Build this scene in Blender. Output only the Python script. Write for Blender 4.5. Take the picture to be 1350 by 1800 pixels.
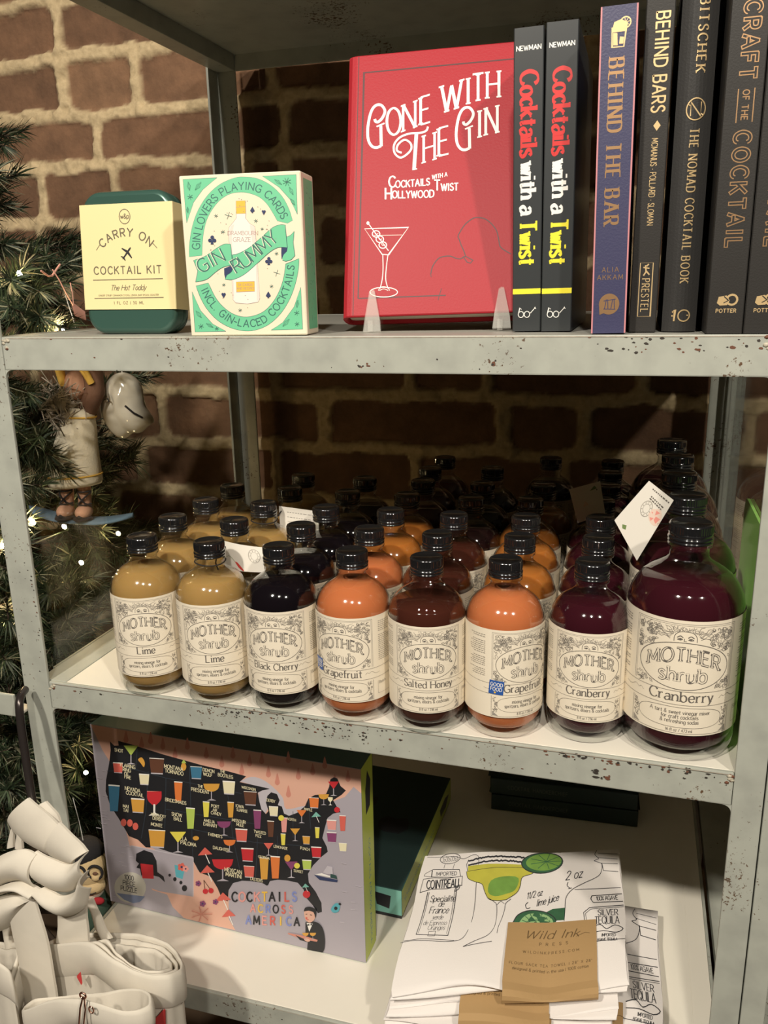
import bpy, bmesh, math, random
import numpy as np
from mathutils import Vector, Matrix

for o in list(bpy.data.objects):
    bpy.data.objects.remove(o, do_unlink=True)
SC = bpy.context.scene
COL = SC.collection
random.seed(11)
PI = math.pi

# ------------------------------------------------------------------ camera, world, lamps, exposure
cam_data = bpy.data.cameras.new('camera')
cam = bpy.data.objects.new('camera', cam_data)
COL.objects.link(cam)
cam_data.sensor_fit = 'VERTICAL'
cam_data.sensor_height = 36.0
cam_data.lens = 1461.76 / 1800.0 * 36.0
cam_data.clip_start = 0.01
cam.matrix_world = Matrix((
    (0.95811691, -0.05584715, 0.28087911, 0.48953847),
    (0.2856338, 0.25699092, -0.92323832, -0.5631967),
    (-0.02062315, 0.96479882, 0.26217918, 0.03326893),
    (0, 0, 0, 1)))
SC.camera = cam

world = bpy.data.worlds.new('world')
SC.world = world
world.use_nodes = True
bg = world.node_tree.nodes['Background']
bg.inputs[0].default_value = (1.0, 0.86, 0.66, 1)
bg.inputs[1].default_value = 0.014

def spot(name, loc, target, power, size=0.045, cone=46, col=(1.0, 0.915, 0.79)):
    ld = bpy.data.lights.new(name, 'SPOT')
    ld.energy = power; ld.color = col; ld.shadow_soft_size = size
    ld.spot_size = math.radians(cone); ld.spot_blend = 0.5
    lo = bpy.data.objects.new(name, ld); COL.objects.link(lo)
    lo.location = loc
    lo.rotation_euler = (Vector(target) - Vector(loc)).to_track_quat('-Z', 'Y').to_euler()
    return lo
# the shop's ceiling track lamps in front of the shelves
spot('track_spotlight', (-0.03, -1.30, 1.08), (0.14, 0.15, -0.26), 104, cone=80)
spot('track_spotlight', (0.66, -1.42, 1.16), (0.28, 0.10, -0.36), 68, cone=66)
spot('track_spotlight', (1.50, -1.32, 1.20), (0.28, 0.10, -0.40), 86, cone=66)
SC.view_settings.view_transform = 'Standard'
SC.view_settings.look = 'None'
SC.view_settings.gamma = 1.0
SC.view_settings.exposure = 0.0
SC.view_settings.use_curve_mapping = False
SC.cycles.use_denoising = True
SC.cycles.max_bounces = 10
SC.cycles.transparent_max_bounces = 24
SC.cycles.glossy_bounces = 4
SC.cycles.diffuse_bounces = 4
SC.cycles.transmission_bounces = 8
SC.cycles.caustics_reflective = False
SC.cycles.caustics_refractive = False

# ------------------------------------------------------------------ materials
M = {}
def new_mat(name):
    m = bpy.data.materials.new(name); m.use_nodes = True
    M[name] = m
    return m, m.node_tree.nodes, m.node_tree.links, m.node_tree.nodes['Principled BSDF']

def mat(name, col, rough=0.5, metal=0.0, coat=0.0, sss=0.0, bump=0.0, bscale=200.0, spec=0.5, var=0.0, vscale=30.0, emit=None, estr=0.0, alpha=1.0):
    m, n, l, b = new_mat(name)
    b.inputs['Base Color'].default_value = (*col, 1)
    b.inputs['Roughness'].default_value = rough
    b.inputs['Metallic'].default_value = metal
    b.inputs['Coat Weight'].default_value = coat
    b.inputs['Coat Roughness'].default_value = 0.08
    b.inputs['Specular IOR Level'].default_value = spec
    if sss:
        b.inputs['Subsurface Weight'].default_value = sss
        b.inputs['Subsurface Radius'].default_value = (0.012, 0.007, 0.003)
        b.inputs['Subsurface Scale'].default_value = 1.0
    if emit:
        b.inputs['Emission Color'].default_value = (*emit, 1)
        b.inputs['Emission Strength'].default_value = estr
    if bump or var:
        tc = n.new('ShaderNodeTexCoord')
    if bump:
        t = n.new('ShaderNodeTexNoise'); t.inputs['Scale'].default_value = bscale; t.inputs['Detail'].default_value = 4
        l.new(tc.outputs['Object'], t.inputs['Vector'])
        bp = n.new('ShaderNodeBump'); bp.inputs['Strength'].default_value = bump; bp.inputs['Distance'].default_value = 0.0006
        l.new(t.outputs['Fac'], bp.inputs['Height']); l.new(bp.outputs['Normal'], b.inputs['Normal'])
    if var:
        t2 = n.new('ShaderNodeTexNoise'); t2.inputs['Scale'].default_value = vscale; t2.inputs['Detail'].default_value = 5
        l.new(tc.outputs['Object'], t2.inputs['Vector'])
        mx = n.new('ShaderNodeMix'); mx.data_type = 'RGBA'
        mx.inputs[6].default_value = (*[c * (1 - var) for c in col], 1)
        mx.inputs[7].default_value = (*[min(1, c * (1 + var)) for c in col], 1)
        l.new(t2.outputs['Fac'], mx.inputs[0]); l.new(mx.outputs[2], b.inputs['Base Color'])
    return m

def glassy(name, tint=(1, 1, 1), edge=0.5, rough=0.02, boost=1.0):
    # clear sheet or thin shell: mostly lets light through, mirror-like at grazing angles
    m = bpy.data.materials.new(name); m.use_nodes = True; M[name] = m
    n, l = m.node_tree.nodes, m.node_tree.links
    n.clear()
    out = n.new('ShaderNodeOutputMaterial')
    tr = n.new('ShaderNodeBsdfTransparent'); tr.inputs[0].default_value = (*tint, 1)
    gl = n.new('ShaderNodeBsdfGlossy')
    gl.inputs['Roughness'].default_value = rough
    fr = n.new('ShaderNodeFresnel'); ge = n.new('ShaderNodeNewGeometry'); io = n.new('ShaderNodeMix')
    io.inputs[2].default_value = 1.0 + edge; io.inputs[3].default_value = 1.0 / (1.0 + edge)
    l.new(ge.outputs['Backfacing'], io.inputs[0]); l.new(io.outputs[0], fr.inputs['IOR'])
    mu = n.new('ShaderNodeMath'); mu.operation = 'MULTIPLY'; mu.use_clamp = True; mu.inputs[1].default_value = boost
    mx = n.new('ShaderNodeMixShader')
    l.new(fr.outputs[0], mu.inputs[0]); l.new(mu.outputs[0], mx.inputs[0])
    l.new(tr.outputs[0], mx.inputs[1]); l.new(gl.outputs[0], mx.inputs[2]); l.new(mx.outputs[0], out.inputs[0])
    return m

def painted_metal(name, base, chip=(0.05, 0.035, 0.025), amount=0.60, tint=(0.30, 0.30, 0.26)):
    m, n, l, b = new_mat(name)
    tc = n.new('ShaderNodeTexCoord')
    big = n.new('ShaderNodeTexNoise'); big.inputs['Scale'].default_value = 9; big.inputs['Detail'].default_value = 6
    fine = n.new('ShaderNodeTexNoise'); fine.inputs['Scale'].default_value = 260; fine.inputs['Detail'].default_value = 5; fine.inputs['Roughness'].default_value = 0.7
    sm = n.new('ShaderNodeTexNoise'); sm.inputs['Scale'].default_value = 40; sm.inputs['Detail'].default_value = 4
    for t in (big, fine, sm): l.new(tc.outputs['Object'], t.inputs['Vector'])
    mx = n.new('ShaderNodeMix'); mx.data_type = 'RGBA'
    mx.inputs[6].default_value = (*base, 1); mx.inputs[7].default_value = (*tint, 1)
    cr = n.new('ShaderNodeMapRange'); cr.inputs[1].default_value = 0.42; cr.inputs[2].default_value = 0.75
    l.new(sm.outputs['Fac'], cr.inputs[0]); l.new(cr.outputs[0], mx.inputs[0])
    ad = n.new('ShaderNodeMath'); ad.operation = 'MULTIPLY'
    l.new(big.outputs['Fac'], ad.inputs[0]); l.new(fine.outputs['Fac'], ad.inputs[1])
    th = n.new('ShaderNodeMapRange'); th.inputs[1].default_value = amount * 0.62; th.inputs[2].default_value = amount * 0.62 + 0.02
    l.new(ad.outputs[0], th.inputs[0])
    rust = n.new('ShaderNodeMix'); rust.data_type = 'RGBA'
    rust.inputs[6].default_value = (0.16, 0.085, 0.04, 1); rust.inputs[7].default_value = (*chip, 1)
    l.new(sm.outputs['Fac'], rust.inputs[0])
    mx2 = n.new('ShaderNodeMix'); mx2.data_type = 'RGBA'
    l.new(th.outputs[0], mx2.inputs[0]); l.new(mx.outputs[2], mx2.inputs[6]); l.new(rust.outputs[2], mx2.inputs[7])
    l.new(mx2.outputs[2], b.inputs['Base Color'])
    b.inputs['Roughness'].default_value = 0.42
    bp = n.new('ShaderNodeBump'); bp.inputs['Strength'].default_value = 0.25; bp.inputs['Distance'].default_value = 0.0008
    l.new(th.outputs[0], bp.inputs['Height']); bp.invert = True
    l.new(bp.outputs['Normal'], b.inputs['Normal'])
    return m

painted_metal('grey_green_paint', (0.41, 0.425, 0.37), amount=0.57, tint=(0.33, 0.34, 0.30))
mat('worn_edge', (0.42, 0.37, 0.30), 0.5, bump=0.3, bscale=400, var=0.5, vscale=220)
mat('weld', (0.45, 0.41, 0.32), 0.5, bump=0.8, bscale=300, var=0.5, vscale=150)
mat('rust', (0.14, 0.055, 0.03), 0.8)
mat('paint_chip', (0.035, 0.028, 0.022), 0.75)
mat('white_board', (0.80, 0.76, 0.66), 0.42, var=0.05, vscale=12)
mat('grey_board', (0.36, 0.355, 0.315), 0.45, var=0.08, vscale=12)
glassy('clear_acrylic', (0.97, 0.98, 0.97), 0.49)
glassy('bottle_glass', (0.97, 0.98, 0.97), 0.52, boost=1.6)
m_ = mat('stand_acrylic', (0.85, 0.84, 0.78), 0.08, coat=0.6)
m_.node_tree.nodes['Principled BSDF'].inputs['Alpha'].default_value = 0.22
mat('cap_black', (0.010, 0.010, 0.011), 0.16, coat=1.0)
mat('label_paper', (0.80, 0.72, 0.58), 0.6)
mat('label_ink', (0.13, 0.115, 0.10), 0.7)
mat('label_ink_soft', (0.30, 0.27, 0.23), 0.7)
mat('liquid_lime', (0.40, 0.245, 0.085), 0.12, sss=0.5)
mat('liquid_grapefruit', (0.57, 0.175, 0.065), 0.12, sss=0.5)
mat('liquid_orange', (0.45, 0.155, 0.03), 0.12, sss=0.5)
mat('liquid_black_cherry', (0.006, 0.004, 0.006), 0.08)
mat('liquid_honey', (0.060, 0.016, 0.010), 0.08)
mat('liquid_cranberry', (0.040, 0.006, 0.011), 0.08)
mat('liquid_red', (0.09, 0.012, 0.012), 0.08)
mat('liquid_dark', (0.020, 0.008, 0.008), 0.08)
mat('string_black', (0.015, 0.012, 0.010), 0.8)
mat('card_white', (0.80, 0.76, 0.68), 0.55)
mat('card_red', (0.62, 0.06, 0.05), 0.6)
mat('card_pink', (0.80, 0.30, 0.25), 0.6)
mat('card_blush', (0.80, 0.62, 0.52), 0.6)
mat('card_green', (0.18, 0.26, 0.09), 0.6)
mat('sticker_blue', (0.03, 0.10, 0.36), 0.4)
mat('ink_white', (0.85, 0.83, 0.78), 0.5)
mat('ink_black', (0.02, 0.02, 0.022), 0.6)
mat('tin_green', (0.055, 0.125, 0.10), 0.26, metal=0.35, coat=0.3)
mat('band_cream', (0.82, 0.70, 0.37), 0.45, coat=0.25)
mat('band_ink', (0.15, 0.125, 0.08), 0.6)
mat('box_cream', (0.84, 0.74, 0.56), 0.4, coat=0.3)
mat('box_edge', (0.86, 0.80, 0.62), 0.4, coat=0.3)
mat('mint', (0.17, 0.58, 0.33), 0.42, coat=0.25)
mat('mint_ink', (0.05, 0.15, 0.13), 0.5)
mat('navy', (0.03, 0.045, 0.12), 0.5)
mat('gold_yellow', (0.80, 0.50, 0.07), 0.45)
mat('pale_pink', (0.80, 0.68, 0.60), 0.45)
mat('pale_bottle', (0.86, 0.80, 0.72), 0.4)
mat('mauve', (0.40, 0.27, 0.25), 0.5)
mat('red_leather', (0.37, 0.020, 0.030), 0.45, bump=0.2, bscale=620, spec=0.2)
mat('red_groove', (0.05, 0.002, 0.004), 0.5)
mat('foil_cream', (0.88, 0.82, 0.70), 0.40)
mat('page_edges', (0.70, 0.63, 0.50), 0.8)
mat('twist_black', (0.038, 0.042, 0.044), 0.33)
mat('twist_red', (0.62, 0.035, 0.035), 0.4)
mat('twist_yellow', (0.86, 0.76, 0.05), 0.4)
mat('indigo', (0.045, 0.045, 0.105), 0.42, bump=0.2, bscale=700)
mat('rose_edge', (0.55, 0.22, 0.24), 0.5)
mat('copper_foil', (0.55, 0.33, 0.17), 0.34, metal=0.7)
mat('gold_foil', (0.80, 0.58, 0.30), 0.36, metal=0.5)
mat('book_black', (0.026, 0.024, 0.022), 0.48, bump=0.15, bscale=900, spec=0.3)
mat('book_charcoal', (0.030, 0.029, 0.028), 0.52, bump=0.2, bscale=900, spec=0.3)
mat('lavender', (0.40, 0.37, 0.42), 0.42, coat=0.2)
mat('lavender_light', (0.52, 0.49, 0.54), 0.42)
mat('peach', (0.72, 0.42, 0.32), 0.42, coat=0.2)
mat('peach_dark', (0.60, 0.25, 0.19), 0.45)
mat('map_black', (0.016, 0.017, 0.021), 0.4)
mat('map_line', (0.035, 0.05, 0.07), 0.4)
mat('teal_dark', (0.028, 0.075, 0.07), 0.4, coat=0.2)
mat('teal_light', (0.20, 0.47, 0.40), 0.4, coat=0.2)
mat('lime_green', (0.44, 0.52, 0.06), 0.4, coat=0.2)
mat('dark_box', (0.022, 0.042, 0.040), 0.4)
mat('dim_print', (0.10, 0.12, 0.10), 0.5)
mat('towel_white', (0.80, 0.755, 0.72), 0.95, bump=0.15, bscale=900)
mat('towel_ink', (0.025, 0.025, 0.03), 0.8)
mat('towel_lime', (0.52, 0.49, 0.06), 0.9, var=0.25, vscale=45)
mat('towel_green', (0.17, 0.33, 0.06), 0.9, var=0.4, vscale=60)
mat('towel_dark_green', (0.035, 0.12, 0.055), 0.9, var=0.4, vscale=80)
mat('towel_pale_green', (0.30, 0.50, 0.22), 0.9)
mat('kraft', (0.42, 0.265, 0.115), 0.75, bump=0.1, bscale=600)
mat('kraft_ink', (0.14, 0.085, 0.035), 0.7)
mat('canvas', (0.66, 0.61, 0.52), 0.95, bump=0.22, bscale=2600, var=0.07, vscale=60)
mat('canvas_red', (0.52, 0.04, 0.04), 0.9)
mat('rose_gold', (0.75, 0.42, 0.32), 0.22, metal=1.0)
mat('dark_rod', (0.055, 0.045, 0.042), 0.25, metal=0.6)
mat('needle_dark', (0.012, 0.024, 0.010), 0.6)
mat('needle_mid', (0.038, 0.060, 0.024), 0.6)
mat('needle_frost', (0.22, 0.22, 0.145), 0.7)
mat('bark', (0.05, 0.032, 0.02), 0.9)
mat('bulb_glow', (1, 0.8, 0.5), 0.3, emit=(1.0, 0.72, 0.36), estr=240.0)
mat('bulb_socket', (0.02, 0.04, 0.02), 0.5)
mat('felt_white', (0.74, 0.66, 0.52), 0.98, bump=0.8, bscale=500)
mat('felt_yellow', (0.70, 0.42, 0.08), 0.98, bump=0.6, bscale=500)
mat('felt_skin', (0.50, 0.27, 0.18), 0.95, bump=0.6, bscale=500)
mat('felt_brown', (0.16, 0.08, 0.05), 0.95, bump=0.6, bscale=500)
mat('felt_black', (0.02, 0.018, 0.02), 0.95, bump=0.6, bscale=500)
mat('felt_blue', (0.10, 0.16, 0.22), 0.95, bump=0.8, bscale=400)
mat('felt_cream', (0.70, 0.52, 0.28), 0.95, bump=0.8, bscale=500)
mat('felt_red', (0.42, 0.02, 0.03), 0.95, bump=0.6, bscale=500)
mat('felt_green', (0.05, 0.09, 0.06), 0.95, bump=0.6, bscale=500)
mat('felt_grey', (0.42, 0.36, 0.30), 0.98, bump=0.9, bscale=300)
mat('porcelain', (0.70, 0.65, 0.56), 0.15, coat=0.6)
mat('tag_pink', (0.62, 0.33, 0.27), 0.6)
mat('green_board', (0.36, 0.74, 0.17), 0.35, coat=0.3)
mat('floor_wood', (0.10, 0.065, 0.04), 0.6, var=0.4, vscale=8)
mat('cord_green', (0.02, 0.035, 0.02), 0.6)

# ------------------------------------------------------------------ mesh helpers
class MB:
    """collects faces with materials; build() links them as ONE mesh object"""
    def __init__(s):
        s.v = []; s.f = []; s.m = []; s.s = []; s.names = []
    def mi(s, name):
        if name not in s.names: s.names.append(name)
        return s.names.index(name)
    def add(s, verts, faces, mat, smooth=False):
        k = len(s.v); i = s.mi(mat)
        s.v.extend([tuple(p) for p in verts])
        for f in faces:
            s.f.append([a + k for a in f]); s.m.append(i); s.s.append(smooth)
    def poly(s, pts, mat):
        s.add(pts, [list(range(len(pts)))], mat)
    def box(s, a, b, mat, bev=0.0, seg=2, mtx=None):
        bm = bmesh.new()
        bmesh.ops.create_cube(bm, size=1.0)
        c = [(a[i] + b[i]) / 2 for i in range(3)]; d = [abs(b[i] - a[i]) for i in range(3)]
        for v in bm.verts: v.co = Vector((c[0] + v.co.x * d[0], c[1] + v.co.y * d[1], c[2] + v.co.z * d[2]))
        if bev: bmesh.ops.bevel(bm, geom=bm.edges[:], offset=bev, segments=seg, affect='EDGES', profile=0.6)
        s.bm(bm, mat, mtx, smooth=False)
    def bm(s, bm, mat, mtx=None, smooth=False):
        bm.verts.ensure_lookup_table(); bm.verts.index_update()
        vs = [(mtx @ v.co if mtx else v.co.copy()) for v in bm.verts]
        s.add(vs, [[v.index for v in f.verts] for f in bm.faces], mat, smooth)
        bm.free()
    def lathe(s, prof, mat, seg=40, c=(0, 0, 0), closed=True, smooth=True):
        vs = []; fs = []; n = len(prof)
        for r, z in prof:
            for i in range(seg):
                a = 2 * PI * i / seg
                vs.append((c[0] + r * math.cos(a), c[1] + r * math.sin(a), c[2] + z))
        for j in range(n - 1):
            for i in range(seg):
                k = (i + 1) % seg
                fs.append([j * seg + i, j * seg + k, (j + 1) * seg + k, (j + 1) * seg + i])
        s.add(vs, fs, mat, smooth)
        if closed:
            if prof[0][0] > 1e-6: s.poly([vs[i] for i in range(seg - 1, -1, -1)], mat)
            if prof[-1][0] > 1e-6: s.poly([vs[(n - 1) * seg + i] for i in range(seg)], mat)
    def tube(s, pts, r, mat, seg=8, caps=True, closed=False):
        pts = [Vector(p) for p in pts]; n = len(pts)
        rr = r if isinstance(r, (list, tuple)) else [r] * n
        vs = []; fs = []
        up = Vector((0, 0, 1)); prev = None
        for i, p in enumerate(pts):
            if closed: t = pts[(i + 1) % n] - pts[i - 1]
            else: t = pts[min(i + 1, n - 1)] - pts[max(i - 1, 0)]
            t.normalize()
            if prev is None:
                a = t.cross(up)
                if a.length < 1e-4: a = t.cross(Vector((1, 0, 0)))
            else:
                a = prev - t * prev.dot(t)
                if a.length < 1e-6: a = t.cross(up)
            a.normalize(); b = t.cross(a); prev = a
            for k in range(seg):
                g = 2 * PI * k / seg
                vs.append(p + a * (rr[i] * math.cos(g)) + b * (rr[i] * math.sin(g)))
        m = n if closed else n - 1
        for i in range(m):
            j = (i + 1) % n
            for k in range(seg):
                q = (k + 1) % seg
                fs.append([i * seg + k, i * seg + q, j * seg + q, j * seg + k])
        s.add(vs, fs, mat, True)
        if caps and not closed:
            s.poly([vs[k] for k in range(seg - 1, -1, -1)], mat)
            s.poly([vs[(n - 1) * seg + k] for k in range(seg)], mat)
    def prism(s, poly, h0, h1, mat, f):
        """poly in 2D, extruded between h0 and h1 through f(u, v, h)"""
        n = len(poly)
        a = [f(u, v, h0) for u, v in poly]; b = [f(u, v, h1) for u, v in poly]
        s.add(a + b, [list(range(n - 1, -1, -1)), list(range(n, 2 * n))] + [[i, (i + 1) % n, n + (i + 1) % n, n + i] for i in range(n)], mat)
    def ball(s, c, r, mat, sub=3, scale=(1, 1, 1), mtx=None):
        bm = bmesh.new()
        bmesh.ops.create_icosphere(bm, subdivisions=sub, radius=1)
        for v in bm.verts: v.co = Vector((c[0] + v.co.x * r * scale[0], c[1] + v.co.y * r * scale[1], c[2] + v.co.z * r * scale[2]))
        s.bm(bm, mat, mtx, True)
    def grid(s, rows, mat, smooth=True, wrap=False):
        n = len(rows[0]); vs = [p for r in rows for p in r]; fs = []
        for j in range(len(rows) - 1):
            for i in range(n if wrap else n - 1):
                k = (i + 1) % n
                fs.append([j * n + i, j * n + k, (j + 1) * n + k, (j + 1) * n + i])
        s.add(vs, fs, mat, smooth)
    def build(s, name, parent=None, loc=(0, 0, 0)):
        me = bpy.data.meshes.new(name)
        me.from_pydata(s.v, [], s.f)
        for n in s.names: me.materials.append(M[n])
        me.polygons.foreach_set('material_index', s.m)
        me.polygons.foreach_set('use_smooth', s.s)
        me.update()
        o = bpy.data.objects.new(name, me); COL.objects.link(o)
        if parent: o.parent = parent
        o.location = loc
        return o

def tag(o, label=None, cat=None, group=None, kind=None):
    if label: o['label'] = label
    if cat: o['category'] = cat
    if group: o['group'] = group
    if kind: o['kind'] = kind
    return o
def thing(name, label, cat, loc=(0, 0, 0), rot=(0, 0, 0), group=None):
    o = bpy.data.objects.new(name, None); COL.objects.link(o)
    o.empty_display_size = 0.02
    o.location = loc; o.rotation_euler = rot
    return tag(o, label, cat, group)
def kids(o): return [c for c in bpy.data.objects if c.parent == o]
def copy_tree(o, parent=None):
    c = o.copy(); COL.objects.link(c); c.parent = parent
    for ch in kids(o): copy_tree(ch, c)
    return c

def catmull(p, n=6, closed=False):
    P = [Vector((*q, 0)) if len(q) == 2 else Vector(q) for q in p]; m = len(P); out = []
    for i in range(m if closed else m - 1):
        a = P[(i - 1) % m] if closed or i > 0 else P[0] * 2 - P[1]
        b = P[i]; c = P[(i + 1) % m]
        d = P[(i + 2) % m] if closed or i + 2 < m else P[-1] * 2 - P[-2]
        for k in range(n):
            t = k / n
            out.append(0.5 * (2 * b + (c - a) * t + (2 * a - 5 * b + 4 * c - d) * t * t + (3 * b - a - 3 * c + d) * t ** 3))
    if not closed: out.append(P[-1])
    return out
def cm2(p, n=6, closed=False): return [(q.x, q.y) for q in catmull(p, n, closed)]

# ------------------------------------------------------------------ lettering: every glyph as pen strokes ('~' smooth, '@' closed smooth)
GL = {}
def _g(src):
    for line in src.strip().split('\n'):
        ch, w, st = line.split(' ', 2)
        strokes = []
        for q in st.split('|'):
            fl = ''
            if q[0] in '~@': fl = q[0]; q = q[1:]
            strokes.append((fl, [tuple(float(c) / 100 for c in e.split(',')) for e in q.split()]))
        GL[ch] = (float(w) / 100, strokes)
_g('''A 76 0,0 38,100|38,100 76,0|15,35 61,35
B 62 0,0 0,100|0,100 28,100|~28,100 48,97 57,77 48,57 28,54|28,54 0,54|~28,54 52,50 62,28 52,4 28,0|28,0 0,0
C 72 ~72,80 62,95 40,101 14,88 0,50 14,12 40,-1 62,5 72,20
D 72 0,0 0,100|0,100 28,100|~28,100 56,92 70,72 72,50 70,28 56,8 28,0|28,0 0,0
E 56 0,0 0,100|0,100 54,100|0,52 46,52|0,0 56,0
F 52 0,0 0,100|0,100 52,100|0,52 44,52
G 76 ~72,82 62,95 40,101 14,88 0,50 14,12 40,-1 62,4 74,16|74,8 74,46|74,46 46,46
H 70 0,0 0,100|70,0 70,100|0,52 70,52
I 18 9,0 9,100
J 46 46,100 46,25|~46,25 42,6 24,-1 8,5 0,20
K 66 0,0 0,100|64,100 0,40|22,60 66,0
L 52 0,100 0,0|0,0 52,0
M 86 0,0 6,100|6,100 43,20|43,20 80,100|80,100 86,0
N 72 0,0 0,100|0,100 72,0|72,0 72,100
O 84 @42,101 12,86 0,50 12,14 42,-1 72,14 84,50 72,86
P 58 0,0 0,100|0,100 28,100|~28,100 50,95 58,74 50,53 28,47|28,47 0,47
Q 84 @42,101 12,86 0,50 12,14 42,-1 72,14 84,50 72,86|50,22 82,-8
R 62 0,0 0,100|0,100 28,100|~28,100 50,95 58,74 50,53 28,47|28,47 0,47|28,47 62,0
S 54 ~52,82 42,98 24,101 6,90 3,72 14,58 40,46 54,30 50,10 30,-1 12,3 0,20
T 64 32,0 32,100|0,100 64,100
U 70 0,100 0,34|~0,34 6,8 35,-1 64,8 70,34|70,34 70,100
V 72 0,100 36,0|36,0 72,100
W 104 0,100 27,0|27,0 52,90|52,90 77,0|77,0 104,100
X 66 0,100 66,0|66,100 0,0
Y 68 0,100 34,48|68,100 34,48|34,48 34,0
Z 60 0,100 60,100|60,100 0,0|0,0 60,0
a 46 ~4,52 20,65 38,60 44,40|44,42 44,0|~44,36 16,34 0,17 12,-1 30,3 44,18
b 50 0,100 0,0|~0,44 12,60 30,65 46,52 50,32 46,10 28,-1 10,4 0,18
c 44 ~44,52 28,65 8,54 0,32 8,8 28,-1 44,12
d 50 50,100 50,0|~50,44 38,60 20,65 4,52 0,32 4,10 20,-1 40,4 50,18
e 48 0,34 48,34|~48,34 42,58 24,65 6,54 0,32 8,8 28,-1 46,12
f 30 ~32,94 24,101 13,94 12,74|12,74 12,0|-4,62 34,62
g 50 ~50,44 38,60 20,65 4,52 0,32 4,10 20,-1 40,4 50,18|50,64 50,-8|~50,-8 42,-26 20,-28 4,-18
h 46 0,100 0,0|~0,40 14,60 32,64 44,52 46,36|46,36 46,0
i 12 6,64 6,0|6,84 6,94
j 10 8,64 8,-10|~8,-10 2,-26 -8,-26|8,84 8,94
k 44 0,100 0,0|40,64 0,24|16,38 44,0
l 12 6,100 6,0
m 76 0,64 0,0|~0,40 12,60 26,64 36,52 38,36|38,36 38,0|~38,40 50,60 64,64 74,52 76,36|76,36 76,0
n 46 0,64 0,0|~0,40 14,60 32,64 44,52 46,36|46,36 46,0
o 48 @24,65 6,54 0,32 6,10 24,-1 42,10 48,32 42,54
p 50 0,64 0,-28|~0,44 12,60 30,65 46,52 50,32 46,10 28,-1 10,4 0,18
q 50 50,64 50,-28|~50,44 38,60 20,65 4,52 0,32 4,10 20,-1 40,4 50,18
r 30 0,64 0,0|~0,38 8,56 20,64 30,61
s 38 ~36,54 22,65 5,57 6,42 32,26 38,10 20,-1 0,9
t 32 15,88 15,16|~15,16 19,2 34,3|-4,64 37,64
u 46 0,64 0,24|~0,24 4,4 20,-1 38,8 46,26|46,64 46,0
v 44 0,64 22,0|22,0 44,64
w 68 0,64 17,0|17,0 34,58|34,58 51,0|51,0 68,64
x 44 0,64 44,0|44,64 0,0
y 44 0,64 22,0|44,64 22,0|~22,0 12,-22 0,-27
z 42 0,64 42,64|42,64 0,0|0,0 42,0
0 56 @28,101 6,84 0,50 6,16 28,-1 50,16 56,50 50,84
1 30 4,80 22,100|22,100 22,0
2 54 ~2,78 10,96 28,101 48,90 48,68 30,38 0,0|0,0 54,0
3 50 ~2,86 20,101 44,94 46,70 22,54 48,44 50,14 24,-1 0,12
4 54 40,0 40,100|40,100 0,30|0,30 54,30
5 50 46,100 8,100|8,100 4,56|~4,56 26,64 48,50 50,24 34,2 12,0 0,10
6 48 ~44,92 24,98 4,60 2,26 22,-1 46,12 48,38 28,56 6,40
7 52 0,100 52,100|52,100 16,0
8 52 @26,54 6,68 6,90 26,101 46,90 46,68 26,54 2,36 4,10 26,-1 48,10 50,36
9 48 ~4,8 24,2 44,40 46,74 26,101 2,88 0,62 20,44 42,60
. 4 2,0 2,6
, 6 4,4 0,-12
- 34 0,40 34,40
· 4 2,36 2,44
| 4 2,-10 2,100
/ 40 0,-5 40,105
' 4 2,80 2,100
" 16 0,80 0,100|14,80 14,100
& 66 ~64,0 40,34 14,70 20,94 36,101 48,86 40,66 8,36 4,14 22,-1 44,6 62,40
% 60 0,0 60,100|@12,100 2,86 12,70 22,86|@48,30 38,16 48,0 58,16''')

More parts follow.
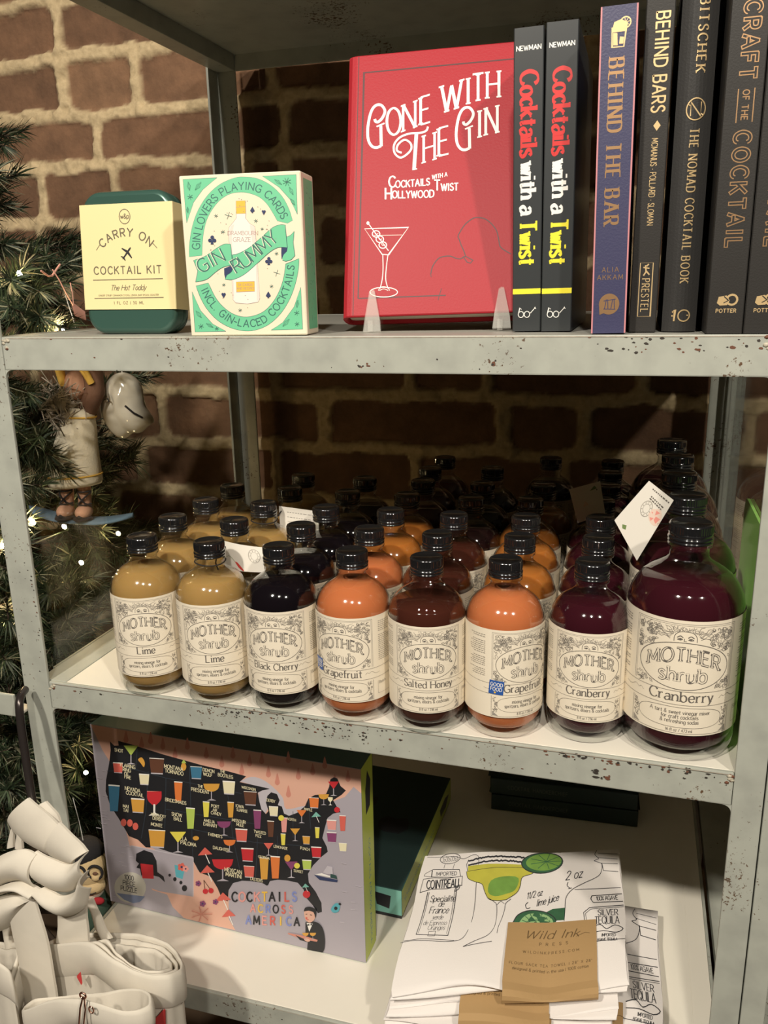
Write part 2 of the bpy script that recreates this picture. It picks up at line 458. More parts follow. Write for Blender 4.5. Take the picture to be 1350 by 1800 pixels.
class Art:
    """prints flat shapes, lines and lettering on a surface f(u, v, h) -> point; h steps lift later ink over earlier ink"""
    def __init__(s, mb, f, step=0.00012, maxseg=None):
        s.mb = mb; s.f = f; s.h = step; s.step = step; s.maxseg = maxseg; s.uv = None; s.n = 0; s.cuts = 0; s.uvseg = 9.0
    def up(s): s.h += 3e-6
    def P(s, p):
        if s.uv: p = s.uv(p)
        return s.f(p[0], p[1], s.h + (s.n % 5) * 1.2e-6)
    def fill(s, pts, mat):
        s.up()
        if not s.cuts: s.mb.poly([s.P(p) for p in pts], mat); return
        bm = bmesh.new()
        bm.faces.new([bm.verts.new((p[0], p[1], 0)) for p in pts])
        bmesh.ops.triangulate(bm, faces=bm.faces[:])
        bmesh.ops.subdivide_edges(bm, edges=bm.edges[:], cuts=s.cuts, use_grid_fill=True)
        bm.verts.index_update()
        s.mb.add([s.P((v.co.x, v.co.y)) for v in bm.verts], [[v.index for v in f.verts] for f in bm.faces], mat)
        bm.free()
    def ellipse(s, c, a, b, mat, n=28, rot=0):
        s.fill(s.ell(c, a, b, n, rot), mat)
    def ell(s, c, a, b, n=28, rot=0):
        cr, sr = math.cos(rot), math.sin(rot)
        return [(c[0] + a * math.cos(t) * cr - b * math.sin(t) * sr, c[1] + a * math.cos(t) * sr + b * math.sin(t) * cr) for t in [2 * PI * i / n for i in range(n)]]
    def line(s, pts, w, mat, closed=False, up=True):
        s.h += 3e-6 if up else 4e-7
        pts = [tuple(p) for p in pts]
        if closed: pts = pts + [pts[0]]
        q = [pts[0]]
        for p in pts[1:]:
            d = math.hypot(p[0] - q[-1][0], p[1] - q[-1][1])
            if d < 1e-9: continue
            ms = s.maxseg if not s.uv else (s.uvseg if s.cuts else None)
            if ms and d > ms:
                k = int(d / ms) + 1; a = q[-1]
                for i in range(1, k): q.append((a[0] + (p[0] - a[0]) * i / k, a[1] + (p[1] - a[1]) * i / k))
            q.append(p)
        s.ribbon(q, lambda dx, dy: w, mat, closed)
    def ribbon(s, q, wf, mat, closed=False):
        n = len(q); s.n += 1
        if n < 2: return
        L = []; Rr = []
        for i in range(n):
            if closed and i in (0, n - 1): a = q[n - 2]; b = q[1]
            else: a = q[max(i - 1, 0)]; b = q[min(i + 1, n - 1)]
            dx, dy = b[0] - a[0], b[1] - a[1]; d = math.hypot(dx, dy) or 1e-9
            dx /= d; dy /= d
            w = wf(dx, dy) / 2
            if 0 < i < n - 1:
                ex, ey = q[i + 1][0] - q[i][0], q[i + 1][1] - q[i][1]; e = math.hypot(ex, ey) or 1e-9
                w /= max(0.55, abs((ex * dx + ey * dy) / e))
            L.append((q[i][0] - dy * w, q[i][1] + dx * w)); Rr.append((q[i][0] + dy * w, q[i][1] - dx * w))
        vs = [s.P(p) for p in L] + [s.P(p) for p in Rr]
        s.mb.add(vs, [[i, i + n, i + n + 1, i + 1] for i in range(n - 1)], mat)
    def adv(s, c, track, w, serif):
        if c not in GL: return 0, 0.30 + track + 0.3 * w
        pad = serif * (0.75 if c in 'AHIKMNFEPRTUVWXYLDBhiklmnrtuvwxpqbd1jf' else 0.15) + 0.25 * w
        return pad, GL[c][0] + track + 2 * pad
    def width(s, t, size, track=0.17, xs=1.0, w=0.12, serif=0.0):
        return (sum(s.adv(c, track, w, serif)[1] for c in t) - track) * size * xs
    def text(s, t, x, y, size, mat, w=0.12, thin=None, serif=0.0, slant=0.0, track=0.17, align='l', warp=None, xs=1.0, pen=25, inner=None, outline=0.0, rot=0.0, caps=None):
        """caps: scale of the letters after the first of each word (small caps)"""
        thin = w if thin is None else thin
        if xs < 1: k_ = xs ** 0.9; w *= k_; thin *= k_ ** 0.5; serif *= k_
        W = s.width(t, size, track, xs, w, serif)
        x0 = {'l': 0, 'c': -W / 2, 'r': -W}[align]
        cr, sr = math.cos(rot), math.sin(rot)
        ph = math.radians(pen)
        passes = [(mat, 1.0, 0)] if inner is None else [(mat, 1.0, 0), (inner, None, 1)]
        for pm, _, isin in passes:
            s.up(); cx = x0
            for i, c in enumerate(t):
                sz = size * (caps if caps and not (i == 0 or t[i - 1] == ' ') else 1)
                pad, av = s.adv(c, track, w, serif)
                if c not in GL: cx += av * sz * xs; continue
                gw, strokes = GL[c]; cx += pad * sz * xs
                for fl, pts in strokes:
                    pp = cm2(pts, 5, fl == '@') if fl else pts
                    if fl == '@': pp = pp + [pp[0]]
                    q = [(cx + p[0] * sz * xs + slant * p[1] * sz, p[1] * sz) for p in pp]
                    dw = -2 * outline * size if isin else 0
                    def wf(dx, dy):
                        return (thin + (w - thin) * abs(dy * math.cos(ph) - dx * math.sin(ph))) * sz + dw
                    if not fl:
                        (ax, ay), (bx, by) = q[0], q[-1]
                        d = math.hypot(bx - ax, by - ay) or 1e-9; ux, uy = (bx - ax) / d, (by - ay) / d
                        e = (0.0 if serif else 0.30) * wf(ux, uy) - (outline * size * 0.3 if isin else 0)
                        q = [(ax - ux * e, ay - uy * e), (bx + ux * e, by + uy * e)]
                        if s.maxseg and d > s.maxseg:
                            k = int(d / s.maxseg) + 1
                            q = [(q[0][0] + (q[1][0] - q[0][0]) * j / k, q[0][1] + (q[1][1] - q[0][1]) * j / k) for j in range(k + 1)]
                        elif warp and d > size * 0.3:
                            q = [(q[0][0] + (q[1][0] - q[0][0]) * j / 4, q[0][1] + (q[1][1] - q[0][1]) * j / 4) for j in range(5)]
                    def place(p):
                        if warp: a = warp(p[0], p[1])
                        else: a = p
                        return (x + a[0] * cr - a[1] * sr, y + a[0] * sr + a[1] * cr)
                    s.ribbon([place(p) for p in q], wf, pm, fl == '@')
                    if serif and not fl:
                        for (px, py), (gx, gy) in ((q[0], pts[0]), (q[-1], pts[-1])):
                            if abs(pts[-1][1] - pts[0][1]) < 0.3: continue
                            if min(abs(gy - k) for k in (0, 1, 0.64, -0.28)) < 0.02:
                                sw = (serif + w / 2) * sz; th = max(thin, 0.05) * sz + dw
                                l0 = sw; r0 = sw if gy < 0.5 or gy > 0.9 and c.isupper() else w / 2 * sz
                                yy = py + (th / 2 if gy < 0.5 else -th / 2)
                                if th > 0: s.ribbon([place((px - l0 - dw / 4, yy)), place((px, yy)), place((px + r0 + dw / 4, yy))], lambda a, b: th, pm)
                cx += (av - pad) * sz * xs
        return W
def arc_warp(radius, up=True):
    """bends a baseline (local x along it) round a circle; up=True reads over the top"""
    if up: return lambda x, y: ((radius + y) * math.sin(x / radius), (radius + y) * math.cos(x / radius) - radius)
    return lambda x, y: ((radius - y) * math.sin(x / radius), radius - (radius - y) * math.cos(x / radius))

def homography(src, dst):
    A = []; b = []
    for (x, y), (u, v) in zip(src, dst):
        A.append([x, y, 1, 0, 0, 0, -u * x, -u * y]); b.append(u)
        A.append([0, 0, 0, x, y, 1, -v * x, -v * y]); b.append(v)
    h = np.linalg.solve(np.array(A, float), np.array(b, float))
    def f(p):
        d = h[6] * p[0] + h[7] * p[1] + 1
        return ((h[0] * p[0] + h[1] * p[1] + h[2]) / d, (h[3] * p[0] + h[4] * p[1] + h[5]) / d)
    return f
def rect_map(tl, tr, br, bl, w, h):
    """sketch coordinates of a printed face (its four corners) -> metres on that face"""
    return homography([tl, tr, br, bl], [(0, h), (w, h), (w, 0), (0, 0)])
def frame3(o, e1, e2):
    o, e1, e2 = Vector(o), Vector(e1), Vector(e2); n = e1.cross(e2)
    return lambda u, v, h: o + e1 * u + e2 * v + n * h

# ------------------------------------------------------------------ the setting: old brick wall and floor
HB, HC, BM, TOPZ, DEP, WID = -0.3029, -0.6092, 0.0261, 0.29, 0.463, 0.572
FLOOR = -0.955

def vnoise(X, Z, scale, seed):
    rs = np.random.RandomState(seed); G = rs.rand(257, 257)
    x = X * scale + 1000.0; z = Z * scale + 1000.0
    xi = np.floor(x).astype(int); zi = np.floor(z).astype(int)
    fx = x - xi; fz = z - zi
    fx = fx * fx * (3 - 2 * fx); fz = fz * fz * (3 - 2 * fz)
    a = G[xi % 257, zi % 257]; b = G[(xi + 1) % 257, zi % 257]; c = G[xi % 257, (zi + 1) % 257]; d = G[(xi + 1) % 257, (zi + 1) % 257]
    return (a * (1 - fx) + b * fx) * (1 - fz) + (c * (1 - fx) + d * fx) * fz
def fbm(X, Z, scale, seed, n=4, g=0.5):
    t = 0; a = 1; s = 0
    for i in range(n):
        t = t + a * (vnoise(X, Z, scale * 2 ** i, seed + i) - 0.5); s += a; a *= g
    return t / s

def build_wall():
    x0, x1, z0, z1, st = -1.05, 1.05, -0.955, 0.80, 0.0036
    xs = np.arange(x0, x1 + st, st); zs = np.arange(z0, z1 + st, st)
    X, Z = np.meshgrid(xs, zs)
    Xw = X + 0.010 * fbm(X, Z, 22, 3); Zw = Z + 0.014 * fbm(X, Z, 16, 9) + 0.004 * fbm(X, Z, 70, 14)
    lines = [0.80, 0.70, 0.63, 0.56, 0.49, 0.418, 0.3456, 0.2725, 0.2047, 0.131, 0.055, -0.030, -0.1125, -0.1854, -0.2607, -0.335, -0.41, -0.485, -0.56, -0.635, -0.71, -0.785, -0.86, -0.96]
    fixed = {5: [-0.2935, -0.09], 6: [-0.2972, -0.1806, 0.0198], 7: [-0.2491, -0.04, 0.0341, 0.15], 8: [-0.3523, -0.2271, -0.02, 0.03], 9: [-0.36, -0.25, -0.13],
             11: [0.0, 0.197, 0.30], 12: [-0.1849, -0.06, 0.0717, 0.325], 13: [-0.226, -0.0015, 0.205]}
    rs = random.Random(5)
    best = np.full(X.shape, -1.0); tone = np.zeros(X.shape); tilt = np.zeros(X.shape)
    for k in range(len(lines) - 1):
        zt, zb = lines[k], lines[k + 1]
        js = sorted(fixed.get(k, []))
        if not js: js = [rs.uniform(-0.1, 0.1)]
        x = js[0]
        while x > x0 - 0.3:
            x -= rs.choice([0.2, 0.205, 0.195, 0.1]); js.insert(0, x)
        x = js[-1]
        while x < x1 + 0.3:
            x += rs.choice([0.2, 0.21, 0.2, 0.105]); js.append(x)
        for a, b in zip(js[:-1], js[1:]):
            m = rs.uniform(0.0055, 0.0085)
            cx, cz = (a + b) / 2, (zt + zb) / 2
            hx, hz = (b - a) / 2 - m, (zt - zb) / 2 - rs.uniform(0.006, 0.0085)
            r = 0.010
            qx = np.abs(Xw - cx) - (hx - r); qz = np.abs(Zw - cz) - (hz - r)
            d = np.hypot(np.maximum(qx, 0), np.maximum(qz, 0)) + np.minimum(np.maximum(qx, qz), 0) - r
            ins = -d
            mk = ins > best
            best = np.where(mk, ins, best); t = rs.random()
            tone = np.where(mk, t, tone); tilt = np.where(mk, (X - cx) * rs.uniform(-0.02, 0.02) + (Z - cz) * rs.uniform(-0.04, 0.04) + rs.uniform(-0.0015, 0.0015), tilt)
    best = best + 0.0075 * fbm(X, Z, 50, 30, 4, 0.6)
    mask = np.clip((best + 0.0008) / 0.0030, 0, 1)
    lump = 0.013 * fbm(X, Z, 75, 40, 4, 0.6) + 0.006 * fbm(X, Z, 20, 50, 2)
    rough = 0.0016 * fbm(X, Z, 90, 60, 4, 0.7) + 0.003 * fbm(X, Z, 14, 70, 2)
    Hh = (1 - mask) * (0.0045 + lump) + mask * (0.0 + rough + tilt)
    me = bpy.data.meshes.new('wall_back')
    nz, nx = X.shape
    co = np.stack([X, 0.53 - Hh, Z], -1).reshape(-1, 3).astype(np.float32)
    idx = np.arange(nz * nx).reshape(nz, nx)
    q = np.stack([idx[:-1, :-1], idx[:-1, 1:], idx[1:, 1:], idx[1:, :-1]], -1).reshape(-1, 4).astype(np.int32)
    me.vertices.add(len(co)); me.vertices.foreach_set('co', co.ravel())
    me.loops.add(q.size); me.loops.foreach_set('vertex_index', q.ravel())
    me.polygons.add(len(q)); me.polygons.foreach_set('loop_start', np.arange(0, q.size, 4, dtype=np.int32))
    me.polygons.foreach_set('use_smooth', np.ones(len(q), bool))
    me.update(calc_edges=True)
    for nm, arr in (('brick_mask', mask), ('brick_tone', tone)):
        at = me.attributes.new(nm, 'FLOAT', 'POINT'); at.data.foreach_set('value', arr.ravel().astype(np.float32))
    m, n, l, b = new_mat('old_brick')
    a1 = n.new('ShaderNodeAttribute'); a1.attribute_name = 'brick_mask'
    a2 = n.new('ShaderNodeAttribute'); a2.attribute_name = 'brick_tone'
    tc = n.new('ShaderNodeTexCoord')
    nz1 = n.new('ShaderNodeTexNoise'); nz1.inputs['Scale'].default_value = 28; nz1.inputs['Detail'].default_value = 7; nz1.inputs['Roughness'].default_value = 0.65
    nz2 = n.new('ShaderNodeTexNoise'); nz2.inputs['Scale'].default_value = 150; nz2.inputs['Detail'].default_value = 5
    l.new(tc.outputs['Object'], nz1.inputs['Vector']); l.new(tc.outputs['Object'], nz2.inputs['Vector'])
    br = n.new('ShaderNodeValToRGB')
    e = br.color_ramp.elements; e[0].position = 0.0; e[0].color = (0.120, 0.062, 0.033, 1); e[1].position = 1.0; e[1].color = (0.205, 0.112, 0.060, 1)
    e2 = br.color_ramp.elements.new(0.5); e2.color = (0.165, 0.086, 0.046, 1)
    l.new(a2.outputs['Fac'], br.inputs[0])
    mm = n.new('ShaderNodeMix'); mm.data_type = 'RGBA'; mm.blend_type = 'MULTIPLY'; mm.inputs[0].default_value = 0.8
    g = n.new('ShaderNodeMapRange'); g.inputs[1].default_value = 0.3; g.inputs[2].default_value = 0.7; g.inputs[3].default_value = 0.62; g.inputs[4].default_value = 1.35
    l.new(nz1.outputs['Fac'], g.inputs[0]); l.new(br.outputs[0], mm.inputs[6]); l.new(g.outputs[0], mm.inputs[7])
    mo = n.new('ShaderNodeMix'); mo.data_type = 'RGBA'; mo.inputs[6].default_value = (0.34, 0.255, 0.14, 1); mo.inputs[7].default_value = (0.66, 0.515, 0.31, 1)
    l.new(nz2.outputs['Fac'], mo.inputs[0])
    fx = n.new('ShaderNodeMix'); fx.data_type = 'RGBA'
    l.new(a1.outputs['Fac'], fx.inputs[0]); l.new(mo.outputs[2], fx.inputs[6]); l.new(mm.outputs[2], fx.inputs[7])
    l.new(fx.outputs[2], b.inputs['Base Color']); b.inputs['Roughness'].default_value = 0.92
    bp = n.new('ShaderNodeBump'); bp.inputs['Strength'].default_value = 0.6; bp.inputs['Distance'].default_value = 0.002
    l.new(nz2.outputs['Fac'], bp.inputs['Height']); l.new(bp.outputs['Normal'], b.inputs['Normal'])
    me.materials.append(m)
    o = bpy.data.objects.new('wall_back', me); COL.objects.link(o)
    tag(o, 'old dark red brick wall with lumpy sand mortar behind the shelves', 'wall', kind='structure')
build_wall()
b = MB(); b.box((-1.05, -1.2, FLOOR - 0.03), (1.05, 0.56, FLOOR), 'floor_wood')
tag(b.build('floor'), 'dark wooden shop floor under the shelves', 'floor', kind='structure')

# ------------------------------------------------------------------ the metal shelving rack
rack = thing('shelving_rack', 'worn grey-green metal shelving rack holding books, bottles and gift boxes', 'shelving', (0, 0, 0))
def post(mb, x, y, sx, sy, w=0.027, t=0.003, z0=FLOOR, z1=0.335):
    # angle iron: flange across the front, flange along the side; outer corner at (x, y)
    xa, xb = sorted((x, x + sx * w)); ya, yb = sorted((y, y + sy * t))
    mb.box((xa, ya, z0), (xb, yb, z1), 'grey_green_paint', 0.0009)
    xa, xb = sorted((x, x + sx * t)); ya, yb = sorted((y + sy * t, y + sy * w))
    mb.box((xa, ya, z0), (xb, yb, z1), 'grey_green_paint', 0.0009)
def chips(art, rnd, zones, mat_a='paint_chip', mat_b='rust'):
    for (xa, xb, za, zb, n, smin, smax) in zones:
        for _ in range(n):
            cx = rnd.uniform(xa, xb); cz = rnd.uniform(za, zb); s = rnd.uniform(smin, smax); k = rnd.randint(5, 8)
            st = rnd.uniform(0.8, 2.2)
            pts = [(cx + st * s * rnd.uniform(0.5, 1) * math.cos(2 * PI * i / k), cz + s * rnd.uniform(0.5, 1) * math.sin(2 * PI * i / k)) for i in range(k)]
            art.fill(pts, mat_a if rnd.random() < 0.6 else mat_b)
for nm, x, y, sx, sy, w in (('post', -0.027, 0, 1, 1, 0.027), ('post', -0.027, DEP, 1, -1, 0.027), ('post', 0.5922, 0, -1, 1, 0.0202), ('post', 0.5922, DEP, -1, -1, 0.0202)):
    b = MB(); post(b, x, y, sx, sy, w)
    if y == 0 and x < 0:
        a = Art(b, lambda u, v, h: (u, -0.00005 - h, v)); rr = random.Random(3)
        chips(a, rr, [(-0.025, -0.003, -0.34, -0.18, 46, 0.0002, 0.0006), (-0.025, -0.003, -0.18, -0.03, 22, 0.0002, 0.0005), (-0.003, -0.001, -0.26, -0.20, 14, 0.0004, 0.0010), (-0.025, -0.003, -0.5, -0.36, 16, 0.0002, 0.0005)])
    b.build(nm, rack)

def shelf(z, bx0, name, zones, seed, strip=True, top=False, board='white_board'):
    root = bpy.data.objects.new(name, None); COL.objects.link(root); root.parent = rack; root.location = (0, 0, z)
    if not top:
        b = MB(); b.box((bx0 + (0.0287 if strip else 0.0), 0.0042, -0.006), (WID - 0.0004, DEP - 0.004, -0.0004), board, 0.0008)
        b.box((WID - 0.0006, 0.0042, -0.006), (0.5888, DEP - 0.004, -0.0004), board, 0.0002); b.build('shelf_board', root)
    else:
        b = MB(); b.box((0.0005, 0.0045, 0.018), (0.5888, DEP + 0.052, 0.024), 'grey_green_paint', 0.0006); b.build('shelf_board', root)  # lengthened unseen behind the back beam to block light from the wall
    zt, zb = (0.026, 0.0) if top else (0.0, -BM)
    b = MB(); b.box((0.0003, 0.0004, zb), (WID - 0.0003, 0.0040, zt), 'grey_green_paint', 0.0010)
    a = Art(b, lambda u, v, h: (u, 0.00035 - h, v), step=0.00004); rr = random.Random(seed)
    if zones: chips(a, rr, zones)
    # thin worn line along the top arris, small fillets and weld beads at the ends
    if not top:
        a.line([(0.004, zt - 0.0010), (WID - 0.004, zt - 0.0010)], 0.0006, 'worn_edge')
        for xx, sg in ((0.0, 1), (WID, -1)):
            pts = [(xx, zb), (xx + sg * 0.006, zb)] + [(xx + sg * (0.006 - 0.006 * math.sin(t)), zb - 0.006 + 0.006 * math.cos(t)) for t in [PI / 2 * i / 6 for i in range(1, 7)]]
            if sg < 0: pts = pts[::-1]
            b.prism(pts, 0.0006, 0.0036, 'grey_green_paint', lambda u, v, h: (u, h, v))
            for j in range(9):
                b.ball((xx + sg * rr.uniform(0.0, 0.007), 0.0004, zt - rr.uniform(0.001, 0.010)), rr.uniform(0.0008, 0.0018), 'weld' if rr.random() < 0.75 else 'rust', 1, (1.3, 0.5, 1))
    b.build('front_beam', root)
    b = MB(); b.box((0.0003, DEP - 0.0037, zb), (WID - 0.0003, DEP - 0.0004, zt), 'grey_green_paint', 0.0008); b.build('back_beam', root)
    for sd in (0, 1):
        b = MB()
        if top:
            if sd == 0: b.box((-0.0238, 0.0034, 0.0), (0.0003, DEP - 0.0040, 0.0245), 'grey_green_paint', 0.0010)
            else: b.box((0.5890, 0.0208, 0.0), (0.5920, DEP - 0.0208, 0.0245), 'grey_green_paint', 0.0010)
        elif sd == 0:
            xa = bx0; xb = bx0 + (0.0285 if strip else -0.0002)
            if strip: b.box((xa, 0.0045, -0.003), (xb, DEP - 0.004, 0.0), 'grey_green_paint', 0.0006)
            b.box((xa - 0.0032, 0.0275, -BM), (xa - 0.0002, DEP - 0.0275, 0.0), 'grey_green_paint', 0.0006)
        else:
            b.box((0.5890, 0.0208, -BM), (0.5920, DEP - 0.0208, 0.0), 'grey_green_paint', 0.0006)
        b.build('side_beam', root)
    return root
shelf(TOPZ, 0, 'top_shelf', [], 1, top=True)
shelf(0.0, -0.0130, 'shelf', [(0.470, 0.565, -0.012, -0.001, 36, 0.0004, 0.0013), (0.30, 0.31, -0.022, -0.018, 6, 0.0005, 0.0012), (0.02, 0.5, -0.026, -0.001, 14, 0.0003, 0.0008), (0.395, 0.400, -0.021, -0.016, 5, 0.0008, 0.0016)], 4, board='grey_board')
shelf(HB, -0.0130, 'shelf', [(0.16, 0.33, -0.011, -0.001, 110, 0.0003, 0.0012), (0.02, 0.06, -0.008, -0.003, 4, 0.0005, 0.0012), (0.44, 0.56, -0.006, -0.001, 46, 0.0004, 0.0016), (0.24, 0.30, -0.016, -0.006, 40, 0.0003, 0.0009), (0.0, 0.57, -0.026, -0.001, 50, 0.0002, 0.0007), (0.475, 0.49, -0.018, -0.010, 12, 0.0006, 0.0016)], 8)
shelf(HC, -0.0195, 'shelf', [(0.0, 0.5, -0.026, -0.001, 20, 0.0003, 0.0008)], 12, strip=False)
for x in (-0.0142, 0.5862):
    b = MB(); b.box((x, 0.030, HB + 0.0005), (x + 0.0024, DEP - 0.030, -BM - 0.0005), 'clear_acrylic', 0.0004); b.build('acrylic_panel', rack)

# neighbouring racks: their posts and shelves meet this one
nr = thing('neighbouring_rack', 'post of the next metal rack at the right edge, behind the seam', 'shelving', (0, 0, 0))
b = MB(); post(b, 0.5932, 0.0004, 1, 1, 0.0165); b.build('post', nr)
b = MB(); post(b, 0.5932, DEP, 1, -1, 0.0165); b.build('post', nr)
b = MB(); post(b, 0.985, 0.0004, -1, 1, 0.0165); b.build('post', nr)
b = MB(); post(b, 0.985, DEP, -1, -1, 0.0165); b.build('post', nr)
b = MB(); b.box((0.5965, 0.004, HB - 0.012), (0.98, DEP - 0.004, HB), 'grey_green_paint', 0.001); b.build('shelf_board', nr)
b = MB(); b.box((0.5965, 0.004, HC - 0.012), (0.98, DEP - 0.004, HC), 'grey_green_paint', 0.001); b.build('shelf_board', nr)
lr = thing('display_rail', 'cream metal rail at the left edge beside the rack post', 'rail', (0, 0, 0))
b = MB(); b.box((-0.40, -0.012, -0.3355), (-0.0295, -0.009, -0.314), 'grey_green_paint', 0.001)
b.box((-0.40, -0.009, -0.3375), (-0.0295, 0.010, -0.3345), 'white_board', 0.0008)
b.build('rail_bar', lr)
b = MB(); post(b, -0.41, -0.012, 1, 1, 0.02, z1=-0.31); b.build('post', lr)

# ------------------------------------------------------------------ top bay: tin kit, card box, red book on its stand, row of spines
def place(o, org, e1, e2):
    e1, e2 = Vector(e1).normalized(), Vector(e2).normalized(); n = e1.cross(e2).normalized(); e2 = n.cross(e1)
    o.matrix_world = Matrix(((e1.x, -n.x, e2.x, org[0]), (e1.y, -n.y, e2.y, org[1]), (e1.z, -n.z, e2.z, org[2]), (0, 0, 0, 1)))
def front(u, v, h): return (u, -h, v)
def rrect(x0, z0, x1, z1, r, n=6):
    pts = []
    for cx, cz, a0 in ((x1 - r, z0 + r, -PI / 2), (x1 - r, z1 - r, 0), (x0 + r, z1 - r, PI / 2), (x0 + r, z0 + r, PI)):
        for i in range(n + 1):
            a = a0 + PI / 2 * i / n; pts.append((cx + r * math.cos(a), cz + r * math.sin(a)))
    return pts
def pillow(mb, loops, mat, f):
    """closed loft of equal-length 2D outlines [(pts, h)], capped"""
    n = len(loops[0][0]); rows = [[f(u, v, h) for u, v in pts] for pts, h in loops]
    mb.grid(rows, mat, True, wrap=True)
    mb.poly(rows[0][::-1], mat); mb.poly(rows[-1], mat)

# --- carry-on cocktail kit
tin = thing('cocktail_kit_tin', 'dark green tin kit in a cream paper band at the left end of the shelf', 'tin')
place(tin, (0.0535, 0.0395, 0.0196), (1, 0.0044, -0.0056), (0.0056, 0.080, 0.9968))
b = MB()
def tl(ins, x0=0.0009, x1=0.0833, z0=-0.0193, z1=0.0915, r=0.0165): return rrect(x0 + ins, z0 + ins, x1 - ins, z1 - ins, r - ins, 8)
pillow(b, [(tl(0.0042), -0.0010), (tl(0.0020), -0.0018 + 0.0012), (tl(0.0006), 0.0012), (tl(0.0), 0.0030), (tl(0.0), 0.0105)], 'tin_green', lambda u, v, h: (u, h + 0.0016, v))
b.build('tin_lid', tin)
b = MB()
pillow(b, [(tl(0.0006), 0.0106), (tl(0.0004), 0.0108), (tl(0.0004), 0.0190), (tl(0.0016), 0.0208), (tl(0.004), 0.0214)], 'tin_green', lambda u, v, h: (u, h + 0.0016, v))
b.build('tin_base', tin)
b = MB()
W_, H_ = 0.0842, 0.0813
ring = rrect(-0.0002, -0.0004, W_, 0.0236, 0.0012, 4)
b.grid([[(x, y, 0.0) for x, y in ring], [(x, y, H_) for x, y in ring]], 'band_cream', False, wrap=True)
ring2 = rrect(0.0002, 0.0000, W_ - 0.0004, 0.0232, 0.0010, 4)
b.grid([[(x, y, H_) for x, y in ring2], [(x, y, 0.0) for x, y in ring2]], 'band_cream', False, wrap=True)
for z in (0.0, H_): b.grid([[(x, y, z) for x, y in ring], [(x, y, z) for x, y in ring2]], 'band_cream', False, wrap=True)
a = Art(b, lambda u, v, h: (u, -0.0004 - h, v))
I = 'band_ink'; cx = 0.0416
a.line(a.ell((cx, 0.0713), 0.0049, 0.0055, 32), 0.0006, I, True)
a.text('w&p', cx, 0.0699, 0.0034, I, 0.16, align='c', track=0.05, serif=0.04)
a.text('CARRY ON', cx, 0.0565, 0.0059, I, 0.17, align='c', track=0.30, warp=arc_warp(0.031))
a.line([(0.0142, 0.0464), (0.0176, 0.0505)], 0.00055, I); a.line([(0.0655, 0.0508), (0.0695, 0.0466)], 0.00055, I)
def plane_icon(a, x, y, s, rot, mt):
    cr, sr = math.cos(rot), math.sin(rot)
    T = lambda p: (x + (p[0] * cr - p[1] * sr) * s, y + (p[0] * sr + p[1] * cr) * s)
    a.fill([T(p) for p in [(-0.09, -0.9), (0.09, -0.9), (0.13, 0.7), (0.07, 0.95), (0, 1.03), (-0.07, 0.95), (-0.13, 0.7)]], mt)
    a.fill([T(p) for p in [(-0.95, -0.02), (-0.95, 0.14), (-0.1, 0.40), (0.1, 0.40), (0.95, 0.14), (0.95, -0.02), (0.1, 0.06), (-0.1, 0.06)]], mt)
    a.fill([T(p) for p in [(-0.42, -0.88), (-0.42, -0.76), (0, -0.55), (0.42, -0.76), (0.42, -0.88), (0, -0.80)]], mt)
plane_icon(a, cx + 0.0002, 0.0432, 0.0061, -0.72, 'ink_black')
a.text('COCKTAIL KIT', cx, 0.0278, 0.0056, I, 0.16, align='c', track=0.295)
a.line([(0.0095, 0.0232), (0.0735, 0.0234)], 0.0006, I)
a.text('The Hot Toddy', cx, 0.0150, 0.0040, I, 0.11, slant=0.35, align='c', track=0.10)
a.text('GINGER SYRUP, CINNAMON STICKS, LEMON, BAR SPOON, COASTER', cx, 0.0104, 0.00125, I, 0.12, align='c', track=0.17)
a.line([(0.0100, 0.0088), (0.0735, 0.0090)], 0.0006, I)
a.text('1 FL OZ | 30 ML', cx, 0.0040, 0.0022, I, 0.14, align='c', track=0.35)
b.build('paper_band', tin)

# --- gin rummy card box
W_, H_, D_ = 0.0893, 0.1117, 0.034
yw = math.radians(7.0)
box = thing('playing_card_box', 'cream and mint green box of gin playing cards beside the tin', 'card box', (0.1707, 0.0012, 0.0), (0, 0, yw))
b = MB()
b.box((0, 0, 0), (W_, D_, H_), 'box_edge', 0.0016, 3)
a = Art(b, front, step=0.00008)
K = rect_map((50, -90), (1150, -35), (1235, -1525), (190, -1530), W_, H_)
a.uv = lambda p: K((p[0], -p[1]))
a.fill([(75, 96), (1140, 46), (1222, 1512), (200, 1518)], 'box_cream')
MI = 'mint_ink'
def band(a, pts, mt, ink, w=3.5):
    a.fill(pts, mt); a.line(pts, w, ink, True)
# corner triangles
for tri in ([(92, 122), (398, 106), (270, 215), (190, 330), (132, 515)], [(805, 90), (1112, 74), (1128, 435), (1060, 300), (960, 190)],
            [(192, 1130), (225, 1490), (500, 1486), (380, 1420), (270, 1300)], [(1168, 1095), (1190, 1472), (905, 1478), (1010, 1410), (1110, 1270)]):
    band(a, tri, 'mint', MI, 3)
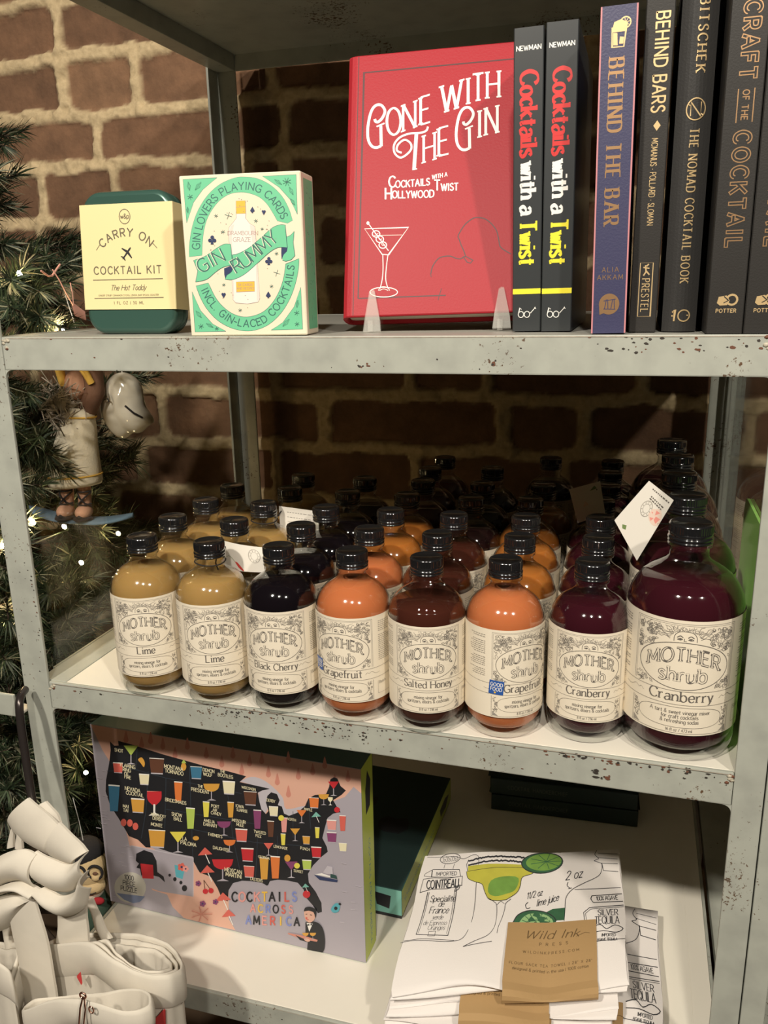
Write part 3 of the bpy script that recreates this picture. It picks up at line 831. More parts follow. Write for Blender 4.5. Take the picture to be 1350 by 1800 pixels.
# upper arch and lower arch
def arcpts(c, ax, ay, t0, t1, n=30, rot=0.0):
    return [(c[0] + ax * math.cos(t), c[1] - ay * math.sin(t)) for t in [math.radians(t0 + (t1 - t0) * i / n) for i in range(n + 1)]]
co = (632, 620)
up_out = [(160, 818), (162, 690), (185, 540), (235, 395), (320, 260), (430, 162), (560, 106), (650, 98), (760, 112), (880, 170), (985, 270), (1050, 385), (1085, 490)]
up_in = [(948, 494), (905, 420), (855, 345), (790, 285), (710, 250), (620, 236), (520, 250), (430, 305), (360, 390), (310, 490), (285, 600), (275, 720), (275, 805)]
band(a, cm2(up_out, 4) + [(1040, 516)] + cm2(up_in, 4), 'mint', MI)
lo_out = [(225, 1080), (270, 1190), (330, 1290), (420, 1385), (530, 1450), (650, 1482), (760, 1478), (880, 1430), (990, 1330), (1070, 1200), (1120, 1060), (1145, 930), (1150, 835)]
lo_in = [(1028, 885), (1015, 990), (985, 1100), (930, 1210), (850, 1300), (760, 1345), (660, 1358), (560, 1330), (470, 1265), (400, 1180), (335, 1052)]
band(a, cm2(lo_out, 4) + cm2(lo_in, 4), 'mint', MI)
def path_text(a, t, path, size, mt, w):
    """letters laid along a polyline (sketch coordinates, y down), spread over its whole length"""
    P = [Vector(p) for p in path]; L = [0]
    for i in range(1, len(P)): L.append(L[-1] + (P[i] - P[i - 1]).length)
    adv = [((GL[c][0] if c in GL else 0.26) + 0.0) for c in t]; gap = (L[-1] - sum(adv) * size) / max(1, len(t) - 1)
    d = 0
    def at(s):
        s = min(max(s, 0), L[-1]); i = 1
        while i < len(L) - 1 and L[i] < s: i += 1
        k = (s - L[i - 1]) / (L[i] - L[i - 1]); return P[i - 1].lerp(P[i], k), (P[i] - P[i - 1]).normalized()
    for c, w_ in zip(t, adv):
        if c in GL:
            p, _ = at(d + w_ * size / 2); q0, _ = at(d); q1, _ = at(d + w_ * size + 1); tx = (q1 - q0).normalized()
            tn = Vector((tx.y, -tx.x))
            old = a.uv
            a.uv = lambda e, p=p, tx=tx, tn=tn: old((p.x + tx.x * e[0] + tn.x * e[1], p.y + tx.y * e[0] + tn.y * e[1]))
            a.text(c, -w_ * size / 2, 0, size, mt, w); a.uv = old
        d += w_ * size + gap
path_text(a, 'GIN LOVERS PLAYING CARDS', cm2([(252, 752), (258, 640), (285, 520), (335, 400), (410, 300), (500, 240), (620, 212), (740, 224), (840, 280), (925, 375), (985, 478)], 6), 66, MI, 0.13)
path_text(a, 'INCL. GIN-LACED COCKTAILS', cm2([(272, 1118), (330, 1225), (430, 1335), (550, 1415), (690, 1448), (830, 1420), (950, 1320), (1035, 1190), (1085, 1050), (1108, 905)], 6), 62, MI, 0.13)
# gin bottle
bt = [(572, 315), (656, 312), (662, 430), (660, 470), (700, 520), (745, 545), (752, 590), (775, 900), (800, 1195), (785, 1225), (690, 1242), (585, 1232), (560, 1205), (540, 900), (510, 620), (515, 550), (545, 515), (578, 470), (576, 430)]
a.fill(bt, 'pale_bottle'); a.line(bt, 3, 'mauve', True)
a.fill([(513, 600), (530, 540), (560, 525), (540, 620), (570, 1190), (560, 1200), (540, 900)], 'pale_pink'); a.fill([(700, 530), (745, 548), (800, 1190), (775, 1220), (760, 900)], 'pale_pink')
a.fill([(572, 315), (656, 312), (662, 428), (576, 432)], 'gold_yellow'); a.line([(572, 315), (656, 312), (662, 428), (576, 432)], 3, 'mauve', True); a.line([(574, 372), (658, 368)], 3, 'mauve')
old = a.uv
a.uv = lambda e: old((e[0], -e[1]))
a.text('DRAMBOURN', 638, -622, 34, 'mauve', 0.10, align='c', track=0.05, serif=0.06); a.text('GRAZE', 632, -682, 38, 'mauve', 0.10, align='c', track=0.10, serif=0.06)
a.uv = old
a.fill([(585, 1045), (750, 1040), (753, 1130), (590, 1135)], 'gold_yellow'); a.line([(585, 1045), (750, 1040), (753, 1130), (590, 1135)], 3, 'mauve', True)
a.uv = lambda e: old((e[0], -e[1]))
a.text('54 CARDS', 668, -1080, 20, 'mauve', 0.14, align='c'); a.text('AND RECIPES', 670, -1112, 18, 'mauve', 0.14, align='c'); a.uv = old
# banner with GIN RUMMY
a.fill(cm2([(1035, 640), (1070, 625), (1102, 588)], 4) + [(1095, 690), (1100, 720)] + cm2([(1112, 810), (1080, 845), (1030, 860), (1000, 850)], 4) + [(992, 735), (1045, 735)], 'mint')
a.line([(1035, 640), (1070, 625), (1102, 588), (1095, 690), (1112, 810), (1080, 845), (1030, 860), (1000, 850)], 4, MI)
a.fill([(988, 733), (1045, 735), (1040, 770), (1010, 800), (992, 845), (988, 790)], 'navy')
a.fill([(475, 922), (560, 890), (555, 940), (530, 970), (490, 1022), (478, 980)], 'navy')
ban1 = cm2([(200, 850), (300, 815), (400, 745), (470, 706), (530, 705)], 5) + [(552, 892)] + cm2([(552, 892), (470, 910), (400, 955), (320, 1020), (222, 1045)], 5) + [(240, 945)]
band(a, ban1, 'mint', MI, 4)
ban2 = cm2([(545, 800), (600, 790), (700, 735), (800, 650), (900, 560), (970, 530), (1020, 530)], 5) + [(1042, 735)] + cm2([(1042, 735), (960, 735), (880, 780), (770, 880), (660, 975), (560, 1022), (485, 1020)], 5) + cm2([(500, 985), (545, 950), (560, 890)], 3)
band(a, ban2, 'mint', MI, 4)
for off, mt in ((-7, 'box_edge'), (0, MI)):
    path_text(a, 'GIN', [(275 + off, 968), (360 + off, 915), (485 + off, 850)], 118, mt, 0.10)
    path_text(a, 'RUMMY', [(588 + off, 965), (700 + off, 895), (820 + off, 790), (965 + off, 668)], 118, mt, 0.10)
# stars, plus signs, card suits
rr = random.Random(2)
def star(a, x, y, r, mt, n=4, w=3):
    for i in range(n):
        t = PI * i / n + 0.3; a.line([(x - r * math.cos(t), y - r * math.sin(t)), (x + r * math.cos(t), y + r * math.sin(t))], w, mt, up=False)
for x, y, r, n in [(505, 447, 34, 2), (395, 450, 18, 3), (755, 495, 18, 3), (460, 595, 20, 3), (812, 568, 14, 3), (475, 1070, 16, 3), (625, 1298, 18, 3), (945, 790, 18, 3), (950, 965, 32, 2), (905, 1085, 18, 3), (160, 280, 26, 3), (1030, 140, 40, 4), (278, 1440, 24, 3), (418, 1462, 18, 3), (1135, 1325, 24, 3), (1140, 1425, 22, 3)]:
    star(a, x, y, r, MI, n, 3.2)
for _ in range(46):
    t = rr.uniform(0, 2 * PI); r = rr.uniform(0.72, 0.97); x, y = 650 + 310 * r * math.cos(t), 790 + 520 * r * math.sin(t)
    a.ellipse((x, y), 3.4, 3.4, 'mauve', 6)
def suit(a, x, y, s, kind, mt):
    if kind == 'heart':
        a.ellipse((x - s * 0.35, y - s * 0.3), s * 0.4, s * 0.4, mt, 10); a.ellipse((x + s * 0.35, y - s * 0.3), s * 0.4, s * 0.4, mt, 10); a.fill([(x - s * 0.72, y - s * 0.2), (x + s * 0.72, y - s * 0.2), (x, y + s * 1.1)], mt)
    elif kind == 'spade':
        a.ellipse((x - s * 0.35, y + s * 0.25), s * 0.4, s * 0.4, mt, 10); a.ellipse((x + s * 0.35, y + s * 0.25), s * 0.4, s * 0.4, mt, 10); a.fill([(x - s * 0.72, y + s * 0.15), (x + s * 0.72, y + s * 0.15), (x, y - s * 1.1)], mt); a.fill([(x - s * 0.3, y + s), (x + s * 0.3, y + s), (x, y)], mt)
    else:
        for dx, dy in ((0, -0.55), (-0.5, 0.15), (0.5, 0.15)): a.ellipse((x + dx * s, y + dy * s), s * 0.42, s * 0.42, mt, 10)
        a.fill([(x - s * 0.35, y + s), (x + s * 0.35, y + s), (x, y - s * 0.2)], mt)
for x, y, s, k in [(722, 395, 26, 'spade'), (825, 415, 24, 'heart'), (365, 665, 40, 'club'), (877, 855, 36, 'club'), (475, 1160, 26, 'heart'), (877, 1160, 28, 'spade')]: suit(a, x, y, s, k, 'navy')
# botanical doodles in the corners and on the side
for x, y, r, ang in [(147, 180, 40, 1.4), (230, 180, 45, 2.2), (140, 395, 28, 1.5), (950, 140, 40, 0.6), (1070, 220, 40, 1.1), (1085, 320, 36, 1.0), (255, 1330, 40, 0.9), (355, 1430, 36, 0.5), (1040, 1410, 45, 2.3), (1140, 1240, 34, 1.7)]:
    c, s_ = math.cos(ang), math.sin(ang)
    a.line([(x - r * c, y - r * s_), (x - 0.35 * r * s_, y + 0.35 * r * c), (x + r * c, y + r * s_), (x + 0.35 * r * s_, y - 0.35 * r * c)], 2.6, MI, True); a.line([(x - r * c, y - r * s_), (x + r * c, y + r * s_)], 2, MI)
a2 = Art(b, lambda u, v, h: (W_ + h, u, v), step=0.00008)
a2.fill([(0.006, 0.004), (D_ - 0.003, 0.004), (D_ - 0.003, H_ - 0.004), (0.006, H_ - 0.004)], 'mint')
for _ in range(70):
    y, z = rr.uniform(0.008, D_ - 0.006), rr.uniform(0.008, H_ - 0.010); t = rr.uniform(0, PI); r = rr.uniform(0.001, 0.003)
    a2.line([(y, z), (y + r * math.cos(t), z + r * math.sin(t))], 0.0004, 'mint_ink' if rr.random() < 0.6 else 'mauve', up=False)
b.build('card_box', box)

# --- the red book
rb = thing('red_cocktail_book', 'red leather cocktail book with white lettering propped facing out on a clear stand', 'book')
RO = (0.2719, 0.0500, 0.0110)
R1, R2 = (0.99470274, 0.10149182, 0.0163055), (-0.04610989, 0.29877366, 0.95320941)
place(rb, RO, R1, R2)
W_, H_, D_ = 0.1354, 0.2029, 0.024
b = MB()
# front board with a rolled spine edge at the left
prof = [(0.0000, 0.0125), (0.0002, 0.0075), (0.0016, 0.0030), (0.0045, 0.0006), (0.0080, 0.0), (W_ - 0.0010, 0.0), (W_, 0.0010), (W_, 0.0024), (0.0080, 0.0028), (0.0050, 0.0036), (0.0032, 0.0078), (0.0030, 0.0125)]
def book_shell(prof, z0, z1, r=0.0012):
    n = len(prof); rows = []
    for z, ins in ((z0, 0.0007), (z0 + 0.0009, 0.0), (z1 - 0.0009, 0.0), (z1, 0.0007)):
        rows.append([(x, y + (ins if y < 0.001 else 0), z) for x, y in prof])
    b.grid(rows, 'red_leather', False, wrap=True); b.poly(rows[0][::-1], 'red_leather'); b.poly(rows[-1], 'red_leather')
book_shell(prof, 0.0, H_)
prof2 = [(x, D_ - y) for x, y in prof][::-1]
book_shell(prof2, 0.0, H_)
a = Art(b, front, step=0.00007)
# blind-stamped frame and silhouettes
fr = [(0.0132, 0.0140), (0.0138, 0.1890), (W_ - 0.004, 0.1895)]
a.line(fr, 0.0010, 'red_groove'); a.line([(0.0132, 0.0140), (0.0800, 0.0140)], 0.0009, 'red_groove')
a.line([(0.0095, 0.001), (0.0095, H_ - 0.001)], 0.0006, 'red_groove')
KR = rect_map((609.9, -100.7), (922.9, -71.7), (915.7, -548.7), (599.0, -558.6), W_, H_)
a.uv = lambda p: KR((590 + p[0] / 4.22, -(360 + p[1] / 4.22)))
a.line(cm2([(705, 520), (720, 460), (760, 405), (800, 388), (850, 385), (890, 400), (925, 405), (950, 390), (962, 385), (950, 345), (930, 300), (918, 265), (908, 240), (920, 210), (960, 150), (1010, 110), (1050, 98), (1110, 110), (1160, 150), (1195, 200), (1210, 265), (1225, 320), (1300, 370)], 5), 8, 'red_groove')
a.line([(950, 395), (975, 430), (1000, 437), (1018, 415), (990, 400), (962, 385)], 7, 'red_groove')
a.line([(710, 540), (705, 520)], 5, 'red_groove'); a.line([(785, 625), (765, 690), (760, 712)], 5, 'red_groove')
# martini glass in cream foil
F = 'foil_cream'
a.line([(215, 183), (540, 172), (392, 375), (345, 372)], 7, F, True); a.line([(285, 232), (490, 228)], 2.5, F)
a.line(cm2([(350, 372), (352, 480), (345, 560), (330, 625)], 5), 6, F); a.line(cm2([(388, 375), (375, 480), (372, 560), (388, 625)], 5), 6, F)
a.line(a.ell((357, 652), 102, 36, 36), 6, F, True); a.line(cm2([(318, 640), (330, 618), (357, 612), (388, 620), (400, 640)], 4), 5, F); a.line(cm2([(325, 640), (357, 628), (390, 640)], 4), 4, F)
a.line([(240, 140), (392, 345)], 6, F); a.ellipse((240, 140), 11, 13, F, 12)
for x, y in ((300, 220), (328, 260), (350, 303)): a.line(a.ell((x, y), 28, 24, 18), 7, F, True); a.line(cm2([(x - 12, y - 14), (x, y + 4), (x + 16, y - 4)], 3), 4, F)
# title
a.uv = lambda p: KR((620 + p[0] / 4.82, -(110 + p[1] / 4.82)))
def sk(t, x, y, size, base_slope, w, thin, xs, serif=0.06, mt='ink_white', caps=None, track=0.13):
    old = a.uv
    a.uv = lambda e: old((x + e[0], y - e[1] + base_slope * e[0]))
    a.text(t, 0, 0, size, mt, w, thin, serif, 0, track, 'l', None, xs, 12); a.uv = old
def stroke(pts, w): a.line(cm2(pts, 6), w, 'ink_white')
def gcap(x, y, s):
    stroke([(x + s * u, y + s * v) for u, v in ((.185, -.655), (.20, -.60), (.26, -.585), (.36, -.68), (.42, -.84), (.33, -.975), (.19, -.955), (.085, -.78), (.022, -.44), (.035, -.17), (.115, -.025), (.22, .010), (.33, -.03))], 23)
    stroke([(x + s * .325, y - s * .50), (x + s * .33, y - s * .25), (x + s * .335, y - s * .02)], 25); a.line([(x + s * .225, y - s * .475), (x + s * .41, y - s * .555)], 13, 'ink_white')
gcap(120, 722, 365)
sk('O', 285, 615, 222, 0, 0.155, 0.09, 0.63); sk('N', 420, 595, 230, -0.35, 0.14, 0.075, 0.62); sk('E', 568, 535, 232, -0.30, 0.15, 0.075, 0.62)
sk('W', 742, 442, 236, -0.32, 0.15, 0.075, 0.70); sk('I', 958, 362, 222, -0.2, 0.17, 0.075, 0.62); sk('T', 1008, 340, 232, -0.15, 0.16, 0.08, 0.62); sk('H', 1132, 312, 228, -0.1, 0.16, 0.075, 0.62)
stroke([(415, 770), (375, 750), (385, 700), (440, 660), (490, 690), (495, 740), (450, 790), (400, 810), (355, 770), (352, 700), (400, 640), (480, 608), (580, 600), (625, 580), (638, 548)], 17)
stroke([(540, 605), (530, 760), (520, 905)], 30); a.line([(505, 912), (545, 905)], 12, 'ink_white')
sk('H', 595, 860, 236, -0.30, 0.15, 0.07, 0.56); sk('E', 722, 800, 236, -0.25, 0.15, 0.07, 0.62)
gcap(870, 742, 362)
sk('I', 1055, 645, 230, -0.2, 0.17, 0.07, 0.6); sk('N', 1120, 625, 235, -0.22, 0.155, 0.07, 0.58)
for t, x, y, s, w in [('C', 305, 1060, 90, .2), ('OCKTAILS', 362, 1062, 56, .24), ('WITH A', 672, 985, 34, .24), ('H', 275, 1160, 88, .22), ('OLLYWOOD', 335, 1150, 58, .24), ('T', 692, 1085, 84, .2), ('WIST', 748, 1085, 58, .24)]:
    sl = {'OCKTAILS': -0.10, 'WITH A': -0.16, 'OLLYWOOD': -0.04}.get(t, 0)
    old = a.uv
    wob = (lambda e: 18 * math.sin((e + x - 300) / 190.0)) if len(t) > 2 else (lambda e: 0)
    a.uv = lambda e: old((x + e[0], y - e[1] + sl * e[0] + wob(e[0]) * 0.5))
    a.text(t, 0, 0, s, 'ink_white', w, w * 0.7, 0, 0, 0.12, 'l', None, 0.80); a.uv = old
b.build('leather_cover', rb)
b = MB(); b.box((0.004, 0.0029, 0.003), (W_ - 0.003, D_ - 0.0029, H_ - 0.003), 'page_edges'); b.build('page_block', rb)

# --- clear stand under it
st = thing('acrylic_book_stand', 'clear acrylic stand with two upright prongs under the red book', 'stand')
place(st, RO, R1, R2)
Mi = st.matrix_world.inverted()
def loc(p): return Mi @ Vector(p)
zb = 0.0004
for u0, tip in ((0.0245, 0.0190), (0.1212, 0.0175)):
    b = MB()
    foot = Vector(RO) + Vector(R1) * u0; 
    # side plate in a vertical plane through the prong: foot, ledge, sloping back arm
    yv = Vector((0.1, -0.995, 0)) * -1.0
    base = Vector((foot.x, foot.y, 0)) - Vector((0, 0.006, 0)) 
    prof = [(0.000, zb), (0.092, zb), (0.092, 0.006), (0.0535, 0.0085), (0.078, 0.085), (0.072, 0.086), (0.0475, 0.0105), (0.0455, 0.0085), (0.0040, 0.0085), (0.0005, 0.0085)]
    xv = Vector((0.995, 0.1, 0))
    vs = []
    for s_ in (-0.0019, 0.0019):
        for d, z in prof: vs.append(loc(base + xv * s_ + Vector((0, 1, 0)) * d + Vector((0, 0, z))))
    k = len(prof)
    b.add(vs, [list(range(k - 1, -1, -1)), list(range(k, 2 * k))] + [[i, (i + 1) % k, k + (i + 1) % k, k + i] for i in range(k)], 'stand_acrylic')
    tri = [(-0.0062, -0.0125), (0.0072, -0.0125), (0.0064, -0.004), (0.0018, tip), (0.0, tip + 0.0004), (-0.0020, tip - 0.001), (-0.0050, -0.002)]
    b.prism([(u0 + x, z) for x, z in tri], -0.0006, -0.0036, 'stand_acrylic', lambda u, v, h: (u, h, v))
    b.build('prong', st)
b = MB()
c0 = Vector((0.30, 0.128, 0)); c1 = Vector((0.392, 0.137, 0))
vs = [loc(p + Vector((0, dy, dz))) for p in (c0, c1) for dy, dz in ((0, zb), (0.003, zb), (0.003, 0.03), (0, 0.03))]
b.add(vs, [[0, 1, 2, 3], [7, 6, 5, 4], [0, 4, 5, 1], [1, 5, 6, 2], [2, 6, 7, 3], [3, 7, 4, 0]], 'stand_acrylic'); b.build('stand_crossbar', st)

# --- books standing spine out
def spine_book(name, label, x, y, w, h, d, cover, roll=0.0, round_=0.0, edge=None, group=None, hard=0.002):
    t = thing(name, label, 'book', (x, y, 0.0003), (0, -math.radians(roll), 0), group)
    b = MB()
    if round_:
        sp = [(w * i / 10, round_ * (1 - math.sin(PI * i / 10)) ) for i in range(11)]
        hinge = 0.007
        prof = sp + [(w, hinge), (w - 0.0007, hinge + 0.002), (w, hinge + 0.004), (w, d), (w - hard, d), (w - hard, 0.005), (hard, 0.005), (hard, d), (0, d), (0, hinge + 0.004), (0.0007, hinge + 0.002), (0, hinge)]
    else:
        e = 0.0006
        prof = [(0, e), (e, 0), (w - e, 0), (w, e), (w, d), (w - hard, d), (w - hard, hard), (hard, hard), (hard, d), (0, d)]
    n_ = len(prof)
    rows = [[(px, py, 0) for px, py in prof], [(px, py, h) for px, py in prof]]
    b.grid(rows, cover, False, wrap=True)
    # top and bottom of boards
    for z in (0, h):
        ring = [(px, py, z) for px, py in prof]; b.poly(ring if z else ring[::-1], cover)
    if edge:
        for sx in (-0.00005, w - 0.0009): b.box((sx, -0.00012, 0.0001), (sx + 0.00095, 0.004, h - 0.0001), edge)
    art = Art(b, (lambda u, v, hh: (v, (round_ * (1 - math.sin(PI * min(1, max(0, v / w)))) - 0.0003 if round_ else 0) - hh, u)), step=0.00007)
    art.uv = None
    pg = MB(); pg.box((hard, hard + (0.005 if round_ else 0), 0.003), (w - hard, d - 0.003, h - 0.003), 'page_edges')
    def done():
        b.build('cover', t); pg.build('page_block', t)
    return t, b, art, done
def spine_text(art, t, z0, z1, xc, capw, mt, **kw):
    """one line running down the spine from z0 to z1, letters' feet to the left"""
    w1 = art.width(t, 1.0, kw.get('track', 0.17), 1.0, kw.get('w', .12), kw.get('serif', 0))
    size = capw; xs = (z0 - z1) / (w1 * size)
    art.uv = lambda e: (z0 - e[0], xc - capw / 2 + e[1])
    f = art.f
    art.text(t, 0, 0, size, mt, xs=xs, **kw)
    art.uv = None
def flat_text(art, t, xc, z, size, mt, **kw):
    art.uv = lambda e: (z + e[1], xc + e[0]); art.text(t, 0, 0, size, mt, align='c', **kw); art.uv = None
def twist(x, y, w, h, roll, label, grp):
    t, b, art, done = spine_book('cocktail_book', label, x, y, w, h, 0.165, 'twist_black', roll, group=grp, hard=0.0012)
    flat_text(art, 'NEWMAN', w / 2, 0.1795, 0.0027, 'ink_white', w=0.2, track=0.14)
    kw = dict(w=0.25, thin=0.11, serif=0.04, track=0.02, pen=6)
    spine_text(art, 'Cocktails', 0.1675, 0.1138, w * 0.53, 0.0112, 'twist_red', **kw)
    spine_text(art, 'with a', 0.1115, 0.0775, w * 0.53, 0.0105, 'ink_white', **kw)
    spine_text(art, 'Twist', 0.0745, 0.0437, w * 0.53, 0.0112, 'twist_yellow', **kw)
    art.fill([(0.0254, 0.0002), (0.0254, w - 0.0002), (0.0290, w - 0.0002), (0.0290, 0.0002)], 'twist_yellow')
    gl = lambda x_, z_: (z_, x_)
    for cx_ in (0.0070, 0.0112): art.line([gl(cx_ - 0.001 + 0.0019 * math.cos(q), 0.0115 + 0.0021 * math.sin(q)) for q in [2 * PI * i / 14 for i in range(14)]], 0.0005, 'ink_white', True)
    art.line([gl(0.0125, 0.0122), gl(0.0150, 0.0150), gl(0.0158, 0.0162), gl(0.0163, 0.0150)], 0.0005, 'ink_white'); art.line([gl(0.0043, 0.0125), gl(0.0052, 0.0160), gl(0.0064, 0.0150)], 0.0005, 'ink_white')
    done(); return t
twist(0.4037, 0.0420, 0.0196, 0.193, 0.85, 'black spine with red white and yellow title, touching the red book', 'matching black spines with the twisted title')
twist(0.4239, 0.0410, 0.0206, 0.1942, 0.6, 'black spine with red white and yellow title, second from the red book', 'matching black spines with the twisted title')

t, b, art, done = spine_book('cocktail_book', 'indigo spine with pink edges and gold serif lettering', 0.4598, 0.0115, 0.0216, 0.1915, 0.16, 'indigo', 0.75, edge='rose_edge', hard=0.003)
w = 0.0216
gl = lambda x_, z_: (z_, x_)
art.line([gl(0.0068, 0.1795), gl(0.0072, 0.1690), gl(0.0140, 0.1688), gl(0.0152, 0.1795)], 0.0007, 'gold_foil', True)
art.fill([gl(0.0078, 0.1700), gl(0.0104, 0.1698), gl(0.0100, 0.1765), gl(0.0075, 0.1768)], 'gold_foil'); art.fill([gl(0.0112, 0.1706), gl(0.0136, 0.1704), gl(0.0140, 0.1740), gl(0.0116, 0.1745)], 'gold_foil')
art.fill([gl(0.0066, 0.1770), gl(0.0150, 0.1770), gl(0.0160, 0.1815), gl(0.0120, 0.1838), gl(0.0080, 0.1825)], 'gold_foil')
art.line([gl(0.0146 + 0.0030 * math.cos(q), 0.1818 + 0.0030 * math.sin(q)) for q in [2 * PI * i / 16 for i in range(16)]], 0.0007, 'gold_foil', True)
for k in range(4): art.line([gl(0.0146, 0.1818), gl(0.0146 + 0.0028 * math.cos(k * 0.8 - 0.6), 0.1818 + 0.0028 * math.sin(k * 0.8 - 0.6))], 0.0004, 'gold_foil')
spine_text(art, 'BEHIND THE BAR', 0.1632, 0.0625, w * 0.47, 0.0088, 'copper_foil', w=0.25, thin=0.06, serif=0.10, track=0.22, pen=6)
flat_text(art, 'ALIA', w * 0.50, 0.0385, 0.0030, 'copper_foil', w=0.11, track=0.34); flat_text(art, 'AKKAM', w * 0.50, 0.0338, 0.0030, 'copper_foil', w=0.11, track=0.34)
art.ellipse(gl(w * 0.5, 0.0185), 0.0066, 0.0064, 'copper_foil', 28); art.fill([gl(w * 0.5 - 0.0062, 0.0165), gl(w * 0.5 - 0.0058, 0.0118), gl(w * 0.5 - 0.0015, 0.0135)], 'copper_foil')
for dx in (-0.0028, 0.0012): art.line([gl(w * .5 + dx, 0.0155), gl(w * .5 + dx + 0.001, 0.0215)], 0.0005, 'indigo'); art.line([gl(w * .5 + dx + 0.0022, 0.0155), gl(w * .5 + dx + 0.0018, 0.0215)], 0.0005, 'indigo')
art.line([gl(w * .5 - 0.0035, 0.0205), gl(w * .5 + 0.004, 0.0215)], 0.0005, 'indigo'); art.line([gl(w * .5 - 0.0035, 0.0155), gl(w * .5 + 0.004, 0.0152)], 0.0005, 'indigo')
done()

t, b, art, done = spine_book('cocktail_book', 'thin black spine with pale gold sans title and a boxed publisher mark', 0.4832, 0.0280, 0.0172, 0.214, 0.17, 'book_black', 0.0)
w = 0.0172
spine_text(art, 'BEHIND BARS', 0.1900, 0.1330, w * 0.60, 0.0076, 'gold_foil', w=0.17, track=0.22)
art.fill([gl(w * .6 + 0.0022, 0.1263), gl(w * .6, 0.1293), gl(w * .6 - 0.0022, 0.1263), gl(w * .6, 0.1233)], 'gold_foil')
spine_text(art, 'MCMANUS · POLLARD · SLOMAN', 0.1190, 0.0660, w * 0.56, 0.0036, 'gold_foil', w=0.14, track=0.20)
art.line([gl(0.0052, 0.0440), gl(0.0132, 0.0440), gl(0.0132, 0.0100), gl(0.0052, 0.0100)], 0.0005, 'gold_foil', True)
art.line([gl(0.0085, 0.0425), gl(0.0090, 0.0385), gl(0.0075, 0.0360)], 0.0009, 'gold_foil'); art.line([gl(0.0072, 0.0412), gl(0.0110, 0.0405)], 0.0008, 'gold_foil'); art.line([gl(0.0090, 0.0390), gl(0.0112, 0.0365)], 0.0009, 'gold_foil'); art.line([gl(0.0092, 0.0420), gl(0.0105, 0.0432)], 0.0009, 'gold_foil')
spine_text(art, 'PRESTEL', 0.0342, 0.0118, 0.0092, 0.0046, 'gold_foil', w=0.16, thin=0.08, serif=0.06, track=0.25)
done()

t, b, art, done = spine_book('cocktail_book', 'charcoal cloth spine with rounded back and small gold seal', 0.5042, 0.0300, 0.0214, 0.219, 0.17, 'book_charcoal', 0.0, round_=0.004)
w = 0.0214
kw = dict(w=0.19, thin=0.10, serif=0.07, track=0.28, pen=8)
spine_text(art, 'ROBITSCHEK', 0.2080, 0.1546, w * 0.60, 0.0054, 'gold_foil', **kw)
art.line([gl(w * .55 + 0.0055 * math.cos(q), 0.1345 + 0.0062 * math.sin(q)) for q in [2 * PI * i / 28 for i in range(28)]], 0.0007, 'gold_foil', True)
art.line([gl(w * .55 - 0.003, 0.1305), gl(w * .55 - 0.003, 0.1385), gl(w * .55 + 0.003, 0.1305), gl(w * .55 + 0.003, 0.1385)], 0.0007, 'gold_foil'); art.line([gl(w * .55 - 0.0045, 0.1375), gl(w * .55 + 0.0045, 0.1310)], 0.0006, 'gold_foil')
spine_text(art, 'THE NOMAD COCKTAIL BOOK', 0.1236, 0.0276, w * 0.56, 0.0052, 'gold_foil', **kw)
art.line([gl(w * .62 + 0.0036 * math.cos(q), 0.0102 + 0.0036 * math.sin(q)) for q in [2 * PI * i / 20 for i in range(20)]], 0.0008, 'gold_foil', True)
art.line([gl(w * .34, 0.0066), gl(w * .36, 0.0140), gl(w * .28, 0.0122)], 0.0009, 'gold_foil'); art.line([gl(w * .26, 0.0100), gl(w * .75, 0.0104)], 0.0007, 'gold_foil')
done()

def craft(x, w, label):
    t, b, art, done = spine_book('cocktail_book', label, x, 0.0050, w, 0.222, 0.17, 'book_black', 0.0, group='black spines with outlined gold capitals', hard=0.0025)
    kw = dict(w=0.30, track=0.30, inner='book_black', outline=0.075)
    spine_text(art, 'CRAFT', 0.1850, 0.1440, 0.56 * 0.0212, 0.0082, 'copper_foil', **kw)
    spine_text(art, 'OF THE', 0.1385, 0.1222, 0.56 * 0.0212, 0.0034, 'copper_foil', w=0.18, track=0.25)
    for dx in (-0.0044, 0.0044): art.line([gl(0.0119 + dx, 0.1392), gl(0.0119 + dx, 0.1210)], 0.0006, 'copper_foil')
    spine_text(art, 'COCKTAIL', 0.1165, 0.0508, 0.56 * 0.0212, 0.0084, 'copper_foil', **kw)
    art.fill([gl(0.0052, 0.0185), gl(0.0060, 0.0222), gl(0.0105, 0.0230), gl(0.0125, 0.0200), gl(0.0112, 0.0172), gl(0.0070, 0.0170)], 'gold_foil')
    art.line([gl(0.0138 + 0.0030 * math.cos(q), 0.0204 + 0.0030 * math.sin(q)) for q in [2 * PI * i / 16 for i in range(16)]], 0.0012, 'gold_foil', True)
    art.line([gl(0.0090, 0.0225), gl(0.0118, 0.0200), gl(0.0090, 0.0185)], 0.0006, 'book_black')
    flat_text(art, 'POTTER', 0.0108, 0.0128, 0.0021, 'gold_foil', w=0.2, track=0.22)
    done(); return t
craft(0.5300, 0.0212, 'black spine with large outlined gold capitals beside the charcoal cloth spine')
craft(0.5518, 0.0196, 'last black spine with outlined gold capitals, against the right rack post')

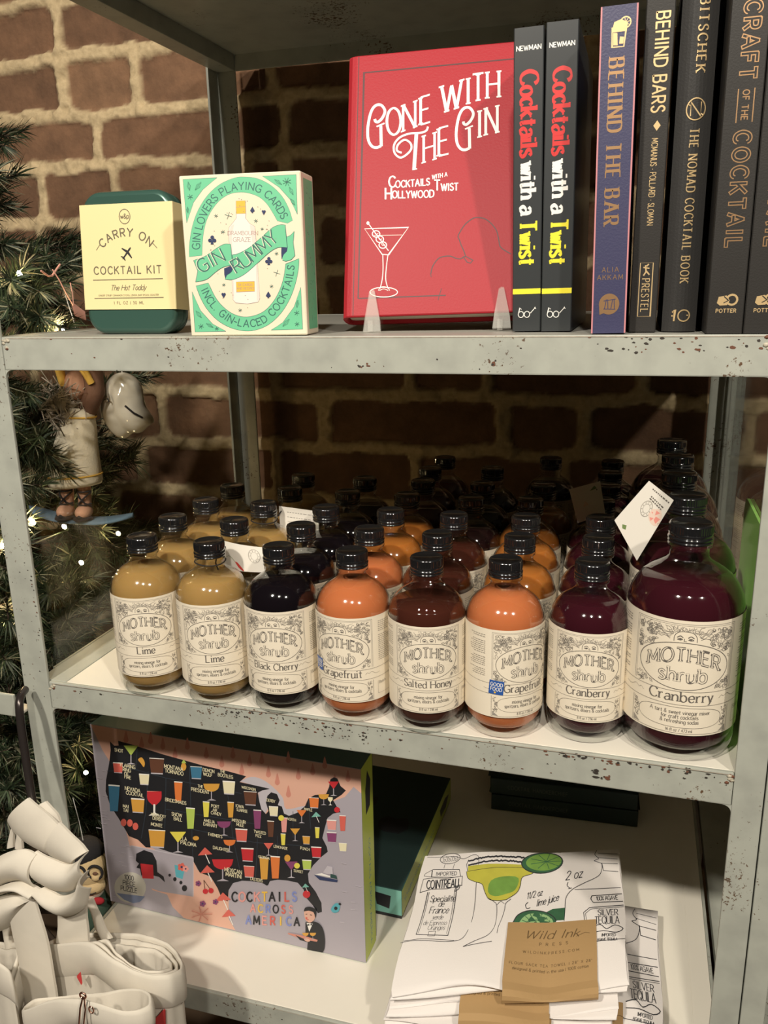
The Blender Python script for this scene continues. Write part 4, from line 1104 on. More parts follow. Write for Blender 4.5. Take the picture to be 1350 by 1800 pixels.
# ------------------------------------------------------------------ middle bay: rows of drink bottles
def bottle_profiles(k):
    """k = 's' the small bottle, 'l' the large one: outer glass, liquid and cap outlines (radius, height)"""
    if k == 's':
        R, sh, nr, nz, top = 0.0302, 0.0905, 0.0113, 0.1165, 0.1365
        shoulder = [(R, sh), (0.0298, 0.0945), (0.0284, 0.0990), (0.0258, 0.1035), (0.0222, 0.1075), (0.0180, 0.1105), (0.0143, 0.1130), (0.0122, 0.1152), (nr, nz)]
        cz, cr = 0.1232, 0.0128
    else:
        R, sh, nr, nz, top = 0.0408, 0.1080, 0.0136, 0.1455, 0.1700
        shoulder = [(R, sh), (0.0404, 0.1130), (0.0390, 0.1190), (0.0360, 0.1255), (0.0315, 0.1315), (0.0255, 0.1365), (0.0198, 0.1400), (0.0155, 0.1430), (nr, nz)]
        cz, cr = 0.1555, 0.0153
    base = [(R * 0.72, 0.0016), (R * 0.80, 0.0), (R * 0.88, 0.0008), (R * 0.95, 0.0042), (R * 0.985, 0.0085), (R, 0.0140)]
    outer = base + shoulder + [(nr, cz - 0.0030), (nr + 0.0016, cz - 0.0022), (nr + 0.0017, cz - 0.0010), (nr, cz - 0.0002)]
    return R, base, shoulder, outer, nr, cz, cr, top
def glass_mesh(k):
    R, base, sh, outer, nr, cz, cr, top = bottle_profiles(k)
    b = MB(); b.lathe([(0.0, 0.0026)] + outer, 'bottle_glass', 48, closed=False); return b
def liquid_mesh(k, level, mt):
    R, base, sh, outer, nr, cz, cr, top = bottle_profiles(k)
    g = 0.0011; H = top * level
    pts = [(0.0, 0.0062), (R * 0.70, 0.0060), (R * 0.83, 0.0080), (R * 0.93, 0.0125), (R - g, 0.0190)]
    for r, z in sh + [(nr, cz - 0.004)]:
        if z >= H: break
        pts.append((r - g, z))
    # radius of the glass at the fill level
    full = sh + [(nr, cz)]
    for (r0, z0), (r1, z1) in zip(full[:-1], full[1:]):
        if z0 <= H <= z1: pts.append((r0 + (r1 - r0) * (H - z0) / (z1 - z0) - g, H)); break
    pts.append((0.0, H - 0.0002))
    b = MB(); b.lathe(pts, mt, 48, closed=False); return b
def cap_mesh(k):
    R, base, sh, outer, nr, cz, cr, top = bottle_profiles(k)
    b = MB(); h = top - cz
    pr = [(cr * 0.90, cz)]
    for z0, z1, amp in ((0.0, 0.15, 0.035), (0.15, 0.36, 0.045), (0.36, 0.54, 0.02)):   # rolled beads of the lower skirt
        for q in range(9): pr.append((cr * (0.965 + amp * 1.35 * math.sin(PI * q / 8)), cz + h * (z0 + (z1 - z0) * q / 8)))
    b.lathe(pr, 'cap_black', 48, closed=False)
    n = 96; rows = []
    for z, r in ((cz + h * 0.54, cr * 0.985), (cz + h * 0.90, cr * 0.985)):
        rows.append([((r + (0.00022 if i % 2 else -0.00012)) * math.cos(2 * PI * i / n), (r + (0.00022 if i % 2 else -0.00012)) * math.sin(2 * PI * i / n), z) for i in range(n)])
    b.grid(rows, 'cap_black', False, wrap=True)
    b.lathe([(cr * 0.985, cz + h * 0.90), (cr * 0.955, cz + h * 0.975), (cr * 0.90, top), (cr * 0.84, top - 0.0002), (cr * 0.80, top - 0.0006), (0.0, top - 0.0006)], 'cap_black', 48, closed=False)
    return b

def label_mesh(k, flavour, fine=True):
    R = 0.0302 if k == 's' else 0.0408
    z0, H = (0.0195, 0.0710) if k == 's' else (0.0235, 0.0870)
    rl = R + 0.00035
    b = MB()
    half = math.radians(165); n = 66
    for flip, rr_ in ((0, rl), (1, rl - 0.00018)):
        rows = [[(rr_ * math.sin(-half + 2 * half * i / n), -rr_ * math.cos(-half + 2 * half * i / n), z0 + v) for i in range(n + 1)] for v in (0, H)]
        b.grid(rows, 'label_paper', True)
    a = Art(b, lambda u, v, h: ((rl + h) * math.sin(u / rl), -(rl + h) * math.cos(u / rl), z0 + v), step=0.00006, maxseg=0.0016)
    s = R / 0.0302; hs = H / 0.071
    I, J = 'label_ink', 'label_ink_soft'
    hw = 0.0266 * s; U = lambda x: x * s; V = lambda v: v * hs
    # main frame with a double line, open below for the oval
    zt, zb = V(0.0690), V(0.0290)
    a.line([(-hw, zb), (-hw, zt), (hw, zt), (hw, zb)], 0.00028 * s, J)
    a.line([(-hw + U(.0009), zb), (-hw + U(.0009), zt - U(.0009)), (hw - U(.0009), zt - U(.0009)), (hw - U(.0009), zb)], 0.0002 * s, J)
    oc = (0, V(0.0432)); oa, ob = U(0.0236), V(0.0145)
    a.line(a.ell(oc, oa, ob, 60), 0.00042 * s, I, True)
    rnd = random.Random(hash(k) % 7 + 3)
    # half a face rising behind the oval, with streaming hair
    fy = V(0.0584)
    a.line(cm2([(-U(.0056), fy), (-U(.0054), fy + U(.0028)), (-U(.0036), fy + U(.0050)), (0, fy + U(.0056)), (U(.0036), fy + U(.0050)), (U(.0054), fy + U(.0028)), (U(.0056), fy)], 4), 0.00035 * s, I)
    for sx in (-1, 1):
        a.line(cm2([(sx * U(.0012), fy + U(.0022)), (sx * U(.0026), fy + U(.0031)), (sx * U(.0042), fy + U(.0021))], 4), 0.0005 * s, I)
        a.line(cm2([(sx * U(.0014), fy + U(.0012)), (sx * U(.0026), fy + U(.0018)), (sx * U(.0039), fy + U(.0011)), (sx * U(.0026), fy + U(.0008))], 3), 0.0004 * s, I, True)
        a.ellipse((sx * U(.0026), fy + U(.0013)), U(.0005), U(.0005), I, 8)
    a.line([(-U(.0005), fy + U(.0018)), (-U(.0007), fy + U(.0003)), (U(.0006), fy + U(.0003))], 0.0003 * s, I)
    for i in range(34 if fine else 18):
        t = math.radians(8 + 164 * (i + rnd.uniform(-.3, .3)) / 33); r0 = U(.0066); r1 = U(rnd.uniform(.0085, .0145)) * (1.0 if abs(math.cos(t)) < .8 else 1.2)
        pts = []
        for j in range(6):
            r = r0 + (r1 - r0) * j / 5; w_ = U(.0006) * math.sin(j * 1.9 + i)
            x, y = r * math.cos(t) * 1.15 - w_ * math.sin(t), fy + U(.0008) + r * math.sin(t) * 0.78 + w_ * math.cos(t)
            if y < zt - U(.0013) and abs(x) < hw - U(.0012): pts.append((x, y))
        if len(pts) > 1: a.line(pts, 0.00026 * s, J if i % 3 else I, up=False)
    # leaves and scrolls filling the corners outside the oval
    def outside(x, y, m=1.08): return (x / (oa * m)) ** 2 + ((y - oc[1]) / (ob * m)) ** 2 > 1
    cnt = 0; tries = 0
    while cnt < (190 if fine else 40) and tries < 6000:
        tries += 1
        x, y = rnd.uniform(-hw + U(.0022), hw - U(.0022)), rnd.uniform(zb + U(.001), zt - U(.0024))
        if not outside(x, y) or (abs(x) < U(.0125) and y > fy - U(.001)): continue
        r = U(rnd.uniform(.0008, .0017)); t0 = rnd.uniform(0, 2 * PI); kind = rnd.random()
        if kind < 0.55:
            pts = [(x + r * (1 - q / 9) * math.cos(t0 + q * 0.75), y + r * (1 - q / 9) * math.sin(t0 + q * 0.75)) for q in range(8)]
            a.line(pts, 0.00026 * s, I if rnd.random() < .5 else J, up=False)
        else:
            c, s_ = math.cos(t0), math.sin(t0)
            a.line([(x - r * c, y - r * s_), (x - .5 * r * s_, y + .5 * r * c), (x + r * c, y + r * s_), (x + .5 * r * s_, y - .5 * r * c)], 0.00026 * s, J if rnd.random() < .6 else I, True, up=False)
        cnt += 1
    # MOTHER shrub in open letters
    drop = lambda x, y: (x, y - (x / U(.0195)) ** 2 * V(.0062))
    a.text('MOTHER', 0, V(.0462), V(.0084), I, 0.21, 0.16, 0.055, 0, 0.10, 'c', drop, 0.80 * s / hs, 10, inner='label_paper', outline=0.056)
    a.text('shrub', 0, V(.0338), V(.0086), I, 0.20, 0.18, 0.03, 0, 0.10, 'c', None, 0.90 * s / hs, 10, inner='label_paper', outline=0.048)
    # banner
    for v in (0.0277, 0.0192):
        sg = 1
        pts = [(rl * math.radians(d), V(v) + V(.0009) * (max(0, abs(d) - 46) / 60.0)) for d in range(-128, 129, 4)]
        a.line(pts, 0.0003 * s, J)
    for sx in (-1, 1):
        a.line(cm2([(sx * U(.0200), V(.0232)), (sx * U(.0215), V(.0248)), (sx * U(.0232), V(.0240)), (sx * U(.0255), V(.0252)), (sx * U(.0290), V(.0232)), (sx * U(.0330), V(.0236))], 4), 0.00022 * s, J)
    sz = V(.0062) if len(flavour) < 11 else V(.0056)
    a.text(flavour, 0, V(.0214), sz, I, 0.145, 0.06, 0.06, 0, 0.07, 'c', None, 0.94 * s / hs, 15)
    # lower cartouche
    z1, z2 = V(0.0012), V(0.0180)
    a.line([(-hw, z2), (-hw, z1), (hw, z1), (hw, z2)], 0.00028 * s, J)
    cart = []
    for t in range(0, 361, 9):
        q = math.radians(t); c, s_ = math.cos(q), math.sin(q)
        cart.append((hw * 0.83 * math.copysign(abs(c) ** 0.55, c), V(.0112) + V(.0064) * math.copysign(abs(s_) ** 0.8, s_)))
    a.line(cart[:-1], 0.00028 * s, J, True)
    for sx in (-1, 1):
        for i in range(22 if fine else 5):
            x, y = sx * U(rnd.uniform(.0222, .0252)), V(rnd.uniform(.0050, .0170)); r = U(rnd.uniform(.0006, .0011)); t0 = rnd.uniform(0, 6)
            a.line([(x + r * (1 - q / 8) * math.cos(t0 + q * .8), y + r * (1 - q / 8) * math.sin(t0 + q * .8)) for q in range(7)], 0.00026 * s, I if i % 2 else J, up=False)
        a.fill([(sx * hw * .97, z1 + U(.0005)), (sx * hw * .97, z1 + U(.0040)), (sx * hw * .80, z1 + U(.0005))], J)
    kw = dict(w=0.13, thin=0.07, serif=0.03, track=0.07, align='c', xs=0.86 * s / hs)
    if k == 's':
        a.text('mixing vinegar for', 0, V(.0122), V(.0027), I, **kw); a.text('spritzers, elixirs & cocktails', 0, V(.0088), V(.0027), I, **kw)
        a.text('8 fl oz / 236 ml', 0, V(.0024), V(.0020), I, **kw)
    else:
        for i, t in enumerate(('A tart & sweet vinegar mixer', 'for craft cocktails', '& refreshing sodas')): a.text(t, 0, V(.0134 - .0029 * i), V(.0023), I, **kw)
        a.text('16 fl oz / 473 ml', 0, V(.0022), V(.0018), I, **kw)
    # small print columns beside the panel: strokes too small to read
    for side, al in ((1, 1), (-1, 1)):
        v = V(.0660)
        while v > V(.033):
            x0 = side * rl * math.radians(60); L = U(rnd.uniform(.010, .015)); x = 0
            while x < L:
                w_ = U(rnd.uniform(.0009, .0024)); a.line([(x0 + side * x, v), (x0 + side * min(L, x + w_), v)], 0.0005 * s, J, up=False); x += w_ + U(.0006)
            v -= V(.0016 if rnd.random() < .82 else .0034)
    a.line([(U(.0310), V(.0160)), (U(.0310), V(.0050)), (U(.0440), V(.0050))], 0.0002 * s, J)
    a.text('Batch:', U(.0318), V(.0132), V(.0024), J, 0.13, 0.08, track=0.12)
    return b

MESH = {}
def mesh_of(key, fn):
    if key not in MESH:
        o = fn().build(key[0]); MESH[key] = o.data; bpy.data.objects.remove(o)
    return MESH[key]
def child(name, me, parent, rot=0.0):
    o = bpy.data.objects.new(name, me); COL.objects.link(o); o.parent = parent; o.rotation_euler = (0, 0, rot); return o
KIND = {'lime': ('Lime', 'liquid_lime', 'pale amber lime'), 'bc': ('Black Cherry', 'liquid_black_cherry', 'black cherry'), 'gf': ('Grapefruit', 'liquid_grapefruit', 'orange grapefruit'),
        'honey': ('Salted Honey', 'liquid_honey', 'brown salted honey'), 'cran': ('Cranberry', 'liquid_cranberry', 'dark cranberry'), 'or': ('Blood Orange', 'liquid_orange', 'amber orange'),
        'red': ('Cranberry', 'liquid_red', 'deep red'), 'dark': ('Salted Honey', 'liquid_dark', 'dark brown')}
ROWS = ['front row', 'second row', 'third row', 'fourth row', 'fifth row', 'sixth row', 'seventh row', 'last row']
COLN = {0: 'leftmost column', 1: 'second column from the left', 2: 'third column from the left', 3: 'fourth column from the left', 4: 'fifth column from the left', 5: 'third column from the right', 6: 'column beside the large bottles', 7: 'column of large bottles'}
bottles = []
def bottle(kind, x, y, col, row, level=0.765, face=0.0, size='s'):
    fl, lq, words_ = KIND[kind]
    lab = '%s %s bottle with black cap, %s, %s' % ('large' if size == 'l' else 'small', words_, ROWS[row], COLN[col])
    t = thing('shrub_bottle', lab, 'bottle', (x, y, HB), (0, 0, 0), 'drink bottles on the middle shelf')
    child('glass_body', mesh_of(('glass_body', size), lambda: glass_mesh(size)), t)
    child('liquid', mesh_of(('liquid', size, lq, level), lambda: liquid_mesh(size, level, lq)), t)
    child('screw_cap', mesh_of(('screw_cap', size), lambda: cap_mesh(size)), t, random.uniform(0, 6))
    yaw = math.atan2(0.4895 - x, 0.5632 + y)   # label turned towards the aisle, then its own small twist
    child('paper_label', mesh_of(('paper_label', size, fl), lambda: label_mesh(size, fl)), t, yaw + math.radians(face))
    bottles.append((t, col, row))
    return t
F = [('lime', .0950, .0247, -11, .800), ('lime', .1588, .0241, -5, .775), ('bc', .2209, .0246, -16, .800), ('gf', .2828, .0264, -23, .815), ('honey', .3440, .0245, 1, .735), ('gf', .4035, .0324, 33, .815), ('cran', .4666, .0415, 2, .790)]
front_row = [bottle(k, x, y, i, 0, lv, f) for i, (k, x, y, f, lv) in enumerate(F)]
B2 = [('lime', .0881, .0870, 0), ('lime', .1500, .0880, 1), ('bc', .2156, .0860, 2), ('gf', .2778, .0880, 3), ('honey', .3380, .0868, 4), ('or', .4058, .0940, 5), ('cran', .4680, .1036, 6)]
for k, x, y, c in B2: bottle(k, x, y, c, 1, .795 if k != 'honey' else .755, random.uniform(-14, 14))
B3 = [('lime', .0885, .1490, 0), ('lime', .1504, .1500, 1), ('bc', .2158, .1480, 2), ('or', .2790, .1500, 3), ('honey', .3390, .1490, 4), ('or', .4030, .1556, 5), ('cran', .4672, .1656, 6)]
for k, x, y, c in B3: bottle(k, x, y, c, 2, .79, random.uniform(-18, 18))
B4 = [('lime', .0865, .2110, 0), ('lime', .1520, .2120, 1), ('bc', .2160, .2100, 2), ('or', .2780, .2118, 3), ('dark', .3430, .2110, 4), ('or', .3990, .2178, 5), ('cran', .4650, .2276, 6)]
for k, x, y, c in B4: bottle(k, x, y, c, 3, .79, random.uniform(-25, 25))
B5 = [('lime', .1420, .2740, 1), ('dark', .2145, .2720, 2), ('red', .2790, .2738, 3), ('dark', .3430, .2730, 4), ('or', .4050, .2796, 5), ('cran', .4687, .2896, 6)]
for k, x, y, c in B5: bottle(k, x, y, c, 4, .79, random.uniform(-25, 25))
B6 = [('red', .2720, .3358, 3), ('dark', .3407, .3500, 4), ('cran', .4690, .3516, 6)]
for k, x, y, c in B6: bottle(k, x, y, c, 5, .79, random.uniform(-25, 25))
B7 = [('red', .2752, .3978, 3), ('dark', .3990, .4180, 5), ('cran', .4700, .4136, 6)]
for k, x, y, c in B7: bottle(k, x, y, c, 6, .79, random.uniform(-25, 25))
big = [bottle('cran', .5335, .0435, 7, 0, .765, 3, 'l'), bottle('cran', .5348, .1262, 7, 1, .765, -60, 'l'), bottle('cran', .5320, .2085, 7, 2, .765, 20, 'l'), bottle('cran', .5340, .2908, 7, 3, .765, 0, 'l'), bottle('cran', .5310, .3730, 7, 4, .765, 0, 'l')]

# award stickers on the two front grapefruit bottles
def sticker(parent, deg, v, size, tilt):
    r = 0.0302 + 0.00075
    b = MB(); h = size / 2
    yaw = math.radians(deg)
    c, s_ = math.cos(tilt), math.sin(tilt)
    f = lambda u, w, hh: ((r + hh) * math.sin(yaw + (u * c - w * s_) / r), -(r + hh) * math.cos(yaw + (u * c - w * s_) / r), v + u * s_ + w * c)
    n = 8
    b.grid([[f(-h + size * i / n, -h + size * j / n, 0) for i in range(n + 1)] for j in range(n + 1)], 'sticker_blue', True)
    a = Art(b, f, step=0.00006, maxseg=0.001)
    a.text('GOOD', 0, size * .10, size * .24, 'ink_white', .18, align='c', track=.2, xs=.85); a.text('FOOD', 0, -size * .24, size * .24, 'ink_white', .18, align='c', track=.2, xs=.85)
    a.ellipse((-size * .06, -size * .36), size * .07, size * .07, 'gold_yellow', 10)
    b.build('award_sticker', parent)
def cam_yaw(t): return math.degrees(math.atan2(0.4895 - t.location.x, 0.5632 + t.location.y))
sticker(front_row[5], cam_yaw(front_row[5]) - 10, 0.0445, 0.0112, -0.08)
sticker(front_row[3], cam_yaw(front_row[3]) - 66, 0.0470, 0.0105, 0.05)

# paper swing tags hanging from bottle necks
def swing_tag(name, label, neck, corners, art_fn, loop_r=0.0128, curl=0.0, side=None):
    """corners: tl, tr, br, bl of the card; neck: (x, y, z) of the bottle neck the string goes round"""
    t = thing(name, label, 'tag', tuple(neck))
    o = Vector(neck)
    tl_, tr_, br_, bl_ = [Vector(p) - o for p in corners]
    nrm = (tr_ - tl_).cross(bl_ - tl_).normalized() * -1
    if nrm.y > 0: nrm = -nrm
    def f(u, v, h):
        top = tl_.lerp(tr_, u); bot = bl_.lerp(br_, u)
        return bot.lerp(top, v) + nrm * (h + curl * math.sin(PI * u) )
    b = MB(); n = 12
    b.grid([[f(i / n, j / 6, 0) for i in range(n + 1)] for j in range(7)], 'card_white', True)
    b.grid([[f(i / n, j / 6, -0.0003) for i in range(n, -1, -1)] for j in range(7)], 'card_white', True)
    a = Art(b, f, step=0.00008)
    art_fn(a)
    b.build('tag_card', t)
    s = MB(); k = 20
    s.tube([(loop_r * math.cos(2 * PI * i / k), loop_r * math.sin(2 * PI * i / k), 0.0006 * math.sin(4 * PI * i / k)) for i in range(k)], 0.0006, 'string_black', 6, closed=True)
    att = f(*(side or (0.08, 0.9)), 0.0)
    d = Vector((att.x, att.y, 0)).normalized() * loop_r
    s.tube([d, d.lerp(att, .5) + Vector((0, 0, -.001)), att], 0.0006, 'string_black', 6)
    s.tube([d, d + Vector((-.001, -.001, -.006)), d + Vector((.001, -.001, -.012))], 0.0006, 'string_black', 6)
    s.build('tag_string', t)
    return t
def seal(a, u, v, ru, rv):
    I = 'label_ink_soft'
    a.line(a.ell((u, v), ru, rv, 20), 0.012, I, True); a.line(a.ell((u, v), ru * .6, rv * .6, 14), 0.008, I, True)
    for q in range(10): a.line([(u + ru * .68 * math.cos(q * .63), v + rv * .68 * math.sin(q * .63)), (u + ru * .9 * math.cos(q * .63), v + rv * .9 * math.sin(q * .63))], 0.012, I, up=False)
def words_(a, u0, u1, vs):
    r_ = random.Random(4)
    for v in vs:
        u = u0
        while u < u1: w = r_.uniform(.03, .09); a.line([(u, v), (min(u1, u + w), v)], 0.022, 'label_ink', up=False); u += w + .025
def art_pepper(a):
    seal(a, .80, .62, .13, .26)
    a.fill(cm2([(.30, .34), (.38, .30), (.46, .16), (.52, .02), (.46, .04), (.38, .14)], 4), 'card_red'); a.line(cm2([(.08, .44), (.16, .50), (.24, .44), (.30, .33)], 4), 0.012, 'card_green')
def art_orange(a): words_(a, .2, .85, (.78, .56)); a.line([(.2, .36), (.7, .36)], .01, 'label_ink_soft')
def art_grape(a):
    seal(a, .45, .62, .16, .13); words_(a, .25, .92, (.93,)); words_(a, .35, .85, (.82, .78))
    a.fill([(u, v + .27) for u, v in cm2([(.60, .42), (.80, .50), (.95, .44), (.99, .33), (.88, .26), (.70, .26), (.58, .32)], 4)], 'card_blush')
    for q in [[(.62, .38), (.74, .42), (.70, .36)], [(.72, .45), (.86, .46), (.76, .38)], [(.80, .38), (.95, .40), (.90, .30), (.80, .32)], [(.66, .30), (.78, .34), (.74, .27)]]: a.fill([(u, v + .27) for u, v in q], 'card_pink')
    a.fill([(.20, .10), (.30, .16), (.34, .10), (.26, .06)], 'card_green')
def art_plain(a):
    a.fill([(.62, .80), (.80, .92), (.86, .82)], 'card_green'); a.fill([(.30, .40), (.42, .56), (.50, .42)], 'card_blush')
swing_tag('swing_tag', 'white swing tag with a red chilli drawing behind the second lime bottle', (.1588, .0241, HB + .1185),
          ((.1525, .0565, -.1765), (.1925, .0550, -.1800), (.1950, .0510, -.2010), (.1560, .0550, -.2020)), art_pepper, curl=0.003, side=(.10, .80))
swing_tag('swing_tag', 'cream swing tag with printed lines among the back lime bottles', (.1504, .1500, HB + .1185),
          ((.1595, .1660, -.1740), (.2000, .1690, -.1780), (.2000, .1670, -.2000), (.1600, .1650, -.1960)), art_orange, side=(.06, .8))
swing_tag('swing_tag', 'tilted white swing tag with pink fruit drawing beside the large bottles', (.5348, .1262, HB + .1500),
          ((.5037, .0850, -.1140), (.5225, .0860, -.1285), (.4985, .0850, -.1785), (.4799, .0850, -.1467)), art_grape, loop_r=0.0150, side=(.95, .6))
swing_tag('swing_tag', 'pale swing tag in shadow behind the cranberry bottle column', (.4650, .2276, HB + .1185),
          ((.4370, .1920, -.1495), (.4640, .1960, -.1415), (.4700, .1960, -.1720), (.4460, .1920, -.1810)), art_plain, side=(.85, .8))

# ------------------------------------------------------------------ lower bay: puzzle boxes, dark boxes, tea towels
def glass_icon(a, kind, x, y, s, col, rim='ink_white'):
    """little printed drinks; sketch coordinates, y down; (x, y) centre"""
    if kind == 'martini':
        a.fill([(x - s * .55, y - s * .6), (x + s * .55, y - s * .6), (x, y + s * .15)], col); a.line([(x, y + s * .1), (x, y + s * .75)], s * .07, 'lavender_light'); a.fill([(x - s * .35, y + s * .8), (x + s * .35, y + s * .8), (x, y + s * .68)], 'lavender_light')
    elif kind == 'coupe':
        a.fill(cm2([(x - s * .6, y - s * .4), (x - s * .45, y), (x, y + s * .18), (x + s * .45, y), (x + s * .6, y - s * .4)], 4), col); a.line([(x, y + s * .15), (x, y + s * .75)], s * .07, 'lavender'); a.fill([(x - s * .35, y + s * .82), (x + s * .35, y + s * .82), (x, y + s * .68)], 'lavender')
    elif kind == 'wine':
        a.fill(cm2([(x - s * .45, y - s * .7), (x - s * .42, y - s * .2), (x - s * .1, y + s * .15), (x + s * .1, y + s * .15), (x + s * .42, y - s * .2), (x + s * .45, y - s * .7)], 4), col); a.line([(x - s * .45, y - s * .7), (x + s * .45, y - s * .66)], s * .07, 'peach'); a.line([(x, y + s * .1), (x, y + s * .65)], s * .12, 'ink_white'); a.fill([(x - s * .35, y + s * .8), (x + s * .35, y + s * .8), (x, y + s * .58)], 'ink_white')
    elif kind == 'tall':
        a.fill([(x - s * .32, y - s * .75), (x + s * .32, y - s * .7), (x + s * .22, y + s * .75), (x - s * .22, y + s * .75)], col); a.line([(x - s * .32, y - s * .75), (x + s * .32, y - s * .7)], s * .08, 'ink_white')
    elif kind == 'rocks':
        a.fill([(x - s * .5, y - s * .5), (x + s * .5, y - s * .44), (x + s * .42, y + s * .55), (x - s * .38, y + s * .5)], col); a.line([(x - s * .5, y - s * .5), (x + s * .5, y - s * .44)], s * .10, 'ink_white'); a.line([(x - s * .38, y + s * .5), (x + s * .42, y + s * .55)], s * .08, 'lavender_light')
    elif kind == 'dot':
        a.ellipse((x, y), s * .5, s * .5, col, 14)
    elif kind == 'umbrella':
        a.fill([(x - s * .6, y + s * .2), (x, y - s * .5), (x + s * .65, y + s * .1)], col); a.line([(x + s * .05, y + s * .1), (x + s * .4, y + s * .9)], s * .07, 'ink_white')
    elif kind == 'flower':
        for q in range(5): a.ellipse((x + s * .32 * math.cos(q * 1.257), y + s * .32 * math.sin(q * 1.257)), s * .24, s * .24, col, 8)
        a.ellipse((x, y), s * .16, s * .16, 'navy', 8)
mat('roundel_grey', (0.55, 0.53, 0.46), 0.45)
for k_, c_ in (('lemon', (0.75, 0.66, 0.10)), ('amber', (0.66, 0.34, 0.06)), ('orange', (0.72, 0.20, 0.05)), ('red', (0.55, 0.03, 0.04)), ('coral', (0.66, 0.13, 0.10)), ('pinkish', (0.75, 0.33, 0.30)), ('plum', (0.24, 0.06, 0.16)), ('cream', (0.80, 0.74, 0.50)), ('cola', (0.12, 0.05, 0.03)), ('aqua', (0.10, 0.40, 0.48)), ('blue', (0.05, 0.18, 0.30)), ('yellowgreen', (0.46, 0.60, 0.12)), ('periwinkle', (0.22, 0.27, 0.58)), ('slate', (0.18, 0.22, 0.34))):
    mat('print_' + k_, c_, 0.45)

def puzzle_art(a):
    """the printed lid; sketch coordinates of the lid, y down"""
    a.fill([(19, 87), (1238, 290), (1254, 1158), (115, 877)], 'lavender')
    a.fill([(22, 90), (1238, 293), (1240, 400), (1205, 370), (1165, 415), (1100, 440), (1000, 470), (880, 560), (700, 420), (110, 260), (75, 205)], 'peach')
    a.fill([(180, 560), (240, 610), (320, 655), (480, 690), (500, 740), (570, 780), (640, 840), (640, 960), (670, 1010), (560, 985), (440, 955), (390, 905), (365, 850), (300, 830), (200, 640)], 'peach')
    # rain drops over the north
    r_ = random.Random(8)
    for x, y in [(180, 145), (290, 150), (345, 175), (400, 215), (455, 175), (540, 215), (610, 255), (660, 215), (735, 250), (790, 240), (820, 300), (860, 335), (910, 235), (955, 310), (1020, 290), (1075, 260), (1120, 340), (1180, 320), (910, 390), (250, 170), (700, 290)]:
        a.fill(cm2([(x, y - 28), (x + 8, y), (x + 11, y + 18), (x, y + 28), (x - 11, y + 18), (x - 8, y)], 3, True), 'peach_dark')
    # lakes
    a.fill(cm2([(690, 345), (740, 325), (790, 335), (840, 370), (885, 420), (900, 470), (985, 455), (960, 490), (890, 510), (860, 470), (840, 420), (800, 500), (775, 470), (775, 400), (745, 360)], 3), 'lavender_light')
    usa = [(108, 165), (128, 185), (147, 184), (145, 163), (200, 178), (350, 225), (520, 272), (640, 300), (720, 322), (690, 348), (745, 360), (800, 372), (826, 379), (792, 386), (772, 396), (780, 440), (788, 470), (808, 492), (820, 478), (808, 440), (815, 410), (832, 394), (858, 402), (870, 430), (862, 452), (880, 458), (890, 490), (912, 500), (950, 486), (985, 456), (1000, 422), (1030, 406), (1080, 402), (1094, 370), (1100, 336), (1116, 326), (1132, 332), (1146, 366), (1170, 386), (1150, 406), (1112, 430), (1130, 462), (1146, 484), (1112, 490), (1086, 510), (1072, 560), (1062, 600), (1082, 640), (1086, 662), (1060, 682), (1020, 722), (996, 760), (1000, 800), (1030, 840), (1056, 890), (1058, 930), (1040, 936), (1018, 902), (990, 870), (976, 830), (950, 800), (905, 790), (860, 786), (825, 792), (815, 815), (790, 800), (740, 792), (700, 790), (660, 800), (640, 832), (636, 882), (610, 870), (590, 822), (560, 772), (510, 752), (482, 702), (480, 682), (380, 662), (320, 642), (270, 640), (235, 606), (195, 590), (170, 546), (148, 510), (112, 455), (90, 390), (92, 340), (106, 260), (112, 205)]
    a.fill(usa, 'map_black')
    for l_ in [[(112, 262), (360, 330), (700, 400)], [(230, 200), (225, 290), (90, 300)], [(280, 300), (270, 480), (250, 600)], [(360, 330), (352, 650)], [(465, 270), (470, 440), (480, 680)], [(360, 470), (600, 510), (780, 540)], [(600, 300), (640, 420), (660, 600), (700, 790)], [(480, 560), (760, 620), (1060, 640)], [(770, 600), (760, 790)], [(860, 590), (860, 780)], [(930, 480), (930, 600)], [(1000, 430), (1010, 560)]]:
        a.line(l_, 2.2, 'map_line', up=False)
    a.fill([(640, 832), (660, 800), (720, 795), (800, 815), (870, 795), (950, 810), (990, 870), (1000, 920), (975, 1000), (700, 1000), (640, 930)], 'lavender')
    # inset panel lower left
    a.fill([(200, 632), (482, 690), (480, 860), (330, 835), (215, 790)], 'lavender'); a.line([(205, 632), (482, 688), (482, 860)], 3, 'lavender_light')
    a.fill([(228, 668), (262, 652), (300, 665), (318, 700), (322, 750), (350, 770), (356, 796), (330, 772), (290, 762), (250, 765), (245, 735), (228, 730), (240, 712), (226, 700)], 'map_black')
    a.fill([(246, 712), (302, 718), (306, 780), (256, 778)], 'print_red'); a.fill([(398, 718), (446, 728), (434, 782), (404, 772)], 'print_aqua'); glass_icon(a, 'flower', 430, 728, 34, 'print_coral'); glass_icon(a, 'flower', 448, 736, 26, 'print_pinkish')
    for x, y, r in [(377, 764, 6), (400, 782, 8), (427, 797, 7), (443, 822, 12)]: a.ellipse((x, y), r, r * 1.2, 'map_black', 10)
    # piece-count roundel
    a.ellipse((201, 818), 70, 68, 'roundel_grey', 36)
    a.fill([(140, 842), (268, 858), (245, 882), (215, 888), (175, 872)], 'print_slate')
    old = a.uv
    def T(t, x, y, s, mt, w=.16, track=.2, sl=0.19, al='c', xs=1.0, **k):
        a.uv = lambda e: old((x + e[0], y - e[1] + sl * e[0])); a.text(t, 0, 0, s, mt, w, align=al, track=track * .5, xs=xs * .82, **k); a.uv = old
